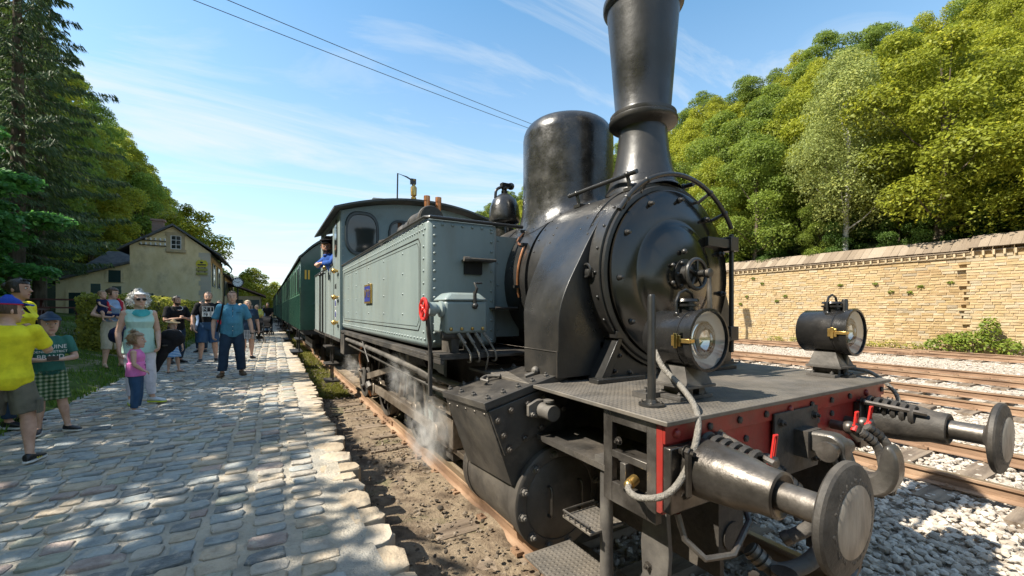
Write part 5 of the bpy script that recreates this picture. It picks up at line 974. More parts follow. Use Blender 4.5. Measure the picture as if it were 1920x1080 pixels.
# cab
def arcz(x): return 3.70 - .25 * (x / 1.45) ** 2
CW = 1.42
b = MB(); xs_ = lin(-CW, CW, 24); b.rings([[(x, y, arcz(x) - .03) for x in xs_] + [(CW, y, 1.25), (-CW, y, 1.25)] for y in (6.45, 6.48)]); cab = P('cab_front', b, M_cabshade)
b = MB(); xs_ = lin(-1.56, 1.56, 26); b.rings([[(x, y, arcz(x) + .035) for x in xs_] + [(x, y, arcz(x)) for x in xs_[::-1]] for y in (6.22, 9.55)]); 
M_roofg = mat('cab_roof_paint', [(.04, .045, .045), (.075, .08, .078)], .5, scale=3, bump=.15)
rf = P('cab_roof', b, M_roofg)
for s in (-1, 1):
    x0, x1 = s * CW - .015, s * CW + .015
    b = MB(); b.box(x0, x1, 6.481, 10.75, 1.25, 2.60); b.box(x0, x1, 6.481, 7.40, 2.601, 3.44); b.box(x0, x1, 9.0, 9.4, 2.601, 3.44); b.box(x0, x1, 7.401, 8.999, 3.34, 3.44); sd2 = P('cab_side', b, M_tanside)
    b = MB(); b.tube([(s * 1.44, 7.35, 2.60), (s * 1.44, 10.7, 2.60)], .018, 8); P('sill_beading', b, M_blk, sd2)
    b = MB(); yc, zc_ = 6.93, 3.02; pts = [(yc + math.copysign(abs(math.cos(t)) ** .55, math.cos(t)) * .16, zc_ + math.copysign(abs(math.sin(t)) ** .55, math.sin(t)) * .33) for t in [2 * math.pi * i / 28 for i in range(28)]]
    b.prism(pts, s * (CW + .016), s * (CW + .026)); wf = P('side_window', b, M_blk, sd2); b = MB(); b.prism([(yc + (y - yc) * .82, zc_ + (z - zc_) * .9) for y, z in pts], s * (CW + .02), s * (CW + .029)); P('pane', b, M_pane, wf)
    for y in (8.55, 9.05): b = MB(); b.tube([(s * 1.435, y, 2.52), (s * 1.49, y, 2.50), (s * 1.49, y, 1.25), (s * 1.435, y, 1.22)], .018, 8); b.ball((s * 1.49, y, 2.51), .035, 8, 6); P('cab_handrail', b, M_blk, sd2)
    b = MB(); b.ball((s * 1.46, 8.4, 2.62), .05, 10, 6); b.ball((s * 1.46, 8.0, 2.62), .04, 10, 6); P('brass_knobs', b, M_brass, sd2)
    for z in (2.42, 1.96, 1.52): b = MB(); b.cyl((s * 1.42, 6.72, z), (s * 1.52, 6.72, z), .025, 10); b.cyl((s * 1.49, 6.60, z), (s * 1.49, 6.84, z), .018, 8); b.ball((s * 1.5, 6.72, z), .045, 10, 6); P('brass_valve', b, M_brass, sd2)
    for y in (7.25, 8.45): b = MB(); b.box(s * 1.436 - .004, s * 1.436 + .004, y - .012, y + .012, 1.27, 2.56); P('door_seam', b, M_blk, sd2)
    for z, c in ((1.86, M_blue), (1.66, M_blue)): b = MB(); b.lathe((s * 1.434, 7.0, z), (s, 0, 0), [(.075, 0), (.075, .005)], 20); e = P('round_emblem', b, M_white, sd2); b = MB(); b.lathe((s * 1.434, 7.0, z), (s, 0, 0), [(.06, 0), (.06, .008)], 20); b.build('emblem_field', c, e)
    text('AR5', .13, M_blk, 'small_lettering', facing((s * 1.437, 7.0, 2.16), (s, 0, 0)), sd2)
    b = MB(); b.box(x0 - .02, x1 + .02, 6.40, 10.8, 1.20, 1.249); P('cab_footing', b, M_grime, sd2)
    b = MB()
    for z in (.95, .58, .22): b.box(min(s * 1.45, s * 1.18), max(s * 1.45, s * 1.18), 8.35, 8.85, z, z + .03)
    for y in (8.45, 8.75): b.box(s * 1.30 - .015, s * 1.30 + .015, y - .02, y + .02, .20, 1.22)
    P('cab_steps', b, M_grime)
b = MB(); b.box(-CW, CW, 9.38, 9.41, 2.5, 3.45); b.box(-CW, CW, 10.72, 10.75, 1.25, 2.6); b.box(-1.40, 1.40, 9.42, 10.7, 1.25, 2.45); P('bunker', b, M_tanside)
b = MB(); b.box(-1.40, 1.40, 6.5, 9.36, 1.24, 1.30); b.box(-.6, .6, 6.49, 7.0, 1.3, 2.9); b.ball((0, 7.05, 2.1), (.3, .1, .3)); P('backhead', b, M_grime)
def ovalwin(x, w, h, z):
    pts = [(x + math.copysign(abs(math.cos(t)) ** .7, math.cos(t)) * w, z + math.copysign(abs(math.sin(t)) ** .7, math.sin(t)) * h) for t in [2 * math.pi * i / 40 for i in range(40)]]
    b = MB(); sc2 = lambda k, y: [(x + (px - x) * k, y, z + (pz - z) * k) for px, pz in pts]; b.rings([sc2(1.0, 6.449), sc2(1.0, 6.425), sc2(.96, 6.41), sc2(.86, 6.41), sc2(.84, 6.43), sc2(.84, 6.449)], True, False, False); f = P('front_window', b, M_frameb, cab); b = MB(); b.prism([(a[0], a[2]) for a in sc2(.85, 0)], 6.432, 6.446, 'y'); P('pane', b, M_pane, f)
for x, w, h in ((-1.08, .285, .385), (-.40, .23, .30), (.40, .23, .30), (1.08, .285, .385)): ovalwin(x, w, h, 3.06)
b = MB(); RV(b, [(-1.39, 6.45, 2.55 + i * .12) for i in range(8)], (0, -1, 0), .010); RV(b, [(x, 6.45, arcz(x) - .09) for x in lin(-1.3, 1.3, 20)], (0, -1, 0), .010); P('rivets', b, M_tanside, cab, kind='stuff')
b = MB(); b.hexa([(-.72, 7.0, 3.66), (-.42, 7.0, 3.68), (-.42, 7.5, 3.68), (-.72, 7.5, 3.66), (-.70, 7.35, 3.95), (-.44, 7.35, 3.96), (-.44, 7.48, 3.96), (-.70, 7.48, 3.95)]); P('roof_hatch', b, M_roofg, rf)
b = MB(); b.lathe((-.12, 6.6, 3.72), (0, 0, 1), [(.03, 0), (.03, .08), (.05, .10), (.05, .13), (.03, .15), (.055, .17), (.06, .32), (.045, .34), (.03, .36), (.03, .44), (.045, .45), (.02, .48)], 14); wh = P('whistle', b, M_brass, rf); b = MB(); b.tube([(-.12, 6.6, 4.16), (-.25, 6.6, 4.22), (-.42, 6.6, 4.26), (-.43, 6.6, 3.70)], .014, 6); b.box(-.18, -.08, 6.57, 6.63, 4.10, 4.2); P('whistle_lever', b, M_blk, wh)
# running boards, pipes, lubricator
for s in (-1, 1):
    b = MB(); b.box(min(s * 1.44, s * .60), max(s * 1.44, s * .60), 1.64, 6.40, 1.378, 1.40); b.box(min(s * 1.44, s * 1.41), max(s * 1.44, s * 1.41), 1.64, 6.40, 1.345, 1.377); rb = P('running_board', b, M_grime, bev=.003)
    b = MB(); b.tube(smooth([(s * 1.40, 6.2, 1.27), (s * 1.38, 4, 1.25), (s * 1.33, 2.6, 1.20), (s * 1.15, 1.95, 1.12), (s * .9, 1.5, 1.02)], 20), .028, 10); b.lathe((s * 1.26, 2.35, 1.165), (-s * .25, -.9, -.12), [(.03, -.16), (.05, -.14), (.05, -.02), (.06, 0), (.06, .03), (.045, .05), (.045, .14), (.03, .16)], 14); P('delivery_pipe', b, M_steel2)
    b = MB(); b.tube([(s * 1.36, 6.0, 1.18), (s * 1.25, 2.2, 1.06), (s * .8, 1.6, .95)], .018, 6); b.tube([(s * 1.42, 4.6, 1.33), (s * 1.40, 4.3, 1.08)], .010, 5); b.box(min(s * 1.44, s * 1.2), max(s * 1.44, s * 1.2), 6.0, 6.38, 1.02, 1.364); P('under_pipes', b, M_grime)
    X = lambda v: s * v
    bx0, bx1 = min(X(1.395), X(1.05)), max(X(1.395), X(1.05)); b = MB(); b.box(bx0, bx1, 1.66, 1.92, 1.565, 1.805); lub = P('lubricator', b, M_tanside, bev=.02)
    b = MB(); b.hexa([(bx0 - .012, 1.648, 1.808), (bx1 + .012, 1.648, 1.808), (bx1 + .012, 1.932, 1.808), (bx0 - .012, 1.932, 1.808), (bx0 + .05, 1.70, 1.87), (bx1 - .05, 1.70, 1.87), (bx1 - .05, 1.88, 1.87), (bx0 + .05, 1.88, 1.87)]); P('lubricator_lid', b, M_tanside, lub, bev=.02)
    b = MB(); b.tube([(X(1.16), 1.66, 1.84), (X(1.16), 1.62, 1.90), (X(1.16), 1.66, 1.94), (X(1.10), 1.66, 1.945)], .010, 6); b.cyl((X(1.16), 1.655, 1.75), (X(1.16), 1.655, 1.88), .014, 8); b.ball((X(1.16), 1.65, 1.77), .024, 8, 6); P('lid_catch', b, M_blk, lub)
    b = MB(); b.lathe((X(1.395), 1.72, 1.745), (s, 0, 0), [(.06, 0), (.06, .02), (.035, .03), (.035, .05), (.052, .06), (.052, .11), (.02, .115), (.02, .14)], 18); P('shaft_housing', b, M_tanside, lub)
    c = Vector((X(1.535), 1.72, 1.745)); b = MB(); b.torus(c, (1, 0, 0), .075, .0135, 28, 8); b.ball(c, .022, 8, 6); [b.tube([c, c + Vector((0, math.cos(a), math.sin(a))) * .073], .010, 6) for a in (.5, 2.07, 3.64, 5.21)]; P('red_handwheel', b, M_redp, lub)
    for i in range(4): b = MB(); b.ball((X(1.35 - i * .085), 1.656, 1.60), .014, 8, 6); P('brass_screw', b, M_brass, lub)
    b = MB(); b.cyl((X(1.40), 1.72, 1.55), (X(1.18), 1.72, 1.55), .035, 10); b.box(X(1.30) - .03, X(1.30) + .03, 1.70, 1.90, 1.40, 1.56); b.box(X(1.12) - .03, X(1.12) + .03, 1.70, 1.90, 1.40, 1.56); b.box(bx0 - .05, bx1 + .05, 1.64, 1.94, 1.401, 1.42); P('lubricator_stand', b, M_grime, lub)
    for i in range(4):
        x = 1.29 - i * .07; b = MB(); b.tube(smooth([(X(x), 1.67, 1.56), (X(x - .03), 1.64, 1.50), (X(x - .07), 1.61, 1.42), (X(x - .08), 1.62, 1.36), (X(x - .10), 1.70, 1.345 if i != 2 else 1.25), (X(x - .02 if i == 2 else x - .12), 1.76 if i != 2 else 1.5, 1.34 if i != 2 else 1.235)], 18), .0075, 6); b.cyl((X(x), 1.668, 1.565), (X(x - .04), 1.632, 1.49), .014, 8); P('oil_pipe', b, M_conduit, lub)
    b = MB(); b.tube(smooth([(X(1.50), 1.75, 1.72), (X(1.49), 1.75, 1.58), (X(1.46), 1.8, 1.45), (X(1.46), 1.8, 1.12)], 12), .016, 8); b.box(X(1.46) - .012, X(1.46) + .012, 1.785, 1.815, 1.10, 1.3); P('drive_link', b, M_grime)
# wheels and motion
WR = .565; ax_y = (4.1, 5.9, 7.7)
def wheelmesh():
    b = MB(); b.lathe((0, 0, 0), (1, 0, 0), [(WR - .09, -.06), (WR, -.06), (WR - .008, .05), (WR + .03, .055), (WR + .03, .085), (WR - .09, .08)], 48, False, False); b.lathe((0, 0, 0), (1, 0, 0), [(.10, -.10), (.10, .09)], 20)
    for i in range(12): a = i * math.pi / 6; d_ = Vector((0, math.cos(a), math.sin(a))); b.tube([d_ * .08, d_ * (WR - .08)], [.036, .024], 6)
    return b.mesh('wheel', M_grime, 40)
wm = wheelmesh()
for y in ax_y:
    for s in (-1, 1): inst(wm, 'wheel', Matrix.Translation((s * .75, y, WR)) @ Matrix.Scale(s, 4, (-1, 0, 0)) if False else Matrix.Translation((s * .75, y, WR)) @ Matrix.Rotation(0 if s < 0 else math.pi, 4, 'Z'), LO)
    b = MB(); b.cyl((-.75, y, WR), (.75, y, WR), .08, 14); P('axle', b, M_grime)
for s in (-1, 1):
    cpz, cpy = WR - .05, -.26; X = s * .93
    b = MB()
    for y in ax_y: b.cyl((s * .8, y + cpy, cpz), (s * 1.03, y + cpy, cpz), .05, 14); b.lathe((s * .885, y, WR), (s, 0, 0), [(.14, 0), (.14, .03)], 20)
    P('crank_pins', b, M_steel2)
    b = MB(); b.box(X - .022, X + .022, ax_y[0] + cpy, ax_y[2] + cpy, cpz - .05, cpz + .05); [b.lathe((X - s * .035, y + cpy, cpz), (s, 0, 0), [(.10, 0), (.10, .07)], 18) for y in ax_y]; P('coupling_rod', b, M_rod, bev=.006)
    b = MB(); a_, c_ = Vector((s * 1.04, 2.75, .54)), Vector((s * 1.04, ax_y[1] + cpy, cpz)); b.hexa([a_ + Vector((-.02, 0, -.045)), a_ + Vector((.02, 0, -.045)), c_ + Vector((.02, 0, -.06)), c_ + Vector((-.02, 0, -.06)), a_ + Vector((-.02, 0, .045)), a_ + Vector((.02, 0, .045)), c_ + Vector((.02, 0, .06)), c_ + Vector((-.02, 0, .06))]); b.lathe(c_ - Vector((s * .04, 0, 0)), (s, 0, 0), [(.12, 0), (.12, .08)], 20); b.lathe(a_ - Vector((s * .04, 0, 0)), (s, 0, 0), [(.09, 0), (.09, .09), (.04, .10)], 16); P('connecting_rod', b, M_rod, bev=.005)
    b = MB(); b.cyl((s * .885, 1.76, .54), (s * .885, 2.7, .54), .035, 12); P('piston_rod', b, M_steel)
    b = MB(); b.box(s * .885 - .06, s * .885 + .06, 1.76, 3.5, .69, .74); b.box(s * .885 - .05, s * .885 + .05, 1.76, 3.5, .34, .39); P('slide_bars', b, M_rod, bev=.004)
    b = MB(); b.box(s * .885 - .09, s * .885 + .11, 2.55, 2.95, .40, .685); b.box(s * 1.02 - .02, s * 1.02 + .02, 2.45, 3.05, .76, .86); b.bolt((s * 1.04, 2.6, .81), (s, 0, 0), .03); b.bolt((s * 1.04, 2.9, .81), (s, 0, 0), .03); b.cyl((s * .9, 2.75, .54), (s * 1.12, 2.75, .54), .055, 14); P('crosshead', b, M_rod, bev=.004)
    b = MB(); e0 = Vector((s * 1.13, ax_y[1] - .05, WR + .10)); b.tube([(s * 1.1, ax_y[1] + cpy, cpz), e0], .06, 8); b.lathe(e0 - Vector((s * .04, 0, 0)), (s, 0, 0), [(.15, 0), (.15, .02), (.11, .025), (.11, .06), (.15, .065), (.15, .085)], 24); b.bolt(e0 + Vector((s * .045, .06, .1)), (s, 0, 0), .03); b.bolt(e0 + Vector((s * .045, -.05, -.13)), (s, 0, 0), .028); P('return_crank', b, M_steel2)
    b = MB(); L1 = Vector((s * 1.13, 4.05, 1.02)); d_ = (L1 - e0).normalized(); b.hexa([e0 + Vector((-.014, 0, -.05)), e0 + Vector((.014, 0, -.05)), L1 + Vector((.014, 0, -.035)), L1 + Vector((-.014, 0, -.035)), e0 + Vector((-.014, 0, .05)), e0 + Vector((.014, 0, .05)), L1 + Vector((.014, 0, .035)), L1 + Vector((-.014, 0, .035))]); b.lathe(L1 - Vector((s * .03, 0, 0)), (s, 0, 0), [(.06, 0), (.06, .06)], 14); P('eccentric_rod', b, M_rod, bev=.004)
    b = MB(); b.tube(smooth([(s * 1.08, 3.98, .68), (s * 1.08, 3.88, .90), (s * 1.08, 3.90, 1.15), (s * 1.08, 4.02, 1.30)], 10), .035, 6); b.tube([(s * 1.12, 3.55, 1.22), (s * 1.12, 3.55, .78)], .014, 6); b.tube([(s * 1.12, 3.3, 1.15), (s * 1.12, 3.25, .72)], .014, 6); b.tube([(s * 1.12, 3.02, 1.12), (s * 1.08, 2.98, .62)], .016, 6); b.tube([(s * 1.12, 3.9, 1.0), (s * 1.10, 1.68, 1.05)], .022, 8); b.box(s * 1.15 - .015, s * 1.15 + .015, 2.3, 3.5, 1.08, 1.15); P('valve_links', b, M_rod)
    b = MB(); b.prism([(3.45, .40), (3.6, .30), (3.75, .45), (3.7, .95), (3.55, 1.0), (3.45, .7)], s * .84 - .02, s * .84 + .02); b.box(s * .80 - .02, s * .80 + .02, 3.2, 3.55, .70, 1.20); P('motion_bracket', b, M_tanside, bev=.004)
    for y in ax_y: b = MB(); b.prism([(y - .62 - .12, .30), (y - .62 + .04, .32), (y - .60 + .0, .62), (y - .70, .75), (y - .80, .6)], s * .75 - .05, s * .75 + .05); b.tube([(s * .75, y - .70, .6), (s * .72, y - .74, 1.15)], .02, 6); P('brake_shoe', b, M_grime)
    b = MB(); b.box(s * .75 - .06, s * .75 + .06, 2.95, 3.15, .14, .44); b.box(s * .75 - .02, s * .75 + .02, 1.9, 3.0, .30, .36); b.tube([(s * .9, 6.7, 1.1), (s * .92, 6.75, .75), (s * .85, 6.9, .35)], .022, 8); P('brake_gear', b, M_grime)
    b = MB(); b.tube(smooth([(s * 1.05, 6.5, 1.15), (s * 1.08, 6.62, 1.0), (s * 1.06, 6.68, .75), (s * .98, 6.6, .45), (s * .9, 6.6, .2)], 14), .02, 8); P('copper_drain', b, M_copper)
# rear beam
b = MB(); b.box(-1.2, 1.2, 10.76, 10.8, .86, 1.24); P('rear_beam', b, M_grime)
for x in (-.875, .875): b = MB(); b.lathe((x, 10.8, 1.055), (0, 1, 0), [(.13, 0), (.1, .32), (.055, .33), (.055, .52), (.185, .55), (.185, .58), (.1, .60)], 24); P('rear_buffer', b, M_grime)
# ---------------------------------------------------------------- carriages
M_green = mat('carriage_green', [(.008, .050, .034), (.012, .066, .045), (.018, .085, .058)], .22, scale=1.5, bump=.03, bscale=6, rvar=.08, spec=.6, coat=.3)
M_croof = mat('carriage_roof', [(.03, .04, .038), (.05, .06, .055)], .5, scale=2, bump=.1); M_ylw = plain('yellow_class_mark', (.66, .42, .05), .45); M_under = plain('underframe_black', (.02, .019, .018), .7)
M_cpane = plain('carriage_window', (.010, .014, .013), .35, 0, .25)
M_gsunlit = mat('carriage_sunlit_green', [(.05, .13, .085), (.07, .17, .11)], .35, scale=2)  # pillars and battens: carriage green with sunlight lightened into the colour
def carriage():
    t = thing('passenger_carriage', (0, 0, 0), 'dark green old passenger carriage coupled right behind the locomotive', 'carriage', 'green carriages of the train')
    Wd, L = 1.5, 17.6; az = lambda x: 4.06 - .72 * abs(x / Wd) ** 2.6
    b = MB(); xs = lin(-Wd, Wd, 20)
    b.rings([[(x, y, az(x) - .04) for x in xs] + [(Wd, y, 1.12), (-Wd, y, 1.12)] for y in (0, L)]); b.build('body', M_green, t, sm=30)
    b = MB(); xo = lin(-Wd - .07, Wd + .07, 24); zz = lambda x: az(max(-Wd, min(Wd, x))) - (.05 if abs(x) > Wd else 0)
    b.rings([[(x, y, zz(x) + .05) for x in xo] + [(x, y, zz(x) - .01) for x in xo[::-1]] for y in (-.32, L + .32)]); b.build('roof', M_croof, t, sm=40)
    for y in (-.012, L + .012):
        b = MB(); [b.box(x - .03, x + .03, y - .012, y + .012, 1.13, 3.34 if abs(x) > 1.3 else 3.9) for x in (-1.465, -.5, .5, 1.465)]; b.build('corner_post', M_green, t, sm=0)
    b = MB(); b.box(-.45, .45, -.02, 0, 1.2, 3.2); b.build('end_door', M_green, t, sm=0)
    for x in (-1.36, -1.27): b = MB(); b.box(x - .025, x + .025, -.008, -.001, 2.68, 2.96); b.build('class_mark', M_ylw, t, sm=0)
    b = MB(); b.tube([(-1.2, -.03, 1.9), (-.6, -.10, 2.3), (-.5, -.1, 2.3)], .012, 5); b.tube([(-1.49, -.02, 1.3), (-1.52, -.06, 1.3), (-1.52, -.06, 2.4), (-1.49, -.02, 2.4)], .013, 6); b.build('end_handrail', M_green, t)
    for s in (-1, 1):
        x0, x1 = sorted((s * Wd, s * (Wd + .016)))
        for i in range(12):
            y = .55 + i * 1.42; f = MB(); a0, a1, z0, z1 = y, y + .95, 2.28, 3.12
            f.box(x0, x1, a0, a1, z0, z0 + .05); f.box(x0, x1, a0, a1, z1 - .05, z1); f.box(x0, x1, a0, a0 + .05, z0 + .05, z1 - .05); f.box(x0, x1, a1 - .05, a1, z0 + .05, z1 - .05); f.box(x0, x1, a0 + .45, a0 + .5, z0 + .05, z1 - .05)
            w = f.build('window', M_green, t, sm=0); g = MB(); g.box(*sorted((s * (Wd + .001), s * (Wd + .006))), a0 + .04, a1 - .04, z0 + .04, z1 - .04); g.build('pane', M_cpane, w, sm=0)
        b = MB()
        for i in range(26): y = .06 + i * .70; b.box(*sorted((s * Wd, s * (Wd + .028))), y - .02, y + .02, 1.13, 2.2)
        b.box(*sorted((s * Wd, s * (Wd + .012))), 0, L, 2.20, 2.24); [b.box(*sorted((s * Wd, s * (Wd + .02))), 1.52 + i * 1.42, 1.95 + i * 1.42, 2.26, 3.18) for i in range(12)]; b.box(*sorted((s * Wd, s * (Wd + .012))), 0, L, 3.2, 3.24); b.build('panel_battens', M_gsunlit, t, sm=0)
        for y0 in (.15, L - 1.4, 6.5):
            for z in (.42, .80): b = MB(); b.box(*sorted((s * 1.42, s * 1.75 if z < .5 else s * 1.62)), y0, y0 + 1.2, z, z + .035); b.build('footboard', M_under, t, sm=0)
            b = MB(); [b.box(*sorted((s * 1.5, s * 1.54)), y0 + q, y0 + q + .05, .42, 1.12) for q in (.1, 1.05)]; b.build('step_hanger', M_under, t, sm=0)
    b = MB(); b.box(-1.42, 1.42, .02, L - .02, .98, 1.118); b.box(-.9, .9, 5, 12, .62, .97); b.build('underframe', M_under, t, sm=0)
    for yc in (2.6, L - 2.6):
        b = MB()
        for s in (-1, 1): b.box(*sorted((s * .98, s * 1.08)), yc - 1.5, yc + 1.5, .45, .75)
        b.box(-.98, .98, yc - .2, yc + .2, .45, .95); b.build('bogie_frame', M_under, t, sm=0)
        for y in (yc - 1.05, yc + 1.05):
            for s in (-1, 1): b = MB(); b.lathe((s * .75, y, .46), (s, 0, 0), [(.49, -.07), (.46, -.05), (.46, .05), (.38, .055), (.36, .03), (.10, .03), (.10, .2), (.002, .21)], 28); b.build('wheel', M_under, t)
    for y, d in ((0, -1), (L, 1)):
        for x in (-.875, .875): b = MB(); b.lathe((x, y, 1.055), (0, d, 0), [(.11, 0), (.09, .35), (.05, .36), (.05, .52), (.17, .54), (.17, .57), (.05, .59)], 18); b.build('buffer', M_under, t)
    return t
ca = carriage(); ca.location = (-.12, 13.2, 0)
for i, y in enumerate((32.6, 52.0)):
    c = copy_tree(ca); c.location = (-.14 - .05 * i, y, 0); c['label'] = ['dark green old passenger carriage, second one behind the locomotive', 'dark green old passenger carriage at the far end of the train'][i]

# ---------------------------------------------------------------- people
def remesh(b, vox, it=4, wr=0.0, ws=(9, 9, 4), seed=0):
    me = D.meshes.new('t'); me.from_pydata(b.v, [], b.f); fix(me); o = D.objects.new('tmp', me); TS.collection.objects.link(o)
    m = o.modifiers.new('r', 'REMESH'); m.mode = 'VOXEL'; m.voxel_size = vox; s = o.modifiers.new('s', 'SMOOTH'); s.factor = .5; s.iterations = it
    vl_ = TS.view_layers[0]; vl_.update(); r = D.meshes.new_from_object(o.evaluated_get(vl_.depsgraph)); D.objects.remove(o); D.meshes.remove(me)
    if wr:
        n = len(r.vertices); co = np.empty(n * 3, np.float32); r.vertices.foreach_get('co', co); co = co.reshape(-1, 3); no = np.array([q.vector[:] for q in r.vertex_normals]); A_ = np.array(ws)
        k = np.array([noise.noise(Vector(p)) + .5 * noise.noise(Vector(p) * 2.4) for p in co * A_ + seed]); r.vertices.foreach_set('co', (co + no * (wr * k)[:, None]).astype(np.float32).ravel()); r.update()
    r.shade_smooth(); return r
SKIN = mat('skin', [(.46, .265, .19), (.55, .335, .245), (.60, .38, .29)], .5, scale=14, rvar=.08, spec=.4); SKIN2 = mat('tanned_skin', [(.40, .215, .145), (.48, .27, .185)], .5, scale=14, rvar=.08, spec=.4)
_cm = {}
def cloth(c, rough=.85):
    k = (c, rough)
    if k not in _cm: _cm[k] = mat('cloth', [tuple(x * .8 for x in c), c, tuple(min(1, x * 1.12) for x in c)], rough, scale=10, bump=.25, bscale=160, spec=.2)
    return _cm[k]
def checks(name, cols, s, ax=('X', 'Z')):
    m = D.materials.new(name); m.use_nodes = True; t = m.node_tree; L = t.links; tcn = t.nodes.new('ShaderNodeTexCoord'); sp = t.nodes.new('ShaderNodeSeparateXYZ'); L.new(tcn.outputs['Object'], sp.inputs[0]); acc = None
    for a in ax:
        k = N(t, 'ShaderNodeMath', operation='MULTIPLY'); L.new(sp.outputs[a], k.inputs[0]); k.inputs[1].default_value = s; q = N(t, 'ShaderNodeMath', operation='SINE'); L.new(k.outputs[0], q.inputs[0])
        w = N(t, 'ShaderNodeMath', operation='MULTIPLY_ADD'); L.new(q.outputs[0], w.inputs[0]); w.inputs[1].default_value = .5 / len(ax); w.inputs[2].default_value = .5 / len(ax)
        if acc is None: acc = w.outputs[0]
        else: ad = N(t, 'ShaderNodeMath', operation='ADD'); L.new(acc, ad.inputs[0]); L.new(w.outputs[0], ad.inputs[1]); acc = ad.outputs[0]
    c = ramp(t, acc, [(i / len(cols), q) for i, q in enumerate(cols)], 'CONSTANT'); p = t.nodes['Principled BSDF']; L.new(c, p.inputs['Base Color']); p.inputs['Roughness'].default_value = .85; return m
HEADP = [(0, .012, -.038, -.012), (.07, .024, -.048, .002), (.17, .033, -.052, .02), (.3, .040, -.051, .042), (.42, .0435, -.049, .053), (.55, .0455, -.0485, .058), (.68, .0465, -.0475, .059), (.8, .043, -.042, .054), (.91, .032, -.029, .040), (.98, .016, -.012, .020), (1, .005, -.003, .006)]
def headring(t, off=0.0, n=20, hk=1.0, front=None, cut=None):
    for i in range(len(HEADP) - 1):
        if HEADP[i + 1][0] >= t: break
    a, c = HEADP[i], HEADP[i + 1]; f = (t - a[0]) / (c[0] - a[0]); w, fr, bk = [a[k] + (c[k] - a[k]) * f for k in (1, 2, 3)]; out = []
    for j in range(n):
        th = 2 * math.pi * j / n; x, y = math.sin(th), math.cos(th); o = off
        if cut is not None and abs(math.atan2(x, -y)) < cut and t < front: o = -.010
        out.append((x * (w + o), (fr + bk) / 2 + y * ((bk - fr) / 2 + o), t))
    return out
def hand(b, wr, d, n, s, curl=.35, side=1):
    """palm, four unequal bent fingers and a thumb from the side of the palm"""
    wr = Vector(wr); d = Vector(d).normalized(); n = Vector(n); n = (n - d * n.dot(d)).normalized(); w = d.cross(n) * side
    rs = []
    for f, wd, th in ((-.06, .17, .15), (.1, .20, .14), (.3, .235, .13), (.47, .23, .10)):
        c = wr + d * s * f; rs.append([c + w * math.cos(a) * wd * s + n * math.sin(a) * th * s for a in [2 * math.pi * i / 10 for i in range(10)]])
    b.rings(rs)
    for k, (o, L) in enumerate(((-.17, .40), (-.058, .46), (.058, .43), (.165, .33))):
        p = wr + d * s * .42 + w * s * o; c = curl * (1 + .12 * k); p1 = p + (d * math.cos(c) + n * math.sin(c)) * s * L * .45; p2 = p1 + (d * math.cos(2 * c) + n * math.sin(2 * c)) * s * L * .33; p3 = p2 + (d * math.cos(2.8 * c) + n * math.sin(2.8 * c)) * s * L * .25
        b.tube([p, p1, p2, p3], [s * .062, s * .058, s * .052, s * .042], 7)
    p = wr + d * s * .1 - w * s * .17; p1 = p + (d * .7 - w * .6 + n * .3) * s * .24; p2 = p1 + (d * .9 - w * .1 + n * .35) * s * .2; b.tube([p, p1, p2], [s * .085, s * .068, s * .05], 7)
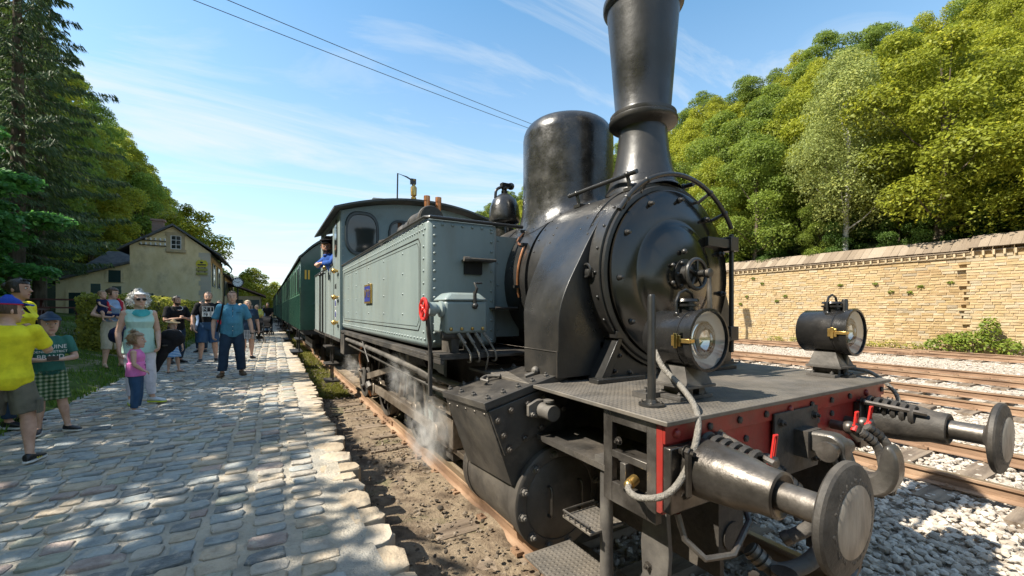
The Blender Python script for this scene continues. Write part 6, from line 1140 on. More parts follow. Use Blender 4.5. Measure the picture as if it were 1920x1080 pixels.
def person(name_label, loc, rz, h, skin=SKIN, bulk=1.0, hk=1.0, arms=None, legs=None, head=(0, 0), lean=0.0, top=None, bottom=None, hair=None, shoes=None, extra=None, vox=None, belly=0.0, female=False, cat='person', group=None, beard=None, base=True, glasses=None):
    """everything is laid out for a figure facing -Y, sizes as shares of its height, then turned by rz"""
    R0 = thing('person', loc, name_label, cat, group); R0.rotation_euler = (0, 0, rz); v = vox or h * .0062
    Lm = lambda p: Vector((p[0], p[1], p[2]))
    ln = lambda p: Vector((p[0], p[1] - lean * max(0, p[2] - .5), p[2]))
    sh = .108 * (.5 + .5 * bulk) * (.92 if female else 1); sz = .800
    arms = arms or {}; legs = legs or {}
    A = {}; Lg = {}
    for s, k in ((-1, 'r'), (1, 'l')):
        e, w, hd, hn, cu = arms.get(k, ((s * .150, .012, .635), (s * .162, -.035, .490), (0, -.15, -1), (-s, 0, 0), .3)); A[k] = (ln((s * sh, .004, sz)), ln(e), ln(w), Vector(hd), Vector(hn), cu)
        kn, an, toe = legs.get(k, ((s * .058, -.012, .275), (s * .062, .012, .045), (s * .25, -1, 0))); Lg[k] = (Vector((s * .050, 0, .495)), Vector(kn), Vector(an), Vector(toe).normalized())
    tor = [(.45, .060, .052, 0), (.485, .090, .066, .004), (.525, .095, .070, .006), (.57, .086, .062 + belly * .5, -.004 - belly * .4), (.62, .080 if not female else .070, .058 + belly, -.004 - belly * .8), (.675, .086, .062 + belly * .7, -.002 - belly * .5), (.73, .098, .067 + (.012 if female else 0), -.004 - (.010 if female else 0)), (.775, .104, .062, .004), (.803, .090, .052, .006), (.822, .066, .044, .008), (.838, .044, .040, .008)]
    def torso(b, z0, z1, g, n=18, w0=None):
        rs = []
        for (z, rx, ry, cy) in tor:
            if z0 - .001 <= z <= z1 + .001:
                q = bulk if z < .8 else .5 + .5 * bulk
                c = ln((0, cy, z)); rs.append([c + Vector((math.cos(a) * (rx * q + g), math.sin(a) * (ry * q + g), 0)) for a in [2 * math.pi * i / n for i in range(n)]])
        b.rings(rs)
    hc = ln((0, -.008, .858)); HM = Matrix.Translation(hc) @ Matrix.Rotation(head[0], 4, 'Z') @ Matrix.Rotation(head[1], 4, 'X')
    hm = lambda p: HM @ Vector((p[0] * hk, p[1] * hk, p[2] * .140 * hk - .004))
    b = MB(); torso(b, .45, .84, 0)
    b.rings([[ln((0, y, z)) + Vector((math.cos(a) * r, math.sin(a) * r * .95, 0)) for a in [2 * math.pi * i / 14 for i in range(14)]] for y, z, r in ((.008, .80, .045), (.006, .835, .036 * (.6 + .4 * bulk)), (.0, .86, .033 * (.6 + .4 * bulk)), (-.004, .885, .033))])
    b.rings([[hm(p) for p in headring(t, 0)] for t in (0, .07, .17, .3, .42, .55, .68, .8, .91, .98, 1)])
    b.tube([hm((0, -.046, .60)), hm((0, -.053, .48)), hm((0, -.060, .38)), hm((0, -.050, .35))], [.006 * hk, .008 * hk, .0115 * hk, .008 * hk], 8)
    b.ball(hm((0, -.044, .635)), (.028 * hk, .007 * hk, .006 * hk)); b.ball(hm((0, -.046, .22)), (.016 * hk, .009 * hk, .009 * hk)); b.ball(hm((0, -.042, .06)), (.014 * hk, .010 * hk, .010 * hk))
    for s in (-1, 1): b.ball(hm((s * .047, .008, .44)), (.006 * hk, .012 * hk, .019 * hk), 8, 6)
    ab = .5 + .5 * bulk
    for s, k in ((-1, 'r'), (1, 'l')):
        p, e, w, hd, hn, cu = A[k]; b.tube([p, p.lerp(e, .35), p.lerp(e, .9), e, e.lerp(w, .25), e.lerp(w, .7), w], [.031 * ab, .029 * ab, .024 * ab, .0235 * ab, .0245 * ab, .0195 * ab, .0155 * ab], 10); b.ball(p, .033 * ab); hand(b, w + hd.normalized() * .008, hd, hn, .098, cu, -s)
        hp, kn, an, toe = Lg[k]; b.tube([hp, hp.lerp(kn, .3), hp.lerp(kn, .85), kn, kn.lerp(an, .28), kn.lerp(an, .7), an], [.054 * ab, .052 * ab, .036 * ab, .034 * ab, .0355 * ab, .024 * ab, .02], 12)
        b.tube([an + Vector((0, .0, 0)), an + toe * .03 + Vector((0, 0, -.022)), an + toe * .075 + Vector((0, 0, -.030)), an + toe * .105 + Vector((0, 0, -.034))], [.022, .021, .018, .011], 8); b.ball(an - toe * .015 + Vector((0, 0, -.022)), (.018, .018, .02))
    def fin(b, nm, m, vx, it=3, wr=0, par=None, ws=(9, 9, 4)):
        b.v = [(p[0] * h, p[1] * h, p[2] * h) for p in b.v]; me = remesh(b, vx, it, wr, ws, len(name_label)); me.materials.append(m); me.name = nm; o = D.objects.new(nm, me); COL.objects.link(o); o.parent = par or R0; return o
    def raw(b, nm, m, par=None, sm=60):
        b.v = [(p[0] * h, p[1] * h, p[2] * h) for p in b.v]; o = D.objects.new(nm, b.mesh(nm, m, sm)); COL.objects.link(o); o.parent = par or R0; return o
    body = fin(b, 'body', skin, v, 3)
    if top:
        m, z0, sl, g = top['m'], top.get('hem', .485), top.get('sleeve', .62), top.get('g', .011); b = MB(); torso(b, z0, .84, g * .8)
        if top.get('flare'): 
            c = ln((0, 0, z0)); b.rings([[ln((0, .003, z)) + Vector((math.cos(a) * (r * bulk), math.sin(a) * r * .78 * bulk, 0)) for a in [2 * math.pi * i / 18 for i in range(18)]] for z, r in ((z0, top['flare']), (.56, .112), (.66, .104))])
        for k in 'rl':
            p, e, w, *_ = A[k]
            if sl > 0:
                b.ball(p, (.043 * ab, .042 * ab, .042 * ab))
                q = [p + (p - e) * .02, p.lerp(e, .4), p.lerp(e, min(1, sl))]; rr = [.042 * ab, .040 * ab, .039 * ab]
                if sl > 1: q += [e.lerp(w, (sl - 1) * .5), e.lerp(w, sl - 1)]; rr += [.031 * ab, .026 * ab]
                b.tube(q, rr, 10)
            else: b.ball(p + Vector((-.016 if k == 'l' else .016, 0, .012)), (.024, .038, .028))
        sh_ = fin(b, top.get('name', 'shirt'), m, v * 1.05, 3, .0065 * h)
        if top.get('collar'): b = MB(); b.torus(ln((0, .002, .838)), (0, -.25, 1), .047, .010, 20, 8); raw(b, 'collar', m, sh_)
    if bottom:
        m, ty, le, g = bottom['m'], bottom['type'], bottom['len'], bottom.get('g', .010); b = MB(); zt = bottom.get('top', .57)
        torso(b, .45, zt, g * .8)
        if ty == 'skirt': b.rings([[Vector((math.cos(a) * r, math.sin(a) * r * .85, z)) for a in [2 * math.pi * i / 20 for i in range(20)]] for z, r in ((le, bottom.get('flare', .125)), (.45, .108), (.55, .088))])
        else:
            for k in 'rl':
                hp, kn, an, toe = Lg[k]; q = [hp + Vector((0, 0, .01)), hp.lerp(kn, .35)]; rr = [.060 * ab, .059 * ab + g * .3]
                if le <= 1: q.append(hp.lerp(kn, le)); rr.append(.050 * ab + g)
                else: q += [hp.lerp(kn, .9), kn.lerp(an, .25), kn.lerp(an, le - 1)]; rr += [.041 * ab + g * .7, .042 * ab + g * .6, bottom.get('cuff', .030) + g * .4]
                b.tube(q, rr, 12)
        fin(b, bottom.get('name', 'trousers'), m, v * 1.05, 3, .0065 * h)
    if shoes:
        m, typ = shoes[0], shoes[1]
        for k in 'rl':
            hp, kn, an, toe = Lg[k]; sd_ = Vector((toe.y, -toe.x, 0)); zb_ = an.z - .045
            def rg(f, w, z0, z1): c = an + toe * f; return [Vector((c.x, c.y, 0)) + sd_ * math.cos(a) * w + Vector((0, 0, zb_ + (z0 + z1) / 2 + math.sin(a) * (z1 - z0) / 2)) for a in [2 * math.pi * i / 12 for i in range(12)]]
            if typ != 'sandal':
                b = MB(); b.rings([rg(-.034, .012, .008, .036), rg(-.026, .021, .006, .055), rg(.0, .024, .006, .058), rg(.03, .025, .006, .046), rg(.07, .028, .006, .034), rg(.10, .024, .006, .026), rg(.116, .010, .008, .018)]); s_ = raw(b, 'shoe', m)
                b = MB(); b.rings([[Vector((p.x, p.y, zb_ + z)) for p in [an + toe * f + sd_ * w for f, w in ((-.037, -.012), (-.02, -.025), (.04, -.026), (.075, -.031), (.105, -.024), (.12, -.008), (.12, .008), (.105, .024), (.075, .031), (.04, .026), (-.02, .025), (-.037, .012))]] for z in (0, .011)]); raw(b, 'sole', shoes[2], s_)
            else:
                b = MB(); b.rings([[Vector((p.x, p.y, zb_ + z)) for p in [an + toe * f + sd_ * w for f, w in ((-.035, -.014), (.04, -.022), (.1, -.024), (.118, 0), (.1, .024), (.04, .022), (-.035, .014))]] for z in (0, .008)]); b.tube([an + toe * .05 + sd_ * .024 + Vector((0, 0, -.035)), an + toe * .06 + Vector((0, 0, -.010)), an + toe * .05 - sd_ * .024 + Vector((0, 0, -.035))], .006, 6); raw(b, 'sandal', m)
    # face
    b = MB()
    for s in (-1, 1): b = MB(); b.ball(hm((s * .0185, -.0435, .52)), (.0080 * hk, .0055 * hk, .0048 * hk), 10, 6); eye = raw(b, 'eye', M_white); b = MB(); b.ball(hm((s * .0185, -.0485, .52)), (.0038 * hk, .0022 * hk, .0042 * hk), 8, 6); raw(b, 'iris', M_dark, eye)
    hcm = hair['m'] if hair else M_dark
    for s in (-1, 1): b = MB(); b.tube([hm((s * .009, -.0500, .60)), hm((s * .019, -.0515, .625)), hm((s * .030, -.044, .60))], .0016 * hk, 5); raw(b, 'eyebrow', hcm)
    b = MB(); b.ball(hm((0, -.0515, .225)), (.0155 * hk, .0045 * hk, .0036 * hk), 12, 6); raw(b, 'lips', LIPS)
    if beard:
        b = MB(); b.rings([[hm(p) for p in headring(t, .0035, 20)] for t in (.0, .07, .17, .26)], True, True, False); raw(b, 'beard', beard)
    if glasses:
        b = MB()
        for s in (-1, 1): b.rings([[hm((s * .0205 + math.cos(a) * .0165, -.0545 + abs(math.cos(a)) * .001 + q, .525 + math.sin(a) * .088)) for a in [2 * math.pi * i / 16 for i in range(16)]] for q in (0, .004)])
        b.tube([hm((-.037, -.052, .55)), hm((-.049, -.01, .53)), hm((-.05, .012, .5))], .0022, 5); b.tube([hm((.037, -.052, .55)), hm((.049, -.01, .53)), hm((.05, .012, .5))], .0022, 5); b.tube([hm((-.006, -.055, .55)), hm((.006, -.055, .55))], .0022, 5); raw(b, 'sunglasses', glasses)
    if hair:
        st = hair['style']; lo_ = {'short': .34, 'crop': .42, 'long': .05, 'bun': .3, 'curly': .25}[st]; cut = hair.get('cut', 1.0 if st == 'bun' else 1.2); fr = hair.get('front', .74 if st == 'bun' else .83); off = {'short': .007, 'crop': .006, 'long': .012, 'bun': .006, 'curly': .012}[st]
        b = MB(); ts = [lo_ + (1 - lo_) * i / 11 for i in range(12)]; b.rings([[hm(p) for p in headring(t, off * (1 + .4 * noise.noise(Vector((t * 9, 0, 1)))), 28, 1, fr + .0, cut)] for t in ts] + [[hm((p[0] * .4, p[1] * .4, 1.0 + off * 6)) for p in headring(.98, off, 28)]])
        for i, p in enumerate(b.v): k = .0022 * noise.noise(Vector(p) * 95); b.v[i] = (p[0] + k, p[1] + k, p[2] + k)
        hh = raw(b, 'hair', hcm)
        if st == 'bun': b = MB(); b.ball(hm((0, .068, .62)), (.024, .022, .024)); raw(b, 'hair_bun', hcm, hh)
        if st == 'curly' or hair.get('strands'):
            c0 = [hm(q) * h for q in hair['lobes']] if hair.get('lobes') else [hm(q) * h for q in ((0, .02, .95), (-.045, .0, .75), (.045, .0, .75), (-.06, .012, .45), (.06, .012, .45), (0, .06, .6), (-.05, .04, .25), (.05, .04, .25), (0, .03, 1.02))]
            me = leafcloud(1500, [(tuple(c), .031 * h * hk * hair.get('vol', 1)) for c in c0], .030 * h, 5, hcm, up=.1, narrow=.16, fill=.7, name='curls', droop=.6); o = D.objects.new('curls', me); COL.objects.link(o); o.parent = hh
    if extra: extra(dict(R0=R0, raw=raw, fin=fin, hm=hm, ln=ln, A=A, Lg=Lg, h=h, v=v, body=body, hk=hk, tor=tor, bulk=bulk))
    return R0
LIPS = plain('lips', (.36, .12, .10), .45)
HB = mat('brown_hair', [(.05, .03, .018), (.10, .06, .035)], .5, scale=30, bump=.5, stretch=(1, 1, .2)); HK = mat('dark_hair', [(.012, .010, .009), (.03, .024, .02)], .45, scale=30, bump=.5, stretch=(1, 1, .2)); HW = mat('white_hair', [(.62, .60, .57), (.78, .77, .75)], .5, scale=30, bump=.5, stretch=(1, 1, .2)); HBL = mat('light_brown_hair', [(.20, .12, .06), (.34, .22, .12)], .5, scale=30, bump=.5, stretch=(1, 1, .2)); HG = mat('grey_blond_hair', [(.40, .32, .2), (.55, .46, .32)], .5, scale=30, bump=.4)
C_YEL = cloth((.78, .70, .03)); C_KHAKI = cloth((.15, .14, .105)); C_GREEN = cloth((.045, .16, .13)); C_BLK = cloth((.012, .012, .014)); C_JEAN = cloth((.035, .08, .16)); C_DJEAN = cloth((.024, .045, .08)); C_BLUE = cloth((.075, .24, .36)); C_AQUA = cloth((.36, .60, .55)); C_WHITE = cloth((.66, .66, .74)); C_PINK = cloth((.72, .20, .50)); C_BEIGE = cloth((.50, .44, .34)); C_LBLUE = cloth((.20, .30, .48)); C_NAVY = cloth((.012, .018, .06)); C_RED = cloth((.45, .03, .05)); C_CAP = cloth((.02, .06, .36)); C_WORK = cloth((.03, .09, .33))
S_BLK = plain('black_shoe', (.012, .012, .015), .45); S_WHT = plain('white_sole', (.68, .68, .66), .5); S_BRN = plain('brown_shoe', (.09, .055, .03), .5); S_SIL = plain('silver_shoe', (.55, .57, .60), .35); S_LIME = plain('lime_sole', (.62, .72, .06), .5)
def cap(g, m, mb, yaw=0.0, tilt=0.0):
    hm = g['hm']; b = MB(); b.rings([[hm(p) for p in headring(t, .0095, 24)] for t in (.72, .78, .86, .93, .98)] + [[hm((p[0] * .5, p[1] * .5, 1.085)) for p in headring(.98, .009, 24)]]); c = g['raw'](b, 'cap', m)
    b = MB(); k = 9; up, dn = [], []
    for i in range(k + 1):
        a = -1.15 + 2.3 * i / k; up.append((math.sin(a) * .050, -.034 - math.cos(a) * .018, .775 - .02 * abs(math.sin(a)))); dn.append((math.sin(a) * .046, -.052 - math.cos(a) * .050, .72 - .06 * abs(math.sin(a))))
    Rz = Matrix.Rotation(yaw, 4, 'Z'); P_ = lambda q, dz: hm(tuple((Rz @ Vector((q[0], q[1], 0))).to_2d()) + (q[2] + dz,))
    b.rings([[P_(q, .02) for q in up] + [P_(q, 0) for q in up[::-1]], [P_(q, .02) for q in dn] + [P_(q, 0) for q in dn[::-1]]]); g['raw'](b, 'visor', mb, c); return c
def chestprint(g, items, z, name, ry_add=.026):
    """flat print bent round the chest; items = [(mesh-building MB or (text, size), material, x, z offset)] in metres"""
    R0 = g['R0']; h = g['h']; rx, ry, cy = .104 * g['bulk'] + .012, (.067) * g['bulk'] + .012, -.004
    for it in items:
        if isinstance(it[0], tuple): o = text(it[0][0], it[0][1], it[1], name, Matrix.Identity(4), None, .001, it[0][2] if len(it[0]) > 2 else 1)
        else: o = nobj(name, it[0].mesh(name, it[1], 0))
        for v in o.data.vertices:
            X = v.co.x + it[2]; Z = v.co.y + it[3] + z * h; x = X / h; yy = cy - ry * math.sqrt(max(.05, 1 - (x / rx) ** 2)) - it[4] / h; p = g['ln']((x, yy, Z / h)); v.co = (X, p.y * h - v.co.z, Z)
        o.parent = R0
def sub(b, n=10):
    return b
CAMP = Vector((-2.517, -1.253, 0))
def to_cam(x, y, off=0.0): return math.atan2(CAMP.x - x, -(CAMP.y - y)) + off
# -- boy in yellow, seen from behind
def ex1(g):
    cap(g, C_CAP, C_CAP, 0); b = MB(); hm = g['hm']; b.rings([[hm((p[0], p[1], t)) for p in headring(.72, .0105, 24)] for t in (.685, .735)]); g['raw'](b, 'red_cap_band', C_RED)
    for s, k in ((-1, 'r'), (1, 'l')):
        hp, kn, an, toe = g['Lg'][k]; b = MB(); c = hp.lerp(kn, .68) + Vector((s * .062, 0, 0)); b.box(c.x - .008, c.x + .008, c.y - .035, c.y + .035, c.z - .05, c.z + .035); g['raw'](b, 'cargo_pocket', C_KHAKI, None, 0)
        sd_ = Vector((toe.y, -toe.x, 0)); out = sd_ * (1 if sd_.x * s > 0 else -1); H = g['h']
        for f in (.025, .04, .055): b = MB(); p = an + toe * f + out * .0265 + Vector((0, 0, -.036)); b.tube([p, p + Vector((0, 0, .018)) - out * .006 - toe * .006], .0028, 4); g['raw'](b, 'shoe_stripe', M_yel)
        for nrm in (out,):
            p = (an + toe * .045 + nrm * .0318 + Vector((0, 0, -.0385))) * H; text('adidas', .030, M_white, 'shoe_lettering', facing(p, nrm), g['R0'], .0006)
p1 = (-4.50, 4.22)
person('boy in a bright yellow t-shirt and blue cap seen from behind', (*p1, .38), to_cam(*p1) + math.pi - .25, 1.46, bulk=1.06, hk=1.12, head=(-.85, .05), top=dict(m=C_YEL, hem=.45, sleeve=.72, g=.022), bottom=dict(m=C_KHAKI, type='shorts', len=.86, g=.016, name='shorts'), hair=dict(m=HB, style='short'), shoes=(S_BLK, 'shoe', S_WHT), extra=ex1,
       arms={'r': ((-.160, -.085, .665), (-.085, -.100, .795), (.45, .0, .8), (.7, .5, 0), .9), 'l': ((.165, -.01, .64), (.16, -.10, .52), (0, -.6, -.8), (-1, 0, 0), .3)}, legs={'r': ((-.085, -.01, .275), (-.098, .02, .045), (-.35, -1, 0)), 'l': ((.085, -.01, .275), (.105, .01, .045), (.35, -1, 0))}, vox=.0085)
# -- boy in green with the handheld game
M_plaid = checks('plaid_cloth', [(.02, .05, .02), (.06, .13, .05), (.16, .20, .10), (.34, .36, .26)], 150)
def ex2(g):
    cap(g, C_DJEAN, C_DJEAN); chestprint(g, [(('GENUINE', .062, .95), M_white, 0, .052, .012), (('DENIM DISTRICT', .036, .98), M_white, 0, 0, .012), (('BRAND', .062, 1.0), M_white, 0, -.055, .012)], .705, 'shirt_lettering')
p2 = (-4.60, 5.38)
person('boy in a dark green printed t-shirt, plaid shorts and dark cap holding a small device', (*p2, .38), to_cam(*p2) + .12, 1.28, hk=1.28, head=(.1, .05), top=dict(m=C_GREEN, hem=.47, sleeve=.75, g=.014), bottom=dict(m=M_plaid, type='shorts', len=.95, g=.014, name='shorts'), hair=dict(m=HB, style='short', front=.72), shoes=(S_BLK, 'shoe', S_WHT), extra=ex2,
       arms={'r': ((-.158, -.03, .645), (-.052, -.135, .640), (.8, -.35, .0), (0, .2, 1), .5), 'l': ((.158, -.03, .645), (.052, -.135, .640), (-.8, -.35, .0), (0, .2, 1), .5)}, legs={'r': ((-.055, -.01, .275), (-.06, .03, .045), (-.3, -1, 0)), 'l': ((.075, -.02, .275), (.11, -.02, .045), (.8, -1, 0))}, vox=.008)
q = Matrix.Translation((*p2, .38)) @ Matrix.Rotation(to_cam(*p2) + .12, 4, 'Z'); b = MB(); b.box(-.045, .045, -.235, -.215, .815, .865, q); tag(b.build('handheld_device', M_blk, bev=.004), 'small dark device held in both hands by the boy in green', 'device')
# -- woman in yellow with sunglasses on her hair
def ex3(g):
    hm = g['hm']; b = MB(); [b.ball(hm((s * .022, -.040, .92)), (.017, .008, .008), 10, 6) for s in (-1, 1)]; b.tube([hm((-.045, -.03, .9)), hm((0, -.045, .94)), hm((.045, -.03, .9))], .003, 5); g['raw'](b, 'raised_sunglasses', M_dark)
    b = MB(); b.tube([g['ln']((-.07, -.05, .83)), g['ln']((.02, -.085, .70)), g['ln']((.11, -.03, .56))], .009, 6); g['raw'](b, 'bag_strap', C_BLK)
p3 = (-5.04, 5.95)
person('dark haired woman in a yellow top standing behind the boy in the yellow t-shirt', (*p3, .38), rad(80), 1.74, skin=SKIN2, female=True, top=dict(m=C_YEL, sleeve=.35, hem=.485), bottom=dict(m=C_DJEAN, type='trousers', len=1.9), hair=dict(m=HK, style='bun'), shoes=(S_BLK, 'shoe', S_WHT), extra=ex3, vox=.0095)
# -- woman carrying a baby
M_tank = cloth((.26, .36, .52))
def ex4(g):
    b = MB(); b.torus(g['ln']((0, -.012, .655)), (0, -.1, 1), .098, .022, 24, 8); g['raw'](b, 'carrier_belt', C_NAVY)
    for s in (-1, 1): b = MB(); b.tube([g['ln']((s * .06, -.075, .70)), g['ln']((s * .075, -.05, .80)), g['ln']((s * .075, .01, .842)), g['ln']((s * .07, .06, .79))], .017, 8); g['raw'](b, 'red_strap', C_RED)
p4 = (-5.36, 10.8); z4 = .53
person('woman in beige knee shorts and blue top carrying a baby beside the hedge', (*p4, z4), to_cam(*p4) + .5, 1.70, female=True, bulk=.98, head=(.35, .15), top=dict(m=M_tank, sleeve=0, hem=.485, name='tank_top'), bottom=dict(m=C_BEIGE, type='shorts', len=1.02, g=.018, name='shorts'), hair=dict(m=HB, style='bun'), shoes=(S_BRN, 'sandal'), extra=ex4,
       arms={'r': ((-.205, -.02, .655), (-.14, -.145, .625), (.8, -.45, -.1), (0, .3, 1), .5), 'l': ((.135, -.02, .64), (.04, -.135, .61), (-.9, -.2, -.1), (0, .3, 1), .6)}, legs={'r': ((-.06, -.01, .275), (-.075, .0, .045), (-.3, -1, 0)), 'l': ((.065, -.02, .275), (.08, -.03, .045), (.5, -1, 0))})
pb = Vector((-5.36, 10.8, z4)) + Matrix.Rotation(to_cam(*p4) + .5, 3, 'Z') @ Vector((-.23, -.10, .84))
person('baby in a dark blue vest held on the arm of the woman beside the hedge', pb, to_cam(*p4) + 1.0, .70, hk=1.75, bulk=1.3, head=(.2, .05), top=dict(m=C_NAVY, sleeve=.3, hem=.45, g=.016), bottom=dict(m=C_NAVY, type='shorts', len=.6, g=.02, name='shorts'), hair=dict(m=HBL, style='crop'),
       arms={'r': ((-.17, -.07, .68), (-.13, -.19, .62), (0, -1, -.2), (0, 0, -1), .5), 'l': ((.17, -.07, .68), (.13, -.19, .62), (0, -1, -.2), (0, 0, -1), .5)}, legs={'r': ((-.14, -.13, .44), (-.13, -.12, .25), (-.2, -1, -.3)), 'l': ((.14, -.13, .44), (.13, -.12, .25), (.2, -1, -.3))}, vox=.007)
# -- white haired woman
M_aqua = mat('aqua_top', [(.40, .62, .55), (.46, .68, .61)], .8, scale=8, bump=.2, bscale=120, spec=.2)
def ex5(g):
    b = MB(); rs = []
    for z, w in ((.838, .040), (.822, .058), (.803, .066), (.786, .052), (.775, .018)): rs.append([g['ln']((w * math.sin(a), -.0855 - .004 * math.cos(a) + (abs(w * math.sin(a)) ** 2) * 4.5, z)) for a in [-1.4 + 2.8 * i / 8 for i in range(9)]])
    b.rings(rs, False, False, False); g['raw'](b, 'lace_yoke', cloth((.07, .42, .46)))
    b = MB(); b.box(.155, .19, -.06, -.02, .50, .512); g['raw'](b, 'wrist_watch', M_blk)
p5 = (-4.13, 6.85)
person('white haired woman in sunglasses, aqua sleeveless top and white trousers', (*p5, .38), to_cam(*p5) + .22, 1.63, female=True, bulk=.97, head=(.05, .0), top=dict(m=M_aqua, sleeve=0, hem=.45, flare=.126, g=.012, name='sleeveless_top'), bottom=dict(m=C_WHITE, type='trousers', len=1.88, cuff=.026), hair=dict(m=HW, style='curly', vol=1.15), glasses=M_dark, shoes=(S_SIL, 'shoe', S_LIME), extra=ex5,
       arms={'r': ((-.138, .015, .635), (-.140, -.035, .485), (.05, -.15, -1), (1, 0, 0), .4), 'l': ((.138, .02, .635), (.120, -.075, .515), (-.2, -.6, -.7), (-1, 0, 0), .5)}, legs={'l': ((.07, -.02, .275), (.085, -.03, .045), (.9, -1, 0)), 'r': ((-.05, -.005, .275), (-.05, .02, .045), (-.1, -1, 0))}, vox=.0095)
b = MB(); b.tube(smooth([(-4.58, 7.5, 1.28), (-4.48, 7.45, 1.36), (-4.30, 7.3, 1.44), (-4.12, 7.2, 1.50)], 8), [.06, .10, .125, .135, .135, .13, .12, .10, .07], 14)
me = remesh(b, .014, 4, .012, (6, 6, 6), 5); me.materials.append(C_NAVY); o = nobj('travel_bag', me); tag(o, 'dark blue bag slung behind the white haired woman', 'bag')
b = MB(); b.ball((-3.78, 6.98, 1.36), (.13, .09, .10), 16, 10); b.ball((-3.71, 6.98, 1.29), (.10, .08, .12), 16, 10); b.ball((-3.82, 6.98, 1.22), (.12, .08, .14), 16, 10); b.tube([(-3.84, 6.98, 1.2), (-3.90, 6.97, 1.0), (-3.97, 6.96, .80)], [.075, .06, .03], 10)
me = remesh(b, .014, 4, .018, (7, 7, 5), 3); me.materials.append(C_BLK); o = nobj('jacket', me); tag(o, 'black jacket hanging from the arm of the white haired woman', 'jacket')
# -- toddler
M_curl = HBL
def ex6(g):
    b = MB()
    for i in range(7): x = R.uniform(-.05, .05); z = R.uniform(.58, .72); b.ball(g['ln']((x, -.098 + abs(x) * .25, z)), (.010, .004, .008), 6, 4)
    g['raw'](b, 'dark_print', cloth((.16, .03, .14)))
p6 = (-4.02, 6.15)
person('curly haired toddler girl in a pink top and blue jeans', (*p6, .38), rad(95) - .1, 1.0, hk=1.5, bulk=1.18, head=(-.1, .0), top=dict(m=C_PINK, sleeve=0, hem=.485, flare=.118, g=.012, name='sleeveless_top'), bottom=dict(m=C_JEAN, type='trousers', len=1.9, g=.014, cuff=.036), hair=dict(m=HBL, style='curly', vol=.95, front=.78), shoes=(S_SIL, 'shoe', S_WHT), extra=ex6, vox=.0065,
       arms={'l': ((.155, .0, .65), (.14, -.03, .52), (0, -.3, -1), (-1, 0, 0), .5), 'r': ((-.155, -.01, .65), (-.13, -.10, .56), (.2, -.9, -.4), (0, 0, -1), .5)})
# -- men and others on the platform
def ex7(g):
    b = MB(); b.torus(g['ln']((0, -.035, .818)), (0, -.75, 1), .062, .006, 24, 6); g['raw'](b, 'neck_chain', M_chrome)
p7 = (-4.53, 12.55)
person('dark haired man in a black t-shirt and jeans with a neck chain by the hedge', (*p7, .38), to_cam(*p7) + .45, 1.73, skin=SKIN2, bulk=1.05, head=(.25, .05), top=dict(m=C_BLK, hem=.47, sleeve=.75, g=.016), bottom=dict(m=C_DJEAN, type='trousers', len=1.92), hair=dict(m=HK, style='crop'), shoes=(S_BLK, 'shoe', S_BLK), beard=HK, extra=ex7, arms={'r': ((-.165, -.03, .635), (-.045, -.15, .66), (.9, -.3, .1), (0, .2, 1), .7), 'l': ((.165, -.03, .635), (.04, -.15, .665), (-.9, -.3, .1), (0, .2, 1), .7)})
M_stripe = checks('blue_striped_cloth', [(.03, .15, .42), (.08, .28, .55), (.55, .66, .74)], 190, ('Z',))
def ex8(g):
    hm = g['hm']; b = MB(); b.rings([[hm((p[0] * k, p[1] * k, t)) for p in headring(.75, .004, 24)] for k, t in ((1.0, .86), (1.75, .80), (1.75, .775), (1.0, .80))], True, False, False); b.rings([[hm(p) for p in headring(t, .011, 24)] for t in (.76, .86, .94, .98)] + [[hm((p[0] * .6, p[1] * .6, 1.10)) for p in headring(.98, .01, 24)]]); hh = g['raw'](b, 'straw_hat', cloth((.46, .32, .17)))
    b = MB(); b.rings([[hm(p) for p in headring(t, .013, 24)] for t in (.80, .86)]); g['raw'](b, 'pink_hat_band', cloth((.5, .16, .22)), hh)
p8 = (-4.30, 10.5)
person('small child in a straw hat and blue striped skirt beside the black jacket', (*p8, .38), to_cam(*p8) + .3, 1.08, hk=1.4, head=(.3, .15), top=dict(m=C_WHITE, hem=.485, sleeve=.5), bottom=dict(m=M_stripe, type='skirt', len=.31, flare=.15, name='skirt'), hair=dict(m=HBL, style='short'), shoes=(S_BRN, 'sandal'), extra=ex8, vox=.008, legs={'l': ((.075, -.02, .275), (.10, -.03, .045), (.9, -1, 0)), 'r': ((-.055, -.005, .275), (-.06, .02, .045), (-.3, -1, 0))})
def ex9(g):
    bx = MB(); w = .125
    def grid(b, x0, x1, y0, y1, n=8):
        for i in range(n): b.box(x0 + (x1 - x0) * i / n, x0 + (x1 - x0) * (i + 1) / n, y0, y1, 0, .001)
    grid(bx, -w, w, .118, .13); grid(bx, -w, -w + .012, 0, .118, 1); grid(bx, w - .012, w, 0, .118, 1); grid(bx, -w, w, -.13, 0, 10)
    chestprint(g, [(bx, M_white, 0, 0, .015), (('N', .125), M_white, -.058, .058, .015), (('I', .125), M_white, .058, .058, .015), (('K', .125), M_blackm, -.058, -.066, .018), (('E', .125), M_blackm, .058, -.066, .018)], .715, 'shirt_print')
p9 = (-3.85, 12.42)
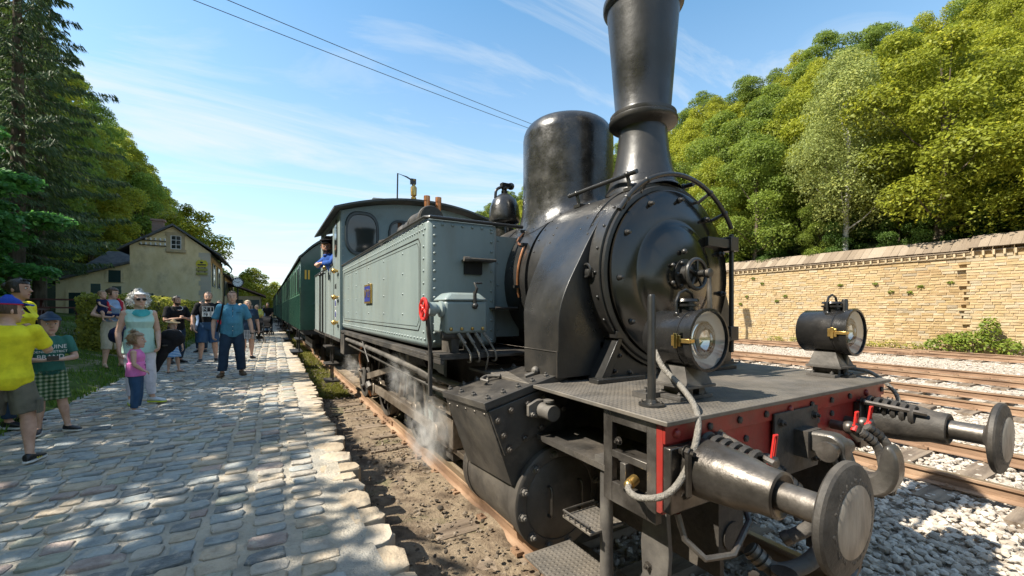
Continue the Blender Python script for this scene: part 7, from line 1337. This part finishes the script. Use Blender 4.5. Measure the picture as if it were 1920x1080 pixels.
person('bearded man in a black t-shirt with a square white letter print and denim shorts', (*p9, .38), to_cam(*p9) + .0, 1.84, bulk=1.10, belly=.010, head=(.0, .05), top=dict(m=C_BLK, hem=.47, sleeve=.8, g=.017), bottom=dict(m=C_JEAN, type='shorts', len=1.0, g=.018, name='shorts'), hair=dict(m=HB, style='crop', front=.86), shoes=(S_BLK, 'shoe', S_WHT), beard=HB, extra=ex9, arms={'r': ((-.175, .0, .635), (-.165, -.06, .49), (.25, -.4, -1), (1, 0, 0), .4), 'l': ((.175, .01, .635), (.18, -.03, .485), (0, -.2, -1), (-1, 0, 0), .4)}, legs={'r': ((-.075, -.02, .275), (-.09, .01, .045), (-.15, -1, 0)), 'l': ((.075, -.01, .275), (.095, .02, .045), (.2, -1, 0))})
def ex10(g):
    b = MB(); b.tube([g['ln']((-.09, -.055, .842)), g['ln']((-.105, -.085, .76)), g['ln']((-.13, -.07, .62)), g['ln']((-.15, -.02, .52))], .010, 6); g['raw'](b, 'bag_strap', C_BLK); b = MB(); [b.ball(g['ln']((.0, -.100 - .010 * (z < .66), z)), .0045, 6, 4) for z in (.76, .70, .64, .58, .53)]; g['raw'](b, 'buttons', M_white); b = MB(); b.tube([g['ln']((.0, -.095, .81)), g['ln']((.002, -.100, .66)), g['ln']((.0, -.095, .47))], .0035, 5); b.box(.035, .085, -.097, -.090, .742, .748); g['raw'](b, 'placket', cloth((.04, .13, .2))); b = MB(); b.torus(g['A']['l'][2] + Vector((0, 0, .005)), (0, -.2, 1), .021, .006, 16, 6); g['raw'](b, 'wrist_watch', M_blk)
p10 = (-3.14, 9.36)
person('heavy man in a blue short sleeved shirt and dark jeans walking on the platform', (*p10, .38), to_cam(*p10) + .05, 1.76, bulk=1.14, belly=.018, head=(-.05, .04), top=dict(m=C_BLUE, hem=.45, sleeve=.82, g=.017, collar=True), bottom=dict(m=C_DJEAN, type='trousers', len=1.93, g=.014, cuff=.042), hair=dict(m=HB, style='crop', front=.86), shoes=(S_BRN, 'shoe', S_BRN), extra=ex10, arms={'r': ((-.178, .02, .635), (-.185, -.03, .49), (0, -.25, -1), (1, 0, 0), .6), 'l': ((.18, .0, .635), (.20, -.06, .49), (0, -.35, -1), (-1, 0, 0), .5)}, legs={'r': ((-.082, -.03, .275), (-.10, -.04, .045), (-.35, -1, 0)), 'l': ((.078, -.01, .275), (.095, .02, .045), (.25, -1, 0))})
p11 = (-2.98, 12.8)
person('woman in a black and white patterned skirt half hidden behind the man in blue', (*p11, .38), to_cam(*p11) + .2, 1.64, female=True, bulk=1.25, top=dict(m=C_DJEAN, hem=.485, sleeve=.8), bottom=dict(m=checks('patterned_cloth', [(.02, .02, .02), (.5, .5, .5)], 170), type='skirt', len=.33, flare=.13, name='skirt'), hair=dict(m=HG, style='short'), shoes=(S_BLK, 'shoe', S_BLK))
PUSH = {'r': ((-.135, -.06, .64), (-.10, -.19, .585), (.1, -1, -.2), (0, 0, -1), .9), 'l': ((.135, -.06, .64), (.10, -.19, .585), (-.1, -1, -.2), (0, 0, -1), .9)}
p12 = (-2.9, 20.3)
person('blonde woman in a pale yellow top bending over a pushchair', (*p12, .38), to_cam(*p12) + .1, 1.58, female=True, bulk=1.3, lean=.25, top=dict(m=cloth((.66, .58, .18)), hem=.45, sleeve=.7, g=.018), bottom=dict(m=C_BLK, type='trousers', len=1.6), hair=dict(m=HG, style='short'), shoes=(S_BLK, 'shoe', S_WHT), arms=PUSH, vox=.013)
p13 = (-2.40, 25.8)
person('man in a black printed t-shirt and jeans leaning forward beside the carriages', (*p13, .38), to_cam(*p13) - .3, 1.76, skin=SKIN2, lean=.3, top=dict(m=C_BLK, hem=.47, sleeve=.7), bottom=dict(m=C_JEAN, type='trousers', len=1.92), hair=dict(m=HK, style='crop'), shoes=(S_BLK, 'shoe', S_BLK), arms=PUSH, vox=.014)
for i, (x, y, hh, hc_, tc, lab) in enumerate(((-4.35, 15.8, 1.66, HK, C_LBLUE, 'dark haired woman partly hidden behind the man with the letter print'), (-4.0, 17.4, 1.7, HB, C_RED, 'brown haired man in a red shirt far back by the hedge end'), (-3.35, 17.2, 1.6, HG, C_WHITE, 'fair haired person in a white shirt behind the woman with the pushchair'), (-3.0, 29.5, 1.68, HB, C_YEL, 'distant person in a yellow top on the far platform'), (-3.4, 33, 1.7, HK, C_BLUE, 'distant person in a blue top on the far platform'), (-2.7, 36, 1.7, HG, C_WHITE, 'distant person in a white top on the far platform'))):
    person(lab, (x, y, .38), to_cam(x, y) + .3 * (i % 3 - 1), hh, top=dict(m=tc, sleeve=.7), bottom=dict(m=C_DJEAN, type='trousers', len=1.9), hair=dict(m=hc_, style='short'), shoes=(S_BLK, 'shoe', S_BLK), vox=.015)
# driver leaning out of the cab
def ex14(g):
    hm = g['hm']; b = MB(); b.rings([[hm(p) for p in headring(t, .010, 22)] for t in (.74, .80, .88)] + [[hm((p[0] * 1.12, p[1] * 1.12, t)) for p in headring(.7, .012, 22)] for t in (.93, 1.02)] + [[hm((p[0] * .5, p[1] * .5, 1.07)) for p in headring(.7, .01, 22)]]); c = g['raw'](b, 'flat_cap', C_BLK); b = MB(); b.ball(hm((0, -.056, .76)), (.042, .030, .006), 12, 6); g['raw'](b, 'visor', C_BLK, c)
    b = MB(); [b.torus(hm((s * .0195, -.0525, .52)), (0, 1, 0), .0125, .0018, 18, 6) for s in (-1, 1)]; g['raw'](b, 'spectacles', M_dark)
person('bearded engine driver in a blue jacket and black cap leaning out of the cab', (-1.14, 7.98, 1.31), rad(-72), 1.82, skin=SKIN2, bulk=1.0, lean=.55, head=(1.05, .1), top=dict(m=C_WORK, hem=.45, sleeve=1.85, g=.016, collar=True, name='work_jacket'), bottom=dict(m=C_WORK, type='trousers', len=1.9), hair=dict(m=HB, style='crop'), shoes=(S_BLK, 'shoe', S_BLK), beard=HB, extra=ex14,
       arms={'r': ((-.15, -.10, .725), (-.03, -.16, .735), (.9, -.3, -.2), (0, .2, -1), .8), 'l': ((.15, -.10, .725), (.05, -.15, .735), (-.8, -.4, -.2), (0, .2, -1), .7)})
# pushchairs
def pushchair(x, y, rz, lab):
    t = thing('pushchair', (0, 0, 0), lab, 'pushchair', 'pushchairs on the platform'); b = MB()
    for s in (-.24, .24): b.tube([(s, .48, 1.0), (s, .30, .62), (s, -.30, .16)], .013, 6); b.tube([(s, .35, .12), (s, .0, .45), (s, -.2, .62)], .013, 6)
    b.tube([(-.24, .48, 1.0), (.24, .48, 1.0)], .016, 6); b.build('frame', M_steel, t)
    b = MB(); b.hexa([(-.2, .25, .40), (.2, .25, .40), (.2, -.2, .38), (-.2, -.2, .38), (-.2, .30, .48), (.2, .30, .48), (.2, -.2, .45), (-.2, -.2, .45)]); b.hexa([(-.2, .22, .46), (.2, .22, .46), (.2, .29, .46), (-.2, .29, .46), (-.2, .36, .9), (.2, .36, .9), (.2, .42, .9), (-.2, .42, .9)]); b.build('seat', C_BLK, t, bev=.02)
    b = MB(); b.rings([[(x_, .36 - .42 * math.sin(a), .72 + .30 * math.cos(a)) for a in [i * .22 for i in range(8)]] for x_ in (-.22, -.1, .1, .22)], False, False, False); b.build('hood', C_BLK, t); b = MB(); b.box(-.2, .2, -.1, .28, .14, .26); b.build('basket', C_BLK, t, bev=.02)
    for s in (-.26, .26):
        for yy in (.35, -.32): b = MB(); b.torus((s, yy, .10), (1, 0, 0), .085, .017, 20, 6); b.lathe((s - .012, yy, .10), (1, 0, 0), [(.03, 0), (.03, .024)], 10); b.build('wheel', M_rubber, t)
    t.location = (x, y, .38); t.rotation_euler = (0, 0, rz); return t
pushchair(-2.86, 19.45, .1, 'black pushchair in front of the woman in the pale yellow top'); pushchair(-2.55, 24.9, -.3, 'dark pushchair in front of the man in black near the carriages')
# ---------------------------------------------------------------- steam drifting from the cylinder cocks
def steam(c, r, dens, seed, label):
    m = D.materials.new('steam'); m.use_nodes = True; t = m.node_tree; t.nodes.remove(t.nodes['Principled BSDF']); v = N(t, 'ShaderNodeVolumePrincipled'); v.inputs['Color'].default_value = (.97, .96, .94, 1); v.inputs['Anisotropy'].default_value = .2
    tcn = t.nodes.new('ShaderNodeTexCoord'); ns = N(t, 'ShaderNodeTexNoise', Scale=3.2, Detail=5, Roughness=.6, Distortion=.6); mp_ = t.nodes.new('ShaderNodeMapping'); mp_.inputs['Location'].default_value = (seed, seed * 2, 0); t.links.new(tcn.outputs['Object'], mp_.inputs[0]); t.links.new(mp_.outputs[0], ns.inputs['Vector'])
    ln_ = N(t, 'ShaderNodeVectorMath', operation='LENGTH'); t.links.new(tcn.outputs['Object'], ln_.inputs[0]); fo = N(t, 'ShaderNodeMapRange'); fo.inputs['From Min'].default_value = .25; fo.inputs['From Max'].default_value = .98; fo.inputs['To Min'].default_value = 1; fo.inputs['To Max'].default_value = 0; t.links.new(ln_.outputs['Value'], fo.inputs['Value'])
    th = N(t, 'ShaderNodeMapRange'); th.inputs['From Min'].default_value = .44; th.inputs['From Max'].default_value = .70; t.links.new(ns.outputs['Fac'], th.inputs['Value']); mu = N(t, 'ShaderNodeMath', operation='MULTIPLY'); t.links.new(fo.outputs[0], mu.inputs[0]); t.links.new(th.outputs[0], mu.inputs[1]); md = N(t, 'ShaderNodeMath', operation='MULTIPLY'); t.links.new(mu.outputs[0], md.inputs[0]); md.inputs[1].default_value = dens; t.links.new(md.outputs[0], v.inputs['Density']); t.links.new(v.outputs[0], t.nodes['Material Output'].inputs['Volume'])
    b = MB(); b.ball((0, 0, 0), 1, 20, 12); o = D.objects.new('steam', b.mesh('steam', m)); COL.objects.link(o); o.location = c; o.scale = r; tag(o, None, None, None, 'stuff')
steam((-1.22, 2.55, .62), (.20, .46, .40), 9, 1.3, ''); steam((-1.3, 3.0, 1.08), (.20, .42, .32), 5, 4.1, ''); steam((-1.2, 6.6, .75), (.2, .35, .35), 3.5, 8.2, '')
D.scenes.remove(TS)
